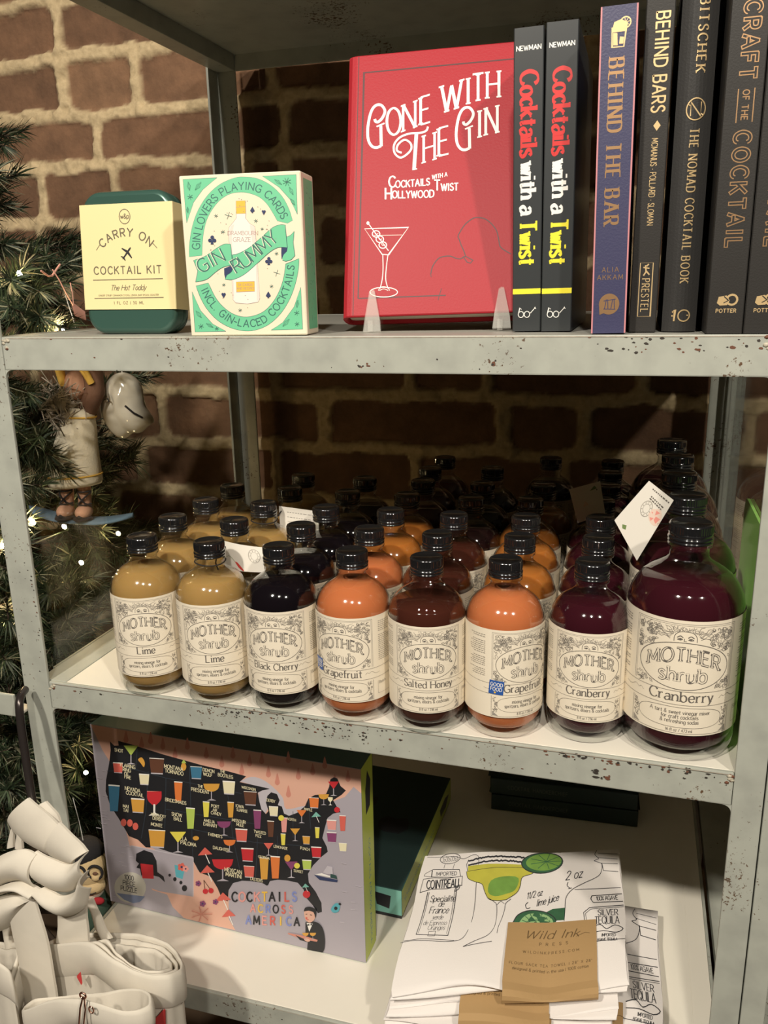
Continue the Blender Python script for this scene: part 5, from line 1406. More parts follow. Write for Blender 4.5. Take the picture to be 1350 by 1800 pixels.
    for t, y in (('1000', 784), ('PIECE', 810), ('PUZZLE', 836)): T(t, 196, y, 20, 'map_black', .15)
    # drinks
    for k, x, y, s, c in [('martini', 203, 220, 60, 'yellowgreen'), ('rocks', 145, 283, 44, 'coral'), ('rocks', 318, 275, 66, 'cola'), ('rocks', 262, 335, 46, 'cream'), ('tall', 415, 390, 58, 'orange'), ('rocks', 495, 305, 52, 'blue'), ('tall', 128, 420, 78, 'blue'),
                          ('rocks', 234, 452, 60, 'amber'), ('wine', 308, 440, 72, 'red'), ('coupe', 564, 380, 62, 'amber'), ('rocks', 642, 372, 56, 'cream'), ('rocks', 738, 420, 58, 'cola'), ('tall', 540, 470, 46, 'lemon'), ('tall', 650, 472, 46, 'amber'), ('tall', 470, 510, 62, 'yellowgreen'),
                          ('rocks', 320, 600, 74, 'amber'), ('martini', 414, 610, 66, 'lemon'), ('coupe', 620, 545, 52, 'plum'), ('rocks', 698, 585, 54, 'coral'), ('tall', 770, 515, 56, 'plum'), ('tall', 830, 558, 48, 'cola'), ('tall', 890, 540, 44, 'pinkish'), ('rocks', 843, 478, 42, 'cream'), ('coupe', 645, 625, 46, 'orange'), ('rocks', 725, 672, 56, 'red'),
                          ('coupe', 614, 725, 80, 'red'), ('rocks', 732, 748, 48, 'coral'), ('martini', 820, 645, 40, 'coral'), ('martini', 940, 580, 40, 'amber'), ('tall', 886, 605, 34, 'lemon'), ('rocks', 990, 608, 34, 'amber'), ('tall', 1040, 575, 32, 'lemon'), ('rocks', 1035, 662, 46, 'red'), ('tall', 800, 735, 64, 'amber'), ('tall', 850, 730, 66, 'orange'), ('martini', 922, 735, 52, 'plum'), ('rocks', 992, 718, 42, 'yellowgreen'),
                          ('rocks', 1026, 440, 44, 'orange'), ('coupe', 1070, 418, 40, 'amber'), ('martini', 1115, 372, 46, 'red'), ('martini', 970, 498, 42, 'orange'), ('wine', 1100, 432, 24, 'cream'), ('dot', 1130, 472, 26, 'red'), ('rocks', 1105, 595, 44, 'plum'), ('tall', 1155, 532, 46, 'coral'), ('rocks', 1155, 640, 36, 'cream'), ('rocks', 1105, 540, 44, 'pinkish'), ('dot', 990, 850, 34, 'red')]:
        glass_icon(a, k, x, y, s, 'print_' + c)
    for x, y, s in [(535, 665, 52), (545, 745, 52), (615, 868, 56), (640, 940, 50)]: glass_icon(a, 'umbrella', x, y, s, 'print_coral')
    glass_icon(a, 'umbrella', 1035, 498, 34, 'teal_light'); glass_icon(a, 'umbrella', 985, 815, 26, 'teal_light')
    for x, y in [(172, 528), (200, 530), (225, 545)]: a.ellipse((x, y), 13, 17, 'print_coral', 10)
    for x, y, s in [(505, 800, 24), (525, 890, 26), (582, 882, 24)]: glass_icon(a, 'flower', x, y, s, 'print_plum')
    a.line([(530, 785), (535, 830)], 2.5, 'print_cola'); a.line([(530, 785), (560, 828)], 2.5, 'print_cola'); a.ellipse((537, 835), 12, 12, 'print_red', 12); a.ellipse((562, 832), 12, 12, 'print_red', 12)
    a.fill(cm2([(236, 246), (252, 236), (266, 258), (262, 280), (248, 262)], 3, True), 'print_amber'); a.ellipse((440, 278), 12, 18, 'print_amber', 12); a.fill([(430, 262), (440, 244), (452, 262)], 'print_yellowgreen'); a.ellipse((495, 598), 14, 10, 'print_amber', 12)
    a.ellipse((905, 688), 14, 16, 'print_amber', 12); a.ellipse((948, 722), 13, 13, 'print_lemon', 12); a.ellipse((878, 508), 13, 13, 'print_lemon', 12)
    # names of the drinks in small capitals
    for t, x, y, s in [('SHOT', 150, 212, 14), ('FLAMING', 190, 282, 15), ('RING', 186, 300, 15), ('OF', 184, 317, 14), ('FIRE', 190, 332, 14), ('MONTANA', 395, 290, 16), ('TORNADO', 398, 310, 16), ('DEMON', 552, 302, 14), ('WOLF', 548, 320, 14), ('THE', 615, 305, 12), ('BOOTLEG', 628, 326, 14), ('NEVADA', 212, 388, 16), ('COCKTAIL', 222, 408, 15),
                       ('THE', 515, 372, 12), ('PRESIDENT', 515, 393, 15), ('BRIDESMAIDS', 405, 440, 14), ('MAI', 182, 462, 14), ('TAI', 182, 480, 14), ('KENTUCKY', 328, 502, 12), ('DERBY', 325, 518, 14), ('SNOW', 410, 500, 15), ('BALL', 415, 520, 15), ('PORT', 582, 462, 13), ('AIR', 580, 478, 12), ('CANDY', 586, 494, 13), ('AMELIA', 555, 528, 13), ('EARHART', 560, 546, 13), ('IOWA', 692, 462, 13), ('SUNRISE', 702, 480, 12),
                       ('MISSOURI', 688, 528, 13), ('MULE', 694, 545, 13), ('LA', 445, 608, 15), ('PALOMA', 462, 630, 16), ('FARMER\'S', 582, 592, 13), ('DAUGHTER', 608, 652, 13), ('MEXICAN', 662, 752, 17), ('MARTINI', 664, 772, 17), ('TWISTED', 782, 578, 12), ('FIZZ', 776, 594, 12), ('GEORGIA', 800, 690, 11), ('MONTE', 320, 545, 14), ('DERBY', 832, 436, 12), ('WISCONSIN', 732, 380, 11), ('LEMONADE', 875, 645, 11), ('PUNCH', 985, 652, 12), ('SUNSET', 955, 752, 11), ('NORTH', 925, 520, 11), ('MAPLE', 1000, 475, 11), ('TASTERS', 765, 790, 13)]:
        T(t, x, y, s, 'print_cream', .16, .22)
    # title in mixed colours
    cols = {'ink': 'map_black', 'p': 'print_pinkish', 'c': 'print_coral', 'b': 'print_periwinkle', 'o': 'gold_yellow'}
    def title(t, cs, x, y, s, step, sl):
        for i, (ch, cc) in enumerate(zip(t, cs)):
            if ch != ' ': T(ch, x + i * step, y + sl * i * step, s * .98, cols[cc], .21, sl=sl)
    title('COCKTAILS', ['ink', 'p', 'ink', 'p', 'o', 'ink', 'ink', 'c', 'b'], 668, 879, 40, 33.5, 0.0)
    title('ACROSS', ['p', 'o', 'b', 'ink', 'c', 'p'], 750, 927, 34, 34, 0.04)
    title('AMERICA', ['b', 'ink', 'p', 'c', 'o', 'b', 'ink'], 730, 980, 37, 36, 0.04)
    # boat, surfer
    a.fill([(1025, 762), (1080, 775), (1132, 785), (1128, 796), (1050, 785)], 'navy'); a.fill([(1028, 760), (1060, 755), (1135, 782)], 'ink_white'); a.fill([(1065, 752), (1085, 722), (1108, 728), (1110, 760), (1080, 758)], 'lavender_light'); a.fill([(1100, 758), (1125, 765), (1130, 782), (1098, 774)], 'teal_dark')
    a.fill(cm2([(1100, 915), (1120, 890), (1140, 895), (1135, 925), (1112, 932)], 3, True), 'print_aqua'); a.ellipse((1122, 912), 8, 8, 'map_black', 10); a.ellipse((1140, 893), 6, 6, 'map_black', 8)
    # the waiter carrying a tray
    a.fill(cm2([(985, 975), (1000, 968), (1040, 975), (1062, 1000), (1072, 1045), (1070, 1090), (1062, 1108)], 3) + [(992, 1095), (995, 1060), (985, 1030)], 'map_black')
    a.fill([(990, 975), (1018, 980), (1002, 1015)], 'ink_white'); a.fill([(995, 980), (1006, 985), (1014, 978), (1016, 988), (1006, 986), (994, 990)], 'map_black')
    a.fill(cm2([(980, 925), (1000, 915), (1028, 928), (1026, 960), (1005, 975), (985, 962)], 3, True), 'peach'); a.fill(cm2([(978, 925), (985, 908), (1010, 905), (1034, 920), (1030, 955), (1022, 930), (1000, 922)], 3), 'map_black')
    a.ellipse((990, 955), 5, 5, 'print_coral', 8); a.line([(990, 962), (1000, 962)], 3, 'print_red'); a.line([(986, 938), (994, 937)], 3, 'map_black'); a.line([(1006, 940), (1015, 942)], 3, 'map_black')
    a.fill([(905, 1020), (985, 1035), (1040, 1052), (1036, 1060), (975, 1050), (908, 1026)], 'peach_dark'); a.fill([(940, 1030), (985, 1050), (995, 1062), (960, 1052)], 'map_black'); a.ellipse((992, 1052), 14, 7, 'peach', 10, .3)
    for x in (985, 1018): glass_icon(a, 'coupe', x, 1030, 24, 'print_amber')
    # waves on the sea, palm tree
    for _ in range(26):
        x, y = r_.choice([(r_.uniform(1090, 1225), r_.uniform(480, 1090)), (r_.uniform(120, 220), r_.uniform(600, 860)), (r_.uniform(50, 90), r_.uniform(250, 560))]); a.line([(x, y), (x + 22, y + 4)], 2.5, 'lavender_light', up=False)
    a.up(); a.up()
    for q in range(7): a.line([(520, 935), (520 + 48 * math.cos(q * .9), 935 + 34 * math.sin(q * .9))], 4, 'peach_dark', up=False)

def puzzle_box(name, label, w, h, d, detail):
    t = thing(name, label, 'puzzle box')
    lid = MB()
    lid.box((0, 0, 0), (w, d * 0.86, h), 'teal_dark', 0.0007)
    a = Art(lid, front, step=0.00006)
    if detail:
        K = rect_map((19, -87), (1238, -290), (1254, -1158), (115, -877), w, h); a.uv = lambda p: K((p[0], -p[1])); puzzle_art(a)
    else:
        a.fill([(0.001, 0.001), (w - .001, 0.001), (w - .001, h - .001), (0.001, h - .001)], 'dark_box')  # lavender lid in shadow: the shade is put into this dark colour
        r_ = random.Random(5)
        for _ in range(26):
            x, y = r_.uniform(.03, w - .03), r_.uniform(.03, h - .03); a.fill(cm2([(x + r_.uniform(.006, .02) * math.cos(q), y + r_.uniform(.006, .02) * math.sin(q)) for q in (0, 1, 2, 3, 4, 5)], 3, True), 'map_black')
    s = Art(lid, lambda u, v, hh: (w + hh, u, v), step=0.00006)
    s.fill([(0.0002, 0.0003), (d * .86, 0.0003), (d * .86, h - 0.0003), (0.0002, h - 0.0003)], 'lime_green')
    s.fill([(d * .30, h * .74), (d * .62, h * .76), (d * .70, h * .88), (d * .45, h * .95), (d * .28, h * .86)], 'map_black')
    s.uv = lambda e: (d * .50 + e[1], h * .60 - e[0])
    s.text('COCKTAILS ACROSS AMERICA', 0, -0.002, 0.0046, 'print_blue', .16, track=.26, xs=1.15); s.uv = None
    bt = Art(lid, lambda u, v, hh: (u, v, -hh), step=0.00006)
    bt.fill([(0.0004, 0.0004), (w - .0004, 0.0004), (w - .0004, d * .86), (0.0004, d * .86)], 'teal_light')
    bt.fill([(w - .030, d * .2), (w - .012, d * .25), (w - .014, d * .70), (w - .028, d * .62)], 'map_black')
    lid.build('box_lid', t)
    base = MB(); base.box((0.0012, d * 0.86, 0.0012), (w - 0.0012, d, h - 0.0012), 'map_black', 0.0005); base.build('box_base', t)
    return t
pz = puzzle_box('puzzle_box', 'upright lavender puzzle box with a black map of drinks on its lid', 0.2955, 0.2139, 0.036, True)
yw = math.radians(-1.6); le = math.radians(0.68)
place(pz, (-0.0278, 0.0810, HC + 0.0008), (math.cos(yw), math.sin(yw), 0), (-math.sin(yw) * math.sin(le), math.cos(yw) * math.sin(le), math.cos(le)))
# a second one lying flat on its base behind it
p2 = puzzle_box('puzzle_box', 'puzzle box lying flat, lid coloured dark for shade, with teal and lime sides behind the upright one', 0.2955, 0.2139, 0.036, False)
yw = math.radians(-1.5)
place(p2, (0.2868 - 0.2955 * math.cos(yw), 0.1375 - 0.2955 * math.sin(yw), HC + 0.0365), (math.cos(yw), math.sin(yw), 0), (-math.sin(yw), math.cos(yw), 0))

def dark_gift_box(z, x, label):
    t = thing('cocktail_box', label, 'box', (x, 0.352, z), (0, 0, math.radians(3.0)), None)
    b = MB(); b.box((0, 0, 0), (0.178, 0.085, 0.0215), 'dark_box', 0.001)
    a = Art(b, front, step=0.00008)
    a.text('COCKTAIL HANDKERCHIEF', 0.022, 0.0080, 0.0052, 'dim_print', .15, track=.28, xs=0.72)
    b.build('box_lid', t)
    b = MB(); b.box((-0.003, 0.004, 0.0217), (0.18, 0.088, 0.0225), 'dark_box'); b.build('box_edge', t)
    return t
dark_gift_box(HC + 0.0002, 0.3445, 'dark green lettered box lying at the back of the lowest shelf, under another')
dark_gift_box(HC + 0.0232, 0.3430, 'dark green lettered box lying on top of its twin at the back')

# --- folded tea towels
def serpentine(d, layers, th, gap, seedv):
    """cross-section of a folded cloth, front folds at y=0: list of (y, z) going back and forth"""
    r = random.Random(seedv); pts = []; z = th / 2
    for i in range(layers):
        y0 = r.uniform(0.0, 0.004); y1 = d - r.uniform(0, 0.003)
        seq = [(y0 + (y1 - y0) * t / 10, z + 0.0004 * math.sin(t * 1.3 + i)) for t in range(11)]
        if i % 2 == 0: seq = seq[::-1]
        pts += seq
        if i < layers - 1:
            zz = z + th + gap; front_ = i % 2 == 0
            yy = seq[-1][0]; rr_ = (zz - z) / 2; k = -1 if front_ else 1
            for q in range(1, 6):
                a_ = PI * q / 6; pts.append((yy + k * (rr_ * 1.3 + 0.0008) * math.sin(a_), z + rr_ * (1 - math.cos(a_))))
            z = zz
    return pts, z + th / 2
class Towel:
    def __init__(s, w, d, layers, seedv, wave=0.0015, drop=0.004, shear=0.0):
        s.shear = shear
        s.w, s.d, s.seed, s.wave, s.drop = w, d, seedv, wave, drop
        s.th, s.gap = 0.0021, 0.0017
        s.pts, s.top = serpentine(d, layers, s.th, s.gap, seedv)
        s.ph = random.Random(seedv).uniform(0, 6)
    def warp(s, x, y, z):
        t = z / s.top
        f = max(0, 1 - y / (s.d * 0.35))
        wz = s.wave * t * (math.sin(x * 62 + s.ph) * 0.5 + math.sin(x * 31 + s.ph * 2)) * (0.35 + f)
        bulge = 0.0030 * math.sin(x * 38 + s.ph + z * 260) * f
        return (x + 0.0012 * math.sin(y * 50 + z * 500 + s.ph), y + s.shear * x + bulge - 0.0015 * math.sin(x * 25 + s.ph), z - s.drop * t * f * f + wz)
    def mesh(s, mb):
        n = 26
        P = s.pts; k = len(P); rows_t = []; rows_b = []
        for i in range(k):
            a = P[max(i - 1, 0)]; b = P[min(i + 1, k - 1)]
            dy, dz = b[0] - a[0], b[1] - a[1]; L = math.hypot(dy, dz) or 1
            ny, nz = -dz / L * s.th / 2, dy / L * s.th / 2
            rows_t.append([s.warp(s.w * j / n, P[i][0] + ny, P[i][1] + nz) for j in range(n + 1)])
            rows_b.append([s.warp(s.w * j / n, P[i][0] - ny, P[i][1] - nz) for j in range(n + 1)])
        mb.grid(rows_t, 'towel_white'); mb.grid(rows_b[::-1], 'towel_white')
        for c in (0, n): mb.grid([[r[c] for r in rows_t], [r[c] for r in rows_b]], 'towel_white', False)
        for r in (0, -1): mb.grid([rows_t[r], rows_b[r]], 'towel_white', False)
    def surf(s): return lambda u, v, h: s.warp(u, v, s.top + 0.0003 + h)
    def hem(s, mb): pass
def kraft_band(t, tw, x0, x1, ylen, text=True):
    """card wrapper: over the top towards the front, down the front fold and back underneath"""
    b = MB(); off = 0.0015
    path = [(ylen - ylen * i / 14, tw.top + off) for i in range(15)] + [(-0.0045, tw.top + off * .5), (-0.0080, tw.top - 0.002), (-0.0086, tw.top * .5), (-0.0080, 0.0018), (-0.0055, 0.0004), (0.012, 0.0003)]
    n = 12
    def lift(x, y):
        return max(tw.warp(x + dx, max(y + dy, -0.004), tw.top)[2] for dx in (-.012, -.006, 0, .006, .012) for dy in (-.004, 0, .004)) + off
    def on_band(x, y, h=0.0):
        return (x, tw.shear * x + y, lift(x, y) + h)
    def bp(x, y, z):
        if y >= 0 and z > tw.top: return on_band(x, y)
        e = lift(x, 0.0)
        return (x + 0.0008, tw.shear * x + min(y, 0.02) * 1.5 - 0.0006, max(0.0003, e * z / (tw.top + off)))
    rows = [[bp(x0 + (x1 - x0) * j / n, y, z) for j in range(n + 1)] for y, z in path]
    b.grid(rows, 'kraft', False)
    if text:
        a = Art(b, lambda u, v, h: on_band(u, v, h + 0.0002), step=0.00008, maxseg=0.004)
        cx = (x0 + x1) / 2; I = 'kraft_ink'
        a.text('Wild Ink', cx, ylen * .70, 0.0090, I, .11, .05, slant=.35, align='c', track=.16, pen=20, xs=1.15)
        a.line([(cx + .022, ylen * .70), (cx + .030, ylen * .76), (cx + .034, ylen * .74)], .0005, I)
        a.text('PRESS', cx + .002, ylen * .585, 0.0030, I, .14, align='c', track=1.3)
        a.text('WILDINKPRESS.COM', cx, ylen * .455, 0.0025, I, .13, align='c', track=.62)
        a.text('FLOUR SACK TEA TOWEL | 28" X 28"', cx, ylen * .265, 0.0024, I, .13, align='c', track=.36)
        a.text('designed & printed in the usa | 100% cotton', cx, ylen * .185, 0.0026, I, .12, align='c', track=.14)
    b.build('paper_band', t)
def towel_art(a, U):
    """margarita recipe print; sketch coordinates mapped on the towel by U, y down"""
    old = a.uv; a.uv = U
    K = 'towel_ink'
    # orange-liqueur bottle on the left
    a.line(cm2([(215, 292), (260, 296), (330, 300), (365, 312), (400, 300), (420, 306), (424, 330), (418, 380), (400, 500), (385, 560), (360, 605), (310, 614), (230, 608), (160, 606), (118, 612)], 4), 1.7, K)
    a.line(cm2([(130, 606), (200, 600), (280, 606), (330, 612)], 4), 1.7, K)
    a.line(a.ell((310, 306), 40, 20, 24), 2.2, K, True)
    for i in range(9): a.line(cm2([(280 + i * 7, 300 + 6 * math.sin(i * 2)), (286 + i * 7, 310), (280 + i * 7, 318)], 3), 1.5, K, up=False)
    a.line([(292, 326), (288, 342)], 1.8, K); a.line([(330, 328), (324, 348)], 1.8, K)
    a.line([(243, 343), (350, 352), (356, 382), (240, 372)], 2.2, K, True); a.line([(212, 358), (240, 345), (238, 372), (208, 366)], 1.8, K, True)
    a.fill([(206, 378), (250, 376), (300, 382), (362, 378), (358, 412), (300, 420), (235, 418), (190, 428)], 'towel_white'); a.line([(206, 378), (250, 376), (300, 382), (362, 378), (358, 412), (300, 420), (235, 418), (190, 428)], 2.2, K, True)
    a.line([(222, 428), (178, 582), (304, 592), (338, 420)], 2.6, K); a.line([(228, 428), (186, 578)], 1.5, K); a.line([(330, 425), (298, 585)], 1.5, K)
    a.line([(335, 412), (352, 410), (346, 424), (330, 432)], 2, K, True); a.line([(228, 573), (255, 573), (252, 591), (225, 590)], 1.7, K, True)
    def T(t, x, y, s, w, sl=0.0, slant=0.1, xs=1.0, track=.12, thin=None, rot=0):
        o_ = a.uv; a.uv = lambda e: o_((x + e[0], y - e[1] + sl * e[0])); a.text(t, 0, 0, s, K, w, thin, 0, slant, track, 'c', None, xs, 20); a.uv = o_
    T('IMPORTED', 298, 370, 13, .14, .05); T('COINTREAU', 281, 416, 30, .20, .02, .12, .60, .10)
    for t, x, y, s in [('Specialite', 278, 466, 22), ('de', 272, 484, 20), ('France', 262, 508, 24), ('verde', 258, 530, 16), ('de Espresso', 248, 550, 16), ('Oranges', 254, 568, 17)]: T(t, x, y, s, .10, .04, .4, .95, .08, .05)
    # margarita glass
    bowl = cm2([(378, 362), (384, 388), (410, 402), (436, 412), (444, 440), (458, 466), (490, 470)], 4) + cm2([(520, 466), (560, 440), (576, 415), (586, 385), (620, 372), (648, 352)], 4)
    a.fill(bowl + [(640, 346), (500, 352), (384, 360)], 'towel_lime')
    a.fill(cm2([(456, 440), (470, 400), (520, 384), (572, 388), (556, 430), (520, 446), (480, 455)], 3, True), 'towel_green')
    a.fill([(384, 342), (460, 338), (588, 340), (590, 350), (480, 354), (384, 360)], 'towel_lime')
    a.line(bowl, 2, K); a.line([(380, 362), (490, 352), (645, 350)], 1.5, K)
    r_ = random.Random(3)
    for base in (318, 334):
        pts = [(384 + i * 5, base - 4 + 9 * math.exp(-((i - 0) / 8.0) ** 2) - 3 * math.sin(i / 13.0) + r_.uniform(-2, 2)) for i in range(43)]
        a.line(pts, 6.0, K)
    a.line([(384, 318), (378, 335), (382, 360)], 2, K)
    a.line(cm2([(452, 460), (475, 474), (484, 486), (482, 530), (474, 565), (452, 592), (410, 612), (366, 634)], 4), 1.7, K); a.line(cm2([(538, 462), (518, 478), (512, 500), (502, 530), (490, 560), (487, 582)], 4), 1.7, K); a.line([(366, 634), (470, 610)], 1.7, K); a.line(cm2([(484, 486), (500, 472), (512, 480)], 3), 1.3, K)
    # lime wheel on the rim, lime slices
    a.ellipse((656, 333), 72, 36, 'towel_dark_green', 30, -.06); a.ellipse((662, 330), 62, 30, 'towel_green', 28, -.06)
    a.up(); a.up()
    for q in range(9): a.line([(672, 328), (672 + 58 * math.cos(q * .7), 328 + 28 * math.sin(q * .7))], 2.2, 'towel_dark_green', up=False)
    a.line(a.ell((656, 333), 72, 36, 30, -.06), 3.4, K, True)
    a.fill([(650, 505), (680, 490), (722, 486), (716, 527), (660, 530)], 'towel_dark_green')
    a.fill(cm2([(540, 545), (560, 515), (600, 498), (650, 500), (680, 515), (690, 530)], 4) + [(680, 560), (560, 565)], 'towel_dark_green'); a.fill(cm2([(560, 545), (580, 520), (610, 506), (645, 506), (672, 520), (680, 532)], 4) + [(670, 560), (575, 565)], 'towel_pale_green')
    a.up(); a.up()
    for q in range(9): a.line([(622, 548), (622 + 52 * math.cos(PI + q * PI / 8), 548 + 42 * math.sin(PI + q * PI / 8))], 2.6, 'towel_dark_green', up=False)
    a.line(cm2([(540, 545), (560, 515), (600, 498), (650, 500), (680, 515), (690, 530)], 4), 3.2, K)
    T('1½ oz'.replace('½', '1/2'), 622, 452, 20, .10, -.28, .3, .8, .08); T('lime juice', 664, 472, 21, .10, -.28, .35, .85, .06); T('2 oz', 762, 392, 28, .10, -.12, .3, .9, .1)
    a.line(cm2([(598, 470), (588, 480), (592, 492), (604, 488)], 3), 2.2, K); a.line(cm2([(742, 402), (738, 414), (748, 424)], 3), 2, K); a.line([(740, 424), (752, 422)], 2, K)
    # tequila bottle at the right edge
    a.line(cm2([(840, 300), (834, 315), (846, 330), (832, 336), (844, 342), (856, 350), (852, 376), (836, 392), (790, 410), (752, 428), (728, 455), (720, 500), (716, 530)], 4), 1.8, K)
    a.line([(845, 312), (906, 318)], 1.4, K); a.line([(842, 326), (906, 336)], 1.4, K); a.line([(760, 428), (830, 430), (906, 430)], 1.6, K); a.line([(856, 345), (860, 372), (906, 378)], 1.8, K); a.line([(858, 347), (906, 352)], 1.8, K)
    a.line([(812, 452), (906, 450)], 2, K); a.line(cm2([(812, 452), (808, 462), (814, 474)], 3), 2.2, K); a.line([(814, 474), (906, 474)], 2, K)
    T('100% AGAVE', 858, 468, 13, .12, 0, 0, .75, .06); T('SILVER', 856, 516, 18, .15, 0, 0, .85, .10, .06); T('TEQUILA', 852, 543, 23, .15, 0, 0, .66, .06, .07)
    a.line(cm2([(800, 556), (830, 545), (850, 560), (875, 548), (900, 560), (880, 572), (840, 566), (800, 572)], 3), 2.4, K); T('IMPORTED', 856, 584, 9, .16, xs=.8, track=.06); T('AGAVE TEQUILA', 852, 597, 8, .16, xs=.8, track=.06)
    a.line([(782, 530), (780, 505), (800, 490), (906, 486)], 2, K); a.line([(788, 530), (786, 508), (803, 495), (906, 491)], 1.3, K); a.line([(790, 600), (906, 592)], 1.6, K)
    a.uv = old

towels = []
def towel(label, x, y, z, rot, w, d, layers, seedv, art=None, band=None, drop=0.004, wave=0.0015, shear=0.0):
    t = thing('tea_towel', label, 'tea towel', (x, y, z), (0, 0, math.radians(rot)), 'folded tea towels on the lowest shelf')
    tw = Towel(w, d, layers, seedv, wave, drop, shear)
    b = MB(); tw.mesh(b)
    if art:
        # sketch corners of the folded top: tl, tr, br, bl
        K = homography([(215, -285), (905, -300), (900, -690), (105, -745)], [(0.002, d - 0.002), (w - 0.002, d - 0.002), (w - 0.002, 0.004), (0.002, 0.004)])
        a = Art(b, tw.surf(), step=0.00008); a.cuts = 3; art(a, lambda p: K((p[0], -p[1])))
    b.build('folded_cloth', t)
    if band: kraft_band(t, tw, *band)
    towels.append((t, tw)); return z + tw.top
T0 = HC + 0.0004
# right-hand pile
zr = T0
zr = towel('white tea towel at the bottom of the right pile', 0.3500, 0.0040, zr, 1.5, 0.196, 0.186, 3, 21) + 0.0012
zr = towel('white tea towel with a kraft band on the right, below the tilted ones', 0.3470, 0.0060, zr, 1.0, 0.197, 0.186, 3, 22, towel_art, (0.098, 0.164, 0.060)) + 0.0036
# left-hand pile on top, turned towards the aisle
zl = zr
zl = towel('lowest plain white tea towel of the tilted pile', 0.3130, -0.0150, zl, 3, 0.190, 0.172, 3, 31, None, (0.070, 0.140, 0.05, False), 0.004, 0.0026, 0.10) + 0.0030
zl = towel('second white tea towel under the top one, its kraft band showing', 0.3160, -0.0130, zl, 4, 0.192, 0.170, 3, 33, None, (0.060, 0.135, 0.056), 0.005, 0.0030, 0.20) + 0.0042
zl = towel('top tea towel printed with a margarita recipe and wrapped in a kraft band', 0.3185, -0.0080, zl, 4, 0.198, 0.172, 4, 35, towel_art, (0.092, 0.172, 0.066), 0.007, 0.0036, 0.26)

# ------------------------------------------------------------------ christmas tree with lights and ornaments, left of the rack
TIPS = [(-0.0892, 0.19, 0.0418), (-0.0635, 0.13, 0.0125), (-0.0749, 0.1, -0.0097), (-0.1004, 0.16, 0.0586), (-0.1249, 0.3, 0.0862), (-0.1208, 0.26, 0.0665), (-0.1229, 0.24, 0.0242), (-0.1506, 0.2, 0.0833), (-0.1693, 0.22, 0.1589), (-0.1909, 0.28, 0.2023), (-0.231, 0.3, 0.1341), (-0.0937, 0.16, -0.1311), (-0.1471, 0.2, -0.1217), (-0.0892, 0.3, -0.1586), (-0.1162, 0.27, -0.1884), (-0.1301, 0.34, -0.1459), (-0.1551, 0.3, -0.1396), (-0.1811, 0.3, -0.0911), (-0.2051, 0.28, -0.0821), (-0.0961, 0.17, -0.2878), (-0.0841, 0.14, -0.3085), (-0.1644, 0.2, -0.2836), (-0.1094, 0.3, -0.2646), (-0.1161, 0.26, -0.2424), (-0.1317, 0.24, -0.2876), (-0.1191, 0.36, -0.2713), (-0.1477, 0.3, -0.3401), (-0.1553, 0.24, -0.4018), (-0.0889, 0.12, -0.3468), (-0.0536, 0.05, -0.1345), (-0.0452, 0.02, -0.2063), (-0.0611, 0.03, -0.2616), (-0.083, 0.06, -0.1827), (-0.0997, 0.06, -0.3205), (-0.1163, 0.1, -0.0974), (-0.107, 0.16, -0.4755), (-0.1014, 0.17, -0.526), (-0.1145, 0.14, -0.5243), (-0.0685, 0.03, -0.407), (-0.0783, 0.04, -0.4601), (-0.0949, 0.03, -0.4434), (-0.1031, 0.06, -0.4039), (-0.1451, 0.22, -0.6231), (-0.1516, 0.08, -0.5278), (-0.1275, 0.2, -0.4707)]
BULBS = [(-0.0967, 0.15, 0.0513), (-0.061, 0.16, -0.0014), (-0.0676, 0.08, -0.029), (-0.0698, 0.09, -0.1835), (-0.1221, 0.2, -0.2228), (-0.0945, 0.26, -0.2467), (-0.1051, 0.2, -0.2644), (-0.0636, 0.04, -0.1922), (-0.0869, 0.14, -0.4959), (-0.0816, 0.05, -0.2718)]
def branch_mesh(seedv, L=0.115, stem=0.30, n=620):
    r = random.Random(seedv); b = MB()
    ax = [Vector((-stem - L, 0, -0.02)), Vector((-L * .9, 0, -0.004)), Vector((-L * .4, 0, 0.002)), Vector((0, 0, 0))]
    b.tube(ax, [0.005, 0.0028, 0.0018, 0.0008], 'bark', 6)
    side = [(-L * .75, 0.6), (-L * .62, -0.6), (-L * .42, 0.5), (-L * .35, -0.55)]
    twigs = [((-L, 0, 0), (0, 0, 0))]
    for x, a_ in side:
        l_ = L * .48; p0 = Vector((x, 0, 0)); p1 = p0 + Vector((math.cos(a_) * l_, math.sin(a_) * l_, r.uniform(-.012, .012))); twigs.append((p0, p1)); b.tube([p0, p1], [0.0014, 0.0006], 'bark', 5)
    for k in range(n):
        p0, p1 = twigs[0] if r.random() < .42 else twigs[r.randint(1, 4)]
        p0, p1 = Vector(p0), Vector(p1); d = (p1 - p0).normalized(); t = r.random() ** .8
        p = p0.lerp(p1, t)
        q = Vector((r.gauss(0, 1), r.gauss(0, 1), r.gauss(0, 1))); q = (q - d * q.dot(d)).normalized()
        dirn = (d * r.uniform(.45, 1.0) + q * r.uniform(.6, 1.0)).normalized(); ln = r.uniform(.016, .030)
        wv = dirn.cross(q).normalized() * 0.00055
        tip = p + dirn * ln + Vector((0, 0, -.002)); mid = p + dirn * ln * .55
        m_ = r.random(); mt = 'needle_dark' if m_ < .46 else ('needle_mid' if m_ < .84 else 'needle_frost')
        b.add([p - wv, p + wv, mid + wv * 1.1, tip, mid - wv * 1.1], [[0, 1, 2, 4], [4, 2, 3]], mt)
    return b
tree = thing('christmas_tree', 'frosted green Christmas tree with warm lights left of the shelves', 'tree', (-0.40, 0.26, FLOOR + 0.0005))
def in_tree(p): return (p[0] + 0.40, p[1] - 0.26, p[2] - FLOOR - 0.0005)
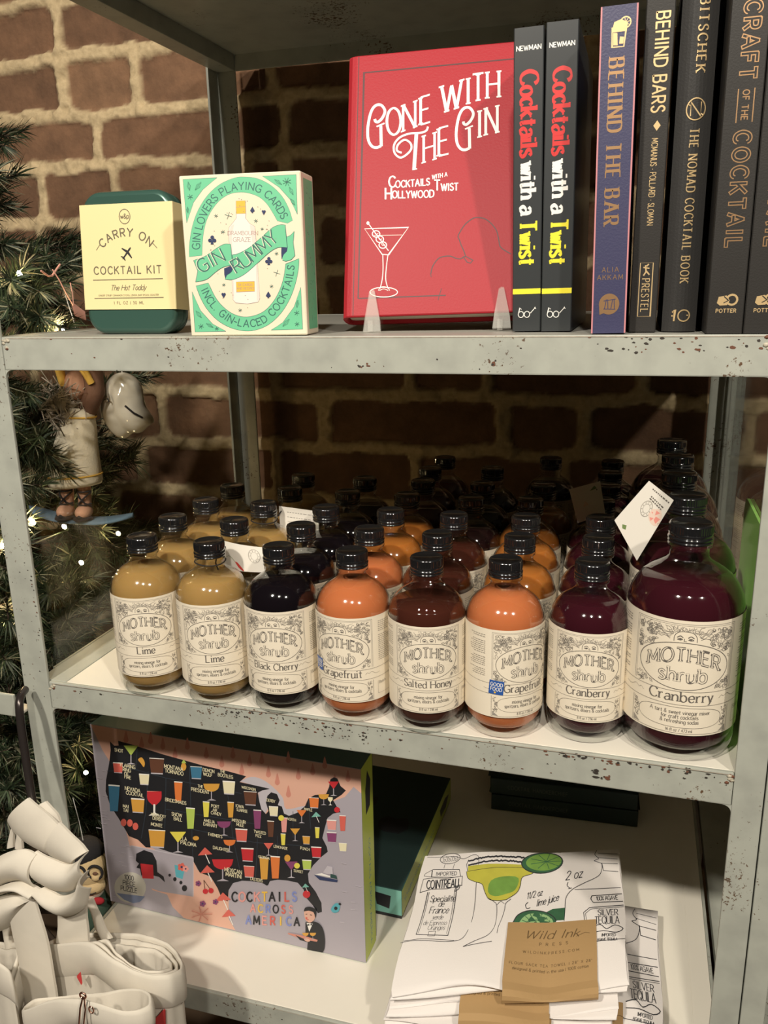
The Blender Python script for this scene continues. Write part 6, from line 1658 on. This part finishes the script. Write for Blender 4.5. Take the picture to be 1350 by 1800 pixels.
b = MB(); b.tube([in_tree((-0.40, .26, FLOOR + 0.001)), in_tree((-0.40, .26, -0.3)), in_tree((-0.395, .262, 0.45))], [0.024, 0.019, 0.007], 'bark', 12); b.build('trunk', tree)
BR = []
for sd in (3, 5, 8):
    o = branch_mesh(sd).build('branch'); BR.append(o.data); bpy.data.objects.remove(o)
rt = random.Random(17)
def branch(tip, yaw_j=0.5):
    tip = Vector(tip); root = Vector((-0.40, 0.26, tip.z - rt.uniform(-.03, .10)))
    d = (tip - root); d.normalize()
    d = (d + Vector((rt.uniform(-.25, .25), rt.uniform(-.35, .15), rt.uniform(-.25, .25)))).normalized()
    m_ = Vector((d.x, d.y, d.z)).to_track_quat('X', 'Z').to_matrix().to_4x4()
    o = bpy.data.objects.new('branch', rt.choice(BR)); COL.objects.link(o); o.parent = tree
    o.matrix_local = Matrix.Translation(in_tree(tip)) @ m_ @ Matrix.Rotation(rt.uniform(-1, 1), 4, 'X')
for p in TIPS:
    p = (min(p[0], -0.030 if p[1] < .44 else -0.03), min(p[1], .46), p[2]); branch(p)
for _ in range(44):   # the darker inner and upper boughs
    x = rt.uniform(-.36, -.07); y = rt.uniform(.12, .42); z = rt.uniform(-.80, .04)
    if z > -0.03 and x > -.16: x -= .10
    branch((x, y, z))

lights = thing('string_lights', 'string of small warm white lights wound through the tree', 'string lights', (-0.2, 0.2, 0))
def rel(p, o): return (p[0] - o[0], p[1] - o[1], p[2] - o[2])
LO = (-0.2, 0.2, 0)
order = sorted(BULBS, key=lambda p: -p[2])
cordpts = []
for p in order: cordpts += [(p[0] - 0.012, p[1] + .014, p[2] - 0.010), (p[0] - .05, p[1] + .03, p[2] - .03)]
b = MB(); b.tube([rel(q, LO) for q in catmull(cordpts, 6)], 0.0010, 'cord_green', 5); b.build('light_cord', lights)
for p in order:
    b = MB(); q = Vector(rel(p, LO)); d = Vector((.35, -.75, .5)).normalized()
    b.tube([q - d * .012, q - d * .003], 0.0022, 'bulb_socket', 8); b.tube([q - d * .003, q, q + d * .004, q + d * .0065], [.0019, .0024, .0018, .0003], 'bulb_glow', 8)
    b.build('bulb', lights)

# felt figure in a white robe standing on a blue board
fg = thing('felt_ornament', 'felt figure ornament in a white robe and black sandals on a curved blue board', 'ornament', (-0.100, 0.20, -0.2085), (0, math.radians(3), math.radians(12)))
b = MB()
prof = [(.0245, .036), (.0270, .0355), (.0283, .040), (.0262, .058), (.0225, .082), (.0185, .103), (.0150, .116), (.0125, .122), (.0, .1225)]
b.lathe([(0.0, .043), (.0225, .042)] + prof, 'felt_white', 36, closed=False)
for rr_, z in ((.0272, .047), (.0163, .1125)): b.tube([((rr_ + .0006) * math.cos(2 * PI * i / 32), (rr_ + .0006) * math.sin(2 * PI * i / 32), z) for i in range(32)], .0011, 'felt_yellow', 6, closed=True)
for v in range(len(b.v)):
    x, y, z = b.v[v]; k = (z - .036) / .086; b.v[v] = (x * 1.08 + .012 * k * k - .002 - 0.0, y * .72, z + .0035 * (x / .027) * (1 - k))
b.build('robe', fg)
b = MB()
for sx in (-1, 1):
    b.tube([(sx * .0095, -.004, .050), (sx * .0098, -.005, .030), (sx * .0100, -.006, .012)], [.0075, .0072, .0070], 'felt_skin', 12)
    b.ball((sx * .0105, -.011, .008), .0100, 'felt_skin', 3, (0.88, 1.35, .80))
b.build('legs', fg)
b = MB()
for sx in (-1, 1):
    c = sx * .0105
    for z0, z1 in ((.014, .030), (.030, .014), (.031, .0315), (.016, .017)):
        b.tube([(c - .0078, -.0075, z0), (c - .003, -.0145, z0 + (z1 - z0) * .3), (c + .003, -.0145, z0 + (z1 - z0) * .7), (c + .0078, -.0075, z1)], .0010, 'felt_black', 6)
    b.tube([(c - .0092, -.012, .0015), (c, -.0245, .0055), (c + .0092, -.012, .0015)], .0022, 'felt_black', 7); b.ball((c, -.014, .0018), .0110, 'felt_black', 2, (.9, 1.35, .22))
b.build('sandals', fg)
b = MB(); n = 24; rows = []
for i in range(n + 1):
    t = -1 + 2 * i / n; x = t * .062; wv = .016 * math.sqrt(max(0.02, 1 - t ** 4)); z = -.0028 + .016 * max(0, abs(t) - .25) ** 1.6
    rows.append([(x + .004, y * wv - .006 - .004 * t, z + h) for y, h in ((-1, 0), (-.7, -.0022), (0, -.003), (.7, -.0022), (1, 0), (.7, .0020), (0, .0026), (-.7, .0020))])
b.grid(rows, 'felt_blue', True, wrap=True); b.poly(rows[0], 'felt_blue'); b.poly(rows[-1][::-1], 'felt_blue'); b.build('blue_board', fg)
b = MB()
b.tube([(.016, .002, .118), (.024, .004, .140), (.022, .006, .172), (.012, .006, .196)], [.010, .0115, .011, .010], 'felt_brown', 14)
b.tube([(.026, -.006, .150), (.022, -.009, .160), (.018, -.010, .166)], .004, 'felt_yellow', 8)
b.ball((.006, .000, .146), .0135, 'felt_skin', 3, (.95, .85, 1.2)); b.build('torso', fg)
b = MB()
b.tube([(-.006, -.004, .146), (-.008, -.006, .162), (-.002, -.008, .174), (.010, -.008, .182)], [.0042, .0050, .0052, .004], 'felt_yellow', 10); b.build('sash', fg)
b = MB(); rf = random.Random(6)
b.ball((-.008, -.004, .128), .0095, 'felt_grey', 3, (1.0, .8, 1.1))
for _ in range(130):
    p = Vector((rf.uniform(-.028, .012), rf.uniform(-.016, .006), rf.uniform(.106, .146))); q = [p + Vector((rf.uniform(-.005, .005), rf.uniform(-.004, .004), rf.uniform(-.006, .006))) * k for k in range(4)]
    b.tube(q, .0006, 'felt_grey', 4)
for _ in range(26):
    c = Vector((rf.uniform(-.022, .004), rf.uniform(-.010, .004), rf.uniform(.108, .136))); b.ball(c, rf.uniform(.003, .0055), 'felt_grey', 1)
b.build('wool_beard', fg)
b = MB(); b.tube([(.010, .004, .196), (.006, .004, .215), (-.002, .006, .240)], .0005, 'ink_white', 5); b.build('hanging_thread', fg)

# white porcelain bird-like ornament
sh_ = thing('porcelain_ornament', 'glossy white porcelain bird ornament hanging behind the felt figure', 'ornament', (-0.0505, 0.236, -0.0900))
b = MB(); bm = bmesh.new(); bmesh.ops.create_icosphere(bm, subdivisions=4, radius=1)
for v in bm.verts:
    x, y, z = v.co
    rr_ = 1 + .10 * math.sin(5 * x + 3 * z) * (z < .5) - .22 * math.exp(-((x - .35) ** 2 + (z - .1) ** 2 + (y + .9) ** 2) / .06) - .20 * math.exp(-((x + .30) ** 2 + (z - .25) ** 2 + (y + .9) ** 2) / .05)
    bk = math.exp(-((x - .95) ** 2 + (z + .35) ** 2) / .05) * .35
    v.co = Vector((x * .0255 * rr_ + bk * .030, y * .020 * rr_, z * .034 * rr_ - bk * .012 + (.004 if z > .6 else 0)))
b.bm(bm, 'porcelain', None, True); b.build('bird_body', sh_)
b = MB(); b.tube([(.012, -.0185, .004), (.020, -.016, -.004), (.027, -.010, -.010)], .0011, 'felt_black', 6); b.tube([(-.012, -.0195, .010), (-.008, -.020, .012), (-.006, -.020, .008)], .0007, 'felt_black', 6); b.build('painted_lines', sh_)
b = MB(); b.tube([(0, 0, .034), (.001, 0, .060), (-.001, 0, .095)], .0005, 'ink_white', 5); b.build('hanging_thread', sh_)

# felt doll with glasses behind the tote bags
dl = thing('felt_doll_ornament', 'felt doll ornament with black glasses and red bow tie beside the puzzle box', 'ornament', (-0.0640, 0.0980, -0.6700), (0, 0, math.radians(15)))
b = MB(); b.ball((0, 0, .083), .0195, 'felt_cream', 3, (1.0, .85, 1.35)); b.ball((.012, -.012, .082), .006, 'felt_cream', 2, (1, 1, .9)); b.ball((.003, -.006, .066), .015, 'felt_cream', 2, (1.1, .8, .7)); b.build('head', dl)
b = MB(); b.ball((-.004, .004, .102), .0200, 'felt_black', 3, (1.0, .9, .80)); b.ball((-.014, .002, .092), .0100, 'felt_black', 2, (.8, .9, 1.1)); b.build('hair', dl)
b = MB()
for cx in (-.006, .0125): b.tube([(cx + .0078 * math.cos(2 * PI * i / 20), -.0168 + .002 * abs(cx) / .0125, .089 + .0085 * math.sin(2 * PI * i / 20)) for i in range(20)], .0015, 'felt_black', 6, closed=True)
b.tube([(.0018, -.0175, .090), (.0048, -.0175, .090)], .0013, 'felt_black', 6); b.build('glasses', dl)
b = MB()
for cx in (-.006, .0125): b.ball((cx, -.0155, .088), .0030, 'felt_brown', 2, (1, .5, .7))
b.tube([(.000, -.0168, .0640), (.006, -.0172, .0625), (.011, -.0160, .0640)], .0007, 'felt_black', 5); b.build('eyes_and_mouth', dl)
b = MB()
for sx in (-1, 1): b.ball((.003 + sx * .008, -.013, .0505), .0062, 'felt_red', 2, (1.15, .55, .75))
b.ball((.003, -.0145, .0505), .0035, 'felt_red', 2); b.build('bow_tie', dl)
b = MB(); b.lathe([(.0, .0), (.015, .001), (.019, .012), (.018, .035), (.012, .052), (.0, .054)], 'felt_green', 24, closed=False); b.lathe([(.0105, .049), (.0125, .052), (.010, .057)], 'felt_white', 24, closed=False); b.build('body', dl)
b = MB(); b.tube([(-.004, .002, .116), (-.006, .003, .140), (-.010, .004, .170)], .0005, 'ink_white', 5); b.build('hanging_thread', dl)

# pink paper tag hanging beside the tin
pt = thing('pink_paper_tag', 'small pink paper tag on a thin cord beside the green tin', 'tag', (-0.06, 0.184, 0.013))
PO = (-0.06, 0.184, 0.013)
b = MB(); q = [(-.0602, .1764, .0213), (-.0600, .1800, .0225), (-.0590, .1946, .0142), (-.0590, .1949, .0054), (-.0598, .1790, .0105)]
b.poly([rel(p, PO) for p in q], 'tag_pink'); b.poly([rel((p[0] - .0006, p[1], p[2]), PO) for p in q[::-1]], 'tag_pink'); b.build('tag_card', pt)
b = MB(); b.tube([rel(p, PO) for p in [(-.0600, .1775, .0212), (-.0600, .1690, .0325), (-.0600, .1605, .0460), (-.062, .155, .0555)]], .0007, 'tag_pink', 5); b.tube([rel(p, PO) for p in [(-.0600, .1785, .0215), (-.0600, .1790, .0320), (-.0602, .1776, .0430)]], .0006, 'tag_pink', 5)
b.tube([rel(p, PO) for p in [(-.07, .1480, .0545), (-.07, .1580, .0495), (-.07, .1640, .0500), (-.07, .1780, .0610)]], .0010, 'tag_pink', 5); b.build('tag_cord', pt)

# ------------------------------------------------------------------ tote bags with knotted handles, lower left
RIB = {
    'fold_back': [((0.0253, -0.062, -0.3864), (0.0339, -0.062, -0.3788)), ((0.0342, -0.062, -0.3958), (0.0428, -0.062, -0.3876)), ((0.0388, -0.062, -0.4033), (0.0465, -0.062, -0.3969))],
    'upper_band': [((-0.0023, -0.068, -0.4023), (0.0219, -0.068, -0.3737)), ((0.0051, -0.068, -0.4138), (0.0357, -0.068, -0.3832)), ((0.0212, -0.068, -0.422), (0.0482, -0.068, -0.3935)), ((0.0348, -0.068, -0.4266), (0.0528, -0.068, -0.4003))],
    'right_band': [((0.0423, -0.076, -0.4186), (0.0572, -0.076, -0.3852)), ((0.0545, -0.076, -0.4228), (0.0732, -0.076, -0.3994)), ((0.0638, -0.076, -0.4236), (0.0813, -0.076, -0.4081))],
    'wrap': [((0.0318, -0.078, -0.4159), (0.0341, -0.078, -0.449)), ((0.0463, -0.078, -0.4207), (0.0472, -0.078, -0.4524)), ((0.0656, -0.078, -0.4218), (0.0624, -0.078, -0.4486)), ((0.0829, -0.078, -0.4068), (0.0802, -0.078, -0.4314))],
    'lower_loop': [((0.037, -0.082, -0.4475), (0.034, -0.082, -0.4555)), ((0.045, -0.082, -0.4502), (0.0436, -0.082, -0.4676)), ((0.0571, -0.082, -0.4515), (0.0565, -0.082, -0.4721)), ((0.073, -0.082, -0.4408), (0.0748, -0.082, -0.46)), ((0.0839, -0.082, -0.4209), (0.0837, -0.082, -0.4385))],
    'strap_right': [((0.0401, -0.072, -0.4778), (0.0691, -0.072, -0.4655)), ((0.0368, -0.072, -0.4962), (0.0677, -0.072, -0.4843)), ((0.0331, -0.072, -0.5137), (0.0669, -0.072, -0.5031))],
    'side_strap': [((0.0507, -0.05, -0.4842), (0.0572, -0.05, -0.4792)), ((0.0548, -0.05, -0.4976), (0.0628, -0.05, -0.4946)), ((0.0575, -0.05, -0.5127), (0.0673, -0.05, -0.5092)), ((0.0621, -0.05, -0.5225), (0.0725, -0.05, -0.5188))],
    'left_cap': [((-0.0136, -0.08, -0.4325), (-0.0205, -0.08, -0.465)), ((0.0047, -0.08, -0.4209), (-0.0018, -0.08, -0.4528)), ((0.0206, -0.08, -0.415), (0.0164, -0.08, -0.4478)), ((0.0338, -0.08, -0.4173), (0.0322, -0.08, -0.4535))],
    'left_wrap': [((-0.0148, -0.084, -0.4594), (-0.0177, -0.084, -0.4693)), ((0.0033, -0.084, -0.4492), (0.0018, -0.084, -0.4586)), ((0.0203, -0.084, -0.4444), (0.0199, -0.084, -0.4541)), ((0.0367, -0.084, -0.4482), (0.0316, -0.084, -0.4595))],
    'left_loop': [((-0.022, -0.08, -0.4735), (-0.0297, -0.08, -0.511)), ((-0.0026, -0.08, -0.4646), (-0.0127, -0.08, -0.5033)), ((0.0107, -0.08, -0.4616), (0.0056, -0.08, -0.486)), ((0.0244, -0.08, -0.4632), (0.019, -0.08, -0.4679))],
    'strap_left': [((0.0009, -0.086, -0.4879), (0.0292, -0.086, -0.4561)), ((0.0024, -0.086, -0.5219), (0.0353, -0.086, -0.4903)), ((0.0026, -0.086, -0.557), (0.0374, -0.086, -0.5339)), ((0.0021, -0.086, -0.5833), (0.0369, -0.086, -0.5613))],
    'thin_strap': [((-0.0363, -0.06, -0.5275), (-0.0279, -0.06, -0.5217)), ((-0.0358, -0.06, -0.5614), (-0.0266, -0.06, -0.5553)), ((-0.0347, -0.06, -0.5934), (-0.0243, -0.06, -0.5841))],
    'up_strap': [((-0.01, -0.066, -0.4307), (-0.0037, -0.066, -0.4283)), ((-0.0052, -0.066, -0.4161), (0.0003, -0.066, -0.4117)), ((0.0002, -0.066, -0.4049), (0.0048, -0.066, -0.4052))],
    'up_strap2': [((0.0006, -0.068, -0.4272), (0.0078, -0.068, -0.4257)), ((0.0039, -0.068, -0.4141), (0.0099, -0.068, -0.4129)), ((0.0068, -0.068, -0.4034), (0.0124, -0.068, -0.4046))],
}
RIM_A = [(0.0225, -0.07, -0.5193), (0.0749, -0.085, -0.492), (0.1081, -0.095, -0.4918), (0.1344, -0.098, -0.4958), (0.1571, -0.093, -0.4968), (0.1594, -0.075, -0.5052), (0.1444, -0.055, -0.5135), (0.1232, -0.042, -0.5166), (0.098, -0.036, -0.5201), (0.0619, -0.032, -0.5297), (0.0322, -0.034, -0.5363), (0.0124, -0.048, -0.5338)]
RIM_B = [(0.042, -0.128, -0.527), (0.0802, -0.132, -0.5024), (0.1209, -0.138, -0.4902), (0.1492, -0.136, -0.4919), (0.1609, -0.126, -0.4933), (0.153, -0.112, -0.4957), (0.1319, -0.106, -0.5033), (0.0955, -0.1035, -0.5188), (0.0608, -0.1035, -0.5316), (0.0382, -0.111, -0.5339)]
RIM_C = [(-0.0528, -0.1, -0.5289), (0.0047, -0.118, -0.4979), (0.026, -0.12, -0.4992), (0.0236, -0.114, -0.5169), (0.0052, -0.1, -0.547), (-0.0029, -0.07, -0.5285), (-0.0397, -0.055, -0.5446), (-0.0788, -0.05, -0.5585), (-0.0915, -0.07, -0.5502)]
ROD = [(-0.0172, -0.01, -0.3077), (-0.0132, -0.02, -0.3077), (-0.0102, -0.027, -0.3136), (-0.0079, -0.031, -0.3304), (-0.0034, -0.036, -0.3575), (0.0021, -0.042, -0.384), (0.0101, -0.05, -0.4039), (0.016, -0.056, -0.4158)]
PIN = [(0.1137, -0.14, -0.4828), (0.1123, -0.143, -0.4908), (0.1109, -0.145, -0.5042)]
RED = [[(0.0657, -0.09, -0.5246), (0.0705, -0.09, -0.5187), (0.0707, -0.09, -0.5291), (0.0692, -0.09, -0.5319)], [(0.1474, -0.098, -0.5352), (0.1561, -0.095, -0.5244), (0.1547, -0.095, -0.5431), (0.1484, -0.097, -0.5498)]]
def ribbon3(mb, pairs, bulge=0.005, th=0.0022, mt='canvas', n=9, sub=5):
    """wide cloth tape given by its two edges; bulges towards the aisle across its width"""
    A_ = catmull([p[0] for p in pairs], sub); B_ = catmull([p[1] for p in pairs], sub)
    front_ = Vector((-.28, -.92, .26)).normalized()
    R1 = []; R2 = []
    m = len(A_)
    for k, (a_, b_) in enumerate(zip(A_, B_)):
        f_ = []; g_ = []
        for i in range(n + 1):
            t = i / n; p = a_.lerp(b_, t); bl = bulge * math.sin(PI * t) ** .8
            wr = 0.00025 * math.sin(k * 0.9 + t * 5)
            f_.append(p + front_ * (bl + wr)); g_.append(p + front_ * (bl + wr - th))
        R1.append(f_); R2.append(g_)
    mb.grid(R1, mt); mb.grid(R2[::-1], mt)
    mb.grid([[r[0] for r in R1], [r[0] for r in R2]], mt, False); mb.grid([[r[-1] for r in R1], [r[-1] for r in R2]], mt, False)
    mb.grid([R1[0], R2[0]], mt, False); mb.grid([R1[-1], R2[-1]], mt, False)
def tote(name, label, rim, z_floor, wall=0.0035, fold=0.030, flare=1.0, layers=1, sd=1, seam=True):
    c = Vector((sum(p[0] for p in rim) / len(rim), sum(p[1] for p in rim) / len(rim), 0))
    t = thing(name, label, 'tote bag', (c.x, c.y, z_floor))
    r_ = random.Random(sd)
    R0 = catmull(rim, 7, True); n = len(R0); O = Vector((c.x, c.y, z_floor))
    def ring(dz, scale, ins=0.0, wob=0.0):
        out = []
        for i, p in enumerate(R0):
            v = Vector((p.x - c.x, p.y - c.y, 0)); L = v.length or 1
            s_ = scale * (L - ins) / L
            w_ = wob * math.sin(i * .55 + sd) + wob * .6 * math.sin(i * 1.3 + 2 * sd)
            out.append(Vector((c.x + v.x * (s_ + w_ / L), c.y + v.y * (s_ + w_ / L), max(p.z + dz, z_floor + 0.0005))) - O)
        return out
    b = MB()
    hb = min(p.z for p in R0) - z_floor
    rows = []
    prof = [(-fold * 1.15, 1.00, 0.0035), (-fold, 1.0, -0.0005), (-fold * .55, 1.0, -0.0016), (-0.003, 1.0, -0.0012), (0.0, 1.0, 0.0008), (0.0005, 1.0, wall * .6), (-0.002, 1.0, wall)]
    body = [(-hb, .92, 0.006), (-hb * .75, 0.98, 0.005), (-hb * .5, 0.99, 0.0045), (-hb * .25, 1.0, 0.0040)]
    b.grid([[*ring(dz, sc, ins, .0015)] for dz, sc, ins in body] + [ring(*prof[0], .0008)], 'canvas', True, wrap=True)
    b.grid([ring(dz, sc, ins, .0004) for dz, sc, ins in prof] + [ring(-.018, 1.0, wall + .001, .001), ring(-.05, .98, wall + .003, .003), ring(-.10, .9, wall + .004, .004)], 'canvas', True, wrap=True)
    b.poly(ring(-.10, .9, wall + .004, .004), 'canvas'); b.poly(ring(-hb, .92, .004)[::-1], 'canvas')
    b.build('bag_body', t)
    for k in range(1, layers + 1):
        b = MB(); g = k * 0.0060
        b.grid([ring(-.030, .99, g + .002, .001), ring(-.006, 1, g - .0002, .0006), ring(-.0010 * k - .001, 1, g, .0006), ring(-.0012 * k - .001, 1, g + .0022, .0006), ring(-.008, 1, g + .0035, .0006), ring(-.035, .97, g + .006, .003)], 'canvas', True, wrap=True)
        b.build('inner_fold', t)
    return t, O
def straps(t, O, names):
    for nm, keys, bl in names:
        b = MB()
        for k in keys: ribbon3(b, [(Vector(a_) - O, Vector(c_) - O) for a_, c_ in RIB[k]], bl)
        b.build(nm, t)
ta, OA = tote('tote_bag', 'cream canvas tote bag with its open rim folded, nearest the shelf', RIM_A, FLOOR + 0.0005, layers=2, sd=1)
straps(ta, OA, [('handle', ['strap_right'], .0025), ('handle_knot', ['wrap'], .010), ('handle_knot', ['lower_loop'], .010), ('handle_knot', ['right_band'], .006), ('handle_knot', ['upper_band'], .006), ('handle', ['fold_back'], .004), ('handle', ['side_strap'], .002)])
b = MB(); q = RED[1]; b.poly([Vector(p) - OA + Vector((-.28, -.92, .2)) * .004 for p in q], 'canvas_red'); b.poly([Vector((p[0] - .003, p[1], p[2] - .004)) - OA for p in q[::-1]], 'canvas_red'); b.build('red_print', ta)
tb, OB = tote('tote_bag', 'cream canvas tote bag in front with a rose gold pin on its rim', RIM_B, FLOOR + 0.0005, layers=0, sd=4, fold=0.024)
straps(tb, OB, [('handle', ['strap_left'], .0028), ('handle_knot', ['left_cap'], .011), ('handle_knot', ['left_wrap'], .010), ('handle_knot', ['left_loop'], .011), ('handle', ['thin_strap'], .0015), ('handle', ['up_strap'], .0012), ('handle', ['up_strap2'], .0012)])
b = MB(); q = RED[0]; b.poly([Vector(p) - OB for p in q], 'canvas_red'); b.poly([Vector((p[0] - .001, p[1] + .0012, p[2])) - OB for p in q[::-1]], 'canvas_red'); b.build('red_print', tb)
b = MB(); p0, p1, p2_ = [Vector(p) - OB for p in PIN]; ex = Vector((.0045, 0, 0))
b.tube([p0, p1, p2_], .0007, 'rose_gold', 6); b.tube([p0 + ex * .2, p1 + ex, p2_ + ex * .9], .0006, 'rose_gold', 6)
b.tube([p0 + Vector((.0026 * math.cos(q_), 0, .0026 * math.sin(q_) + .001)) for q_ in [2 * PI * i / 16 for i in range(16)]], .0008, 'rose_gold', 6, closed=True)
b.tube([p1 + ex * 2.2 + Vector((.002 * math.cos(q_), 0, .003 * math.sin(q_) + .001)) for q_ in [2 * PI * i / 14 for i in range(14)]], .0006, 'rose_gold', 6, closed=True); b.build('safety_pin', tb)
tc_, OC_ = tote('tote_bag', 'cream canvas tote bag cut by the left edge behind the knotted handles', RIM_C, FLOOR + 0.0005, layers=1, sd=7)

hk = thing('hook_rod', 'dark curved metal rod beside the left rack post above the knots', 'hook', ROD[0])
b = MB(); b.tube([q - Vector(ROD[0]) for q in catmull(ROD, 6)], .0036, 'dark_rod', 12); b.build('rod', hk)

# ------------------------------------------------------------------ bright green board against the right side panel
gb = MB()
y1, z1 = 0.172, 0.1600
outl = [(0.0220, 0), (y1, 0)] + [(y1 - .013 + .013 * math.cos(q), z1 - .013 + .013 * math.sin(q)) for q in [PI / 2 * i / 8 for i in range(9)]] + [(0.0220, z1)]
gb.prism(outl, 0.5836, 0.5858, 'green_board', lambda u, v, h: (h, u, HB + 0.0004 + v))
tag(gb.build('green_board'), 'bright green board with a rounded corner standing against the right side panel', 'board')
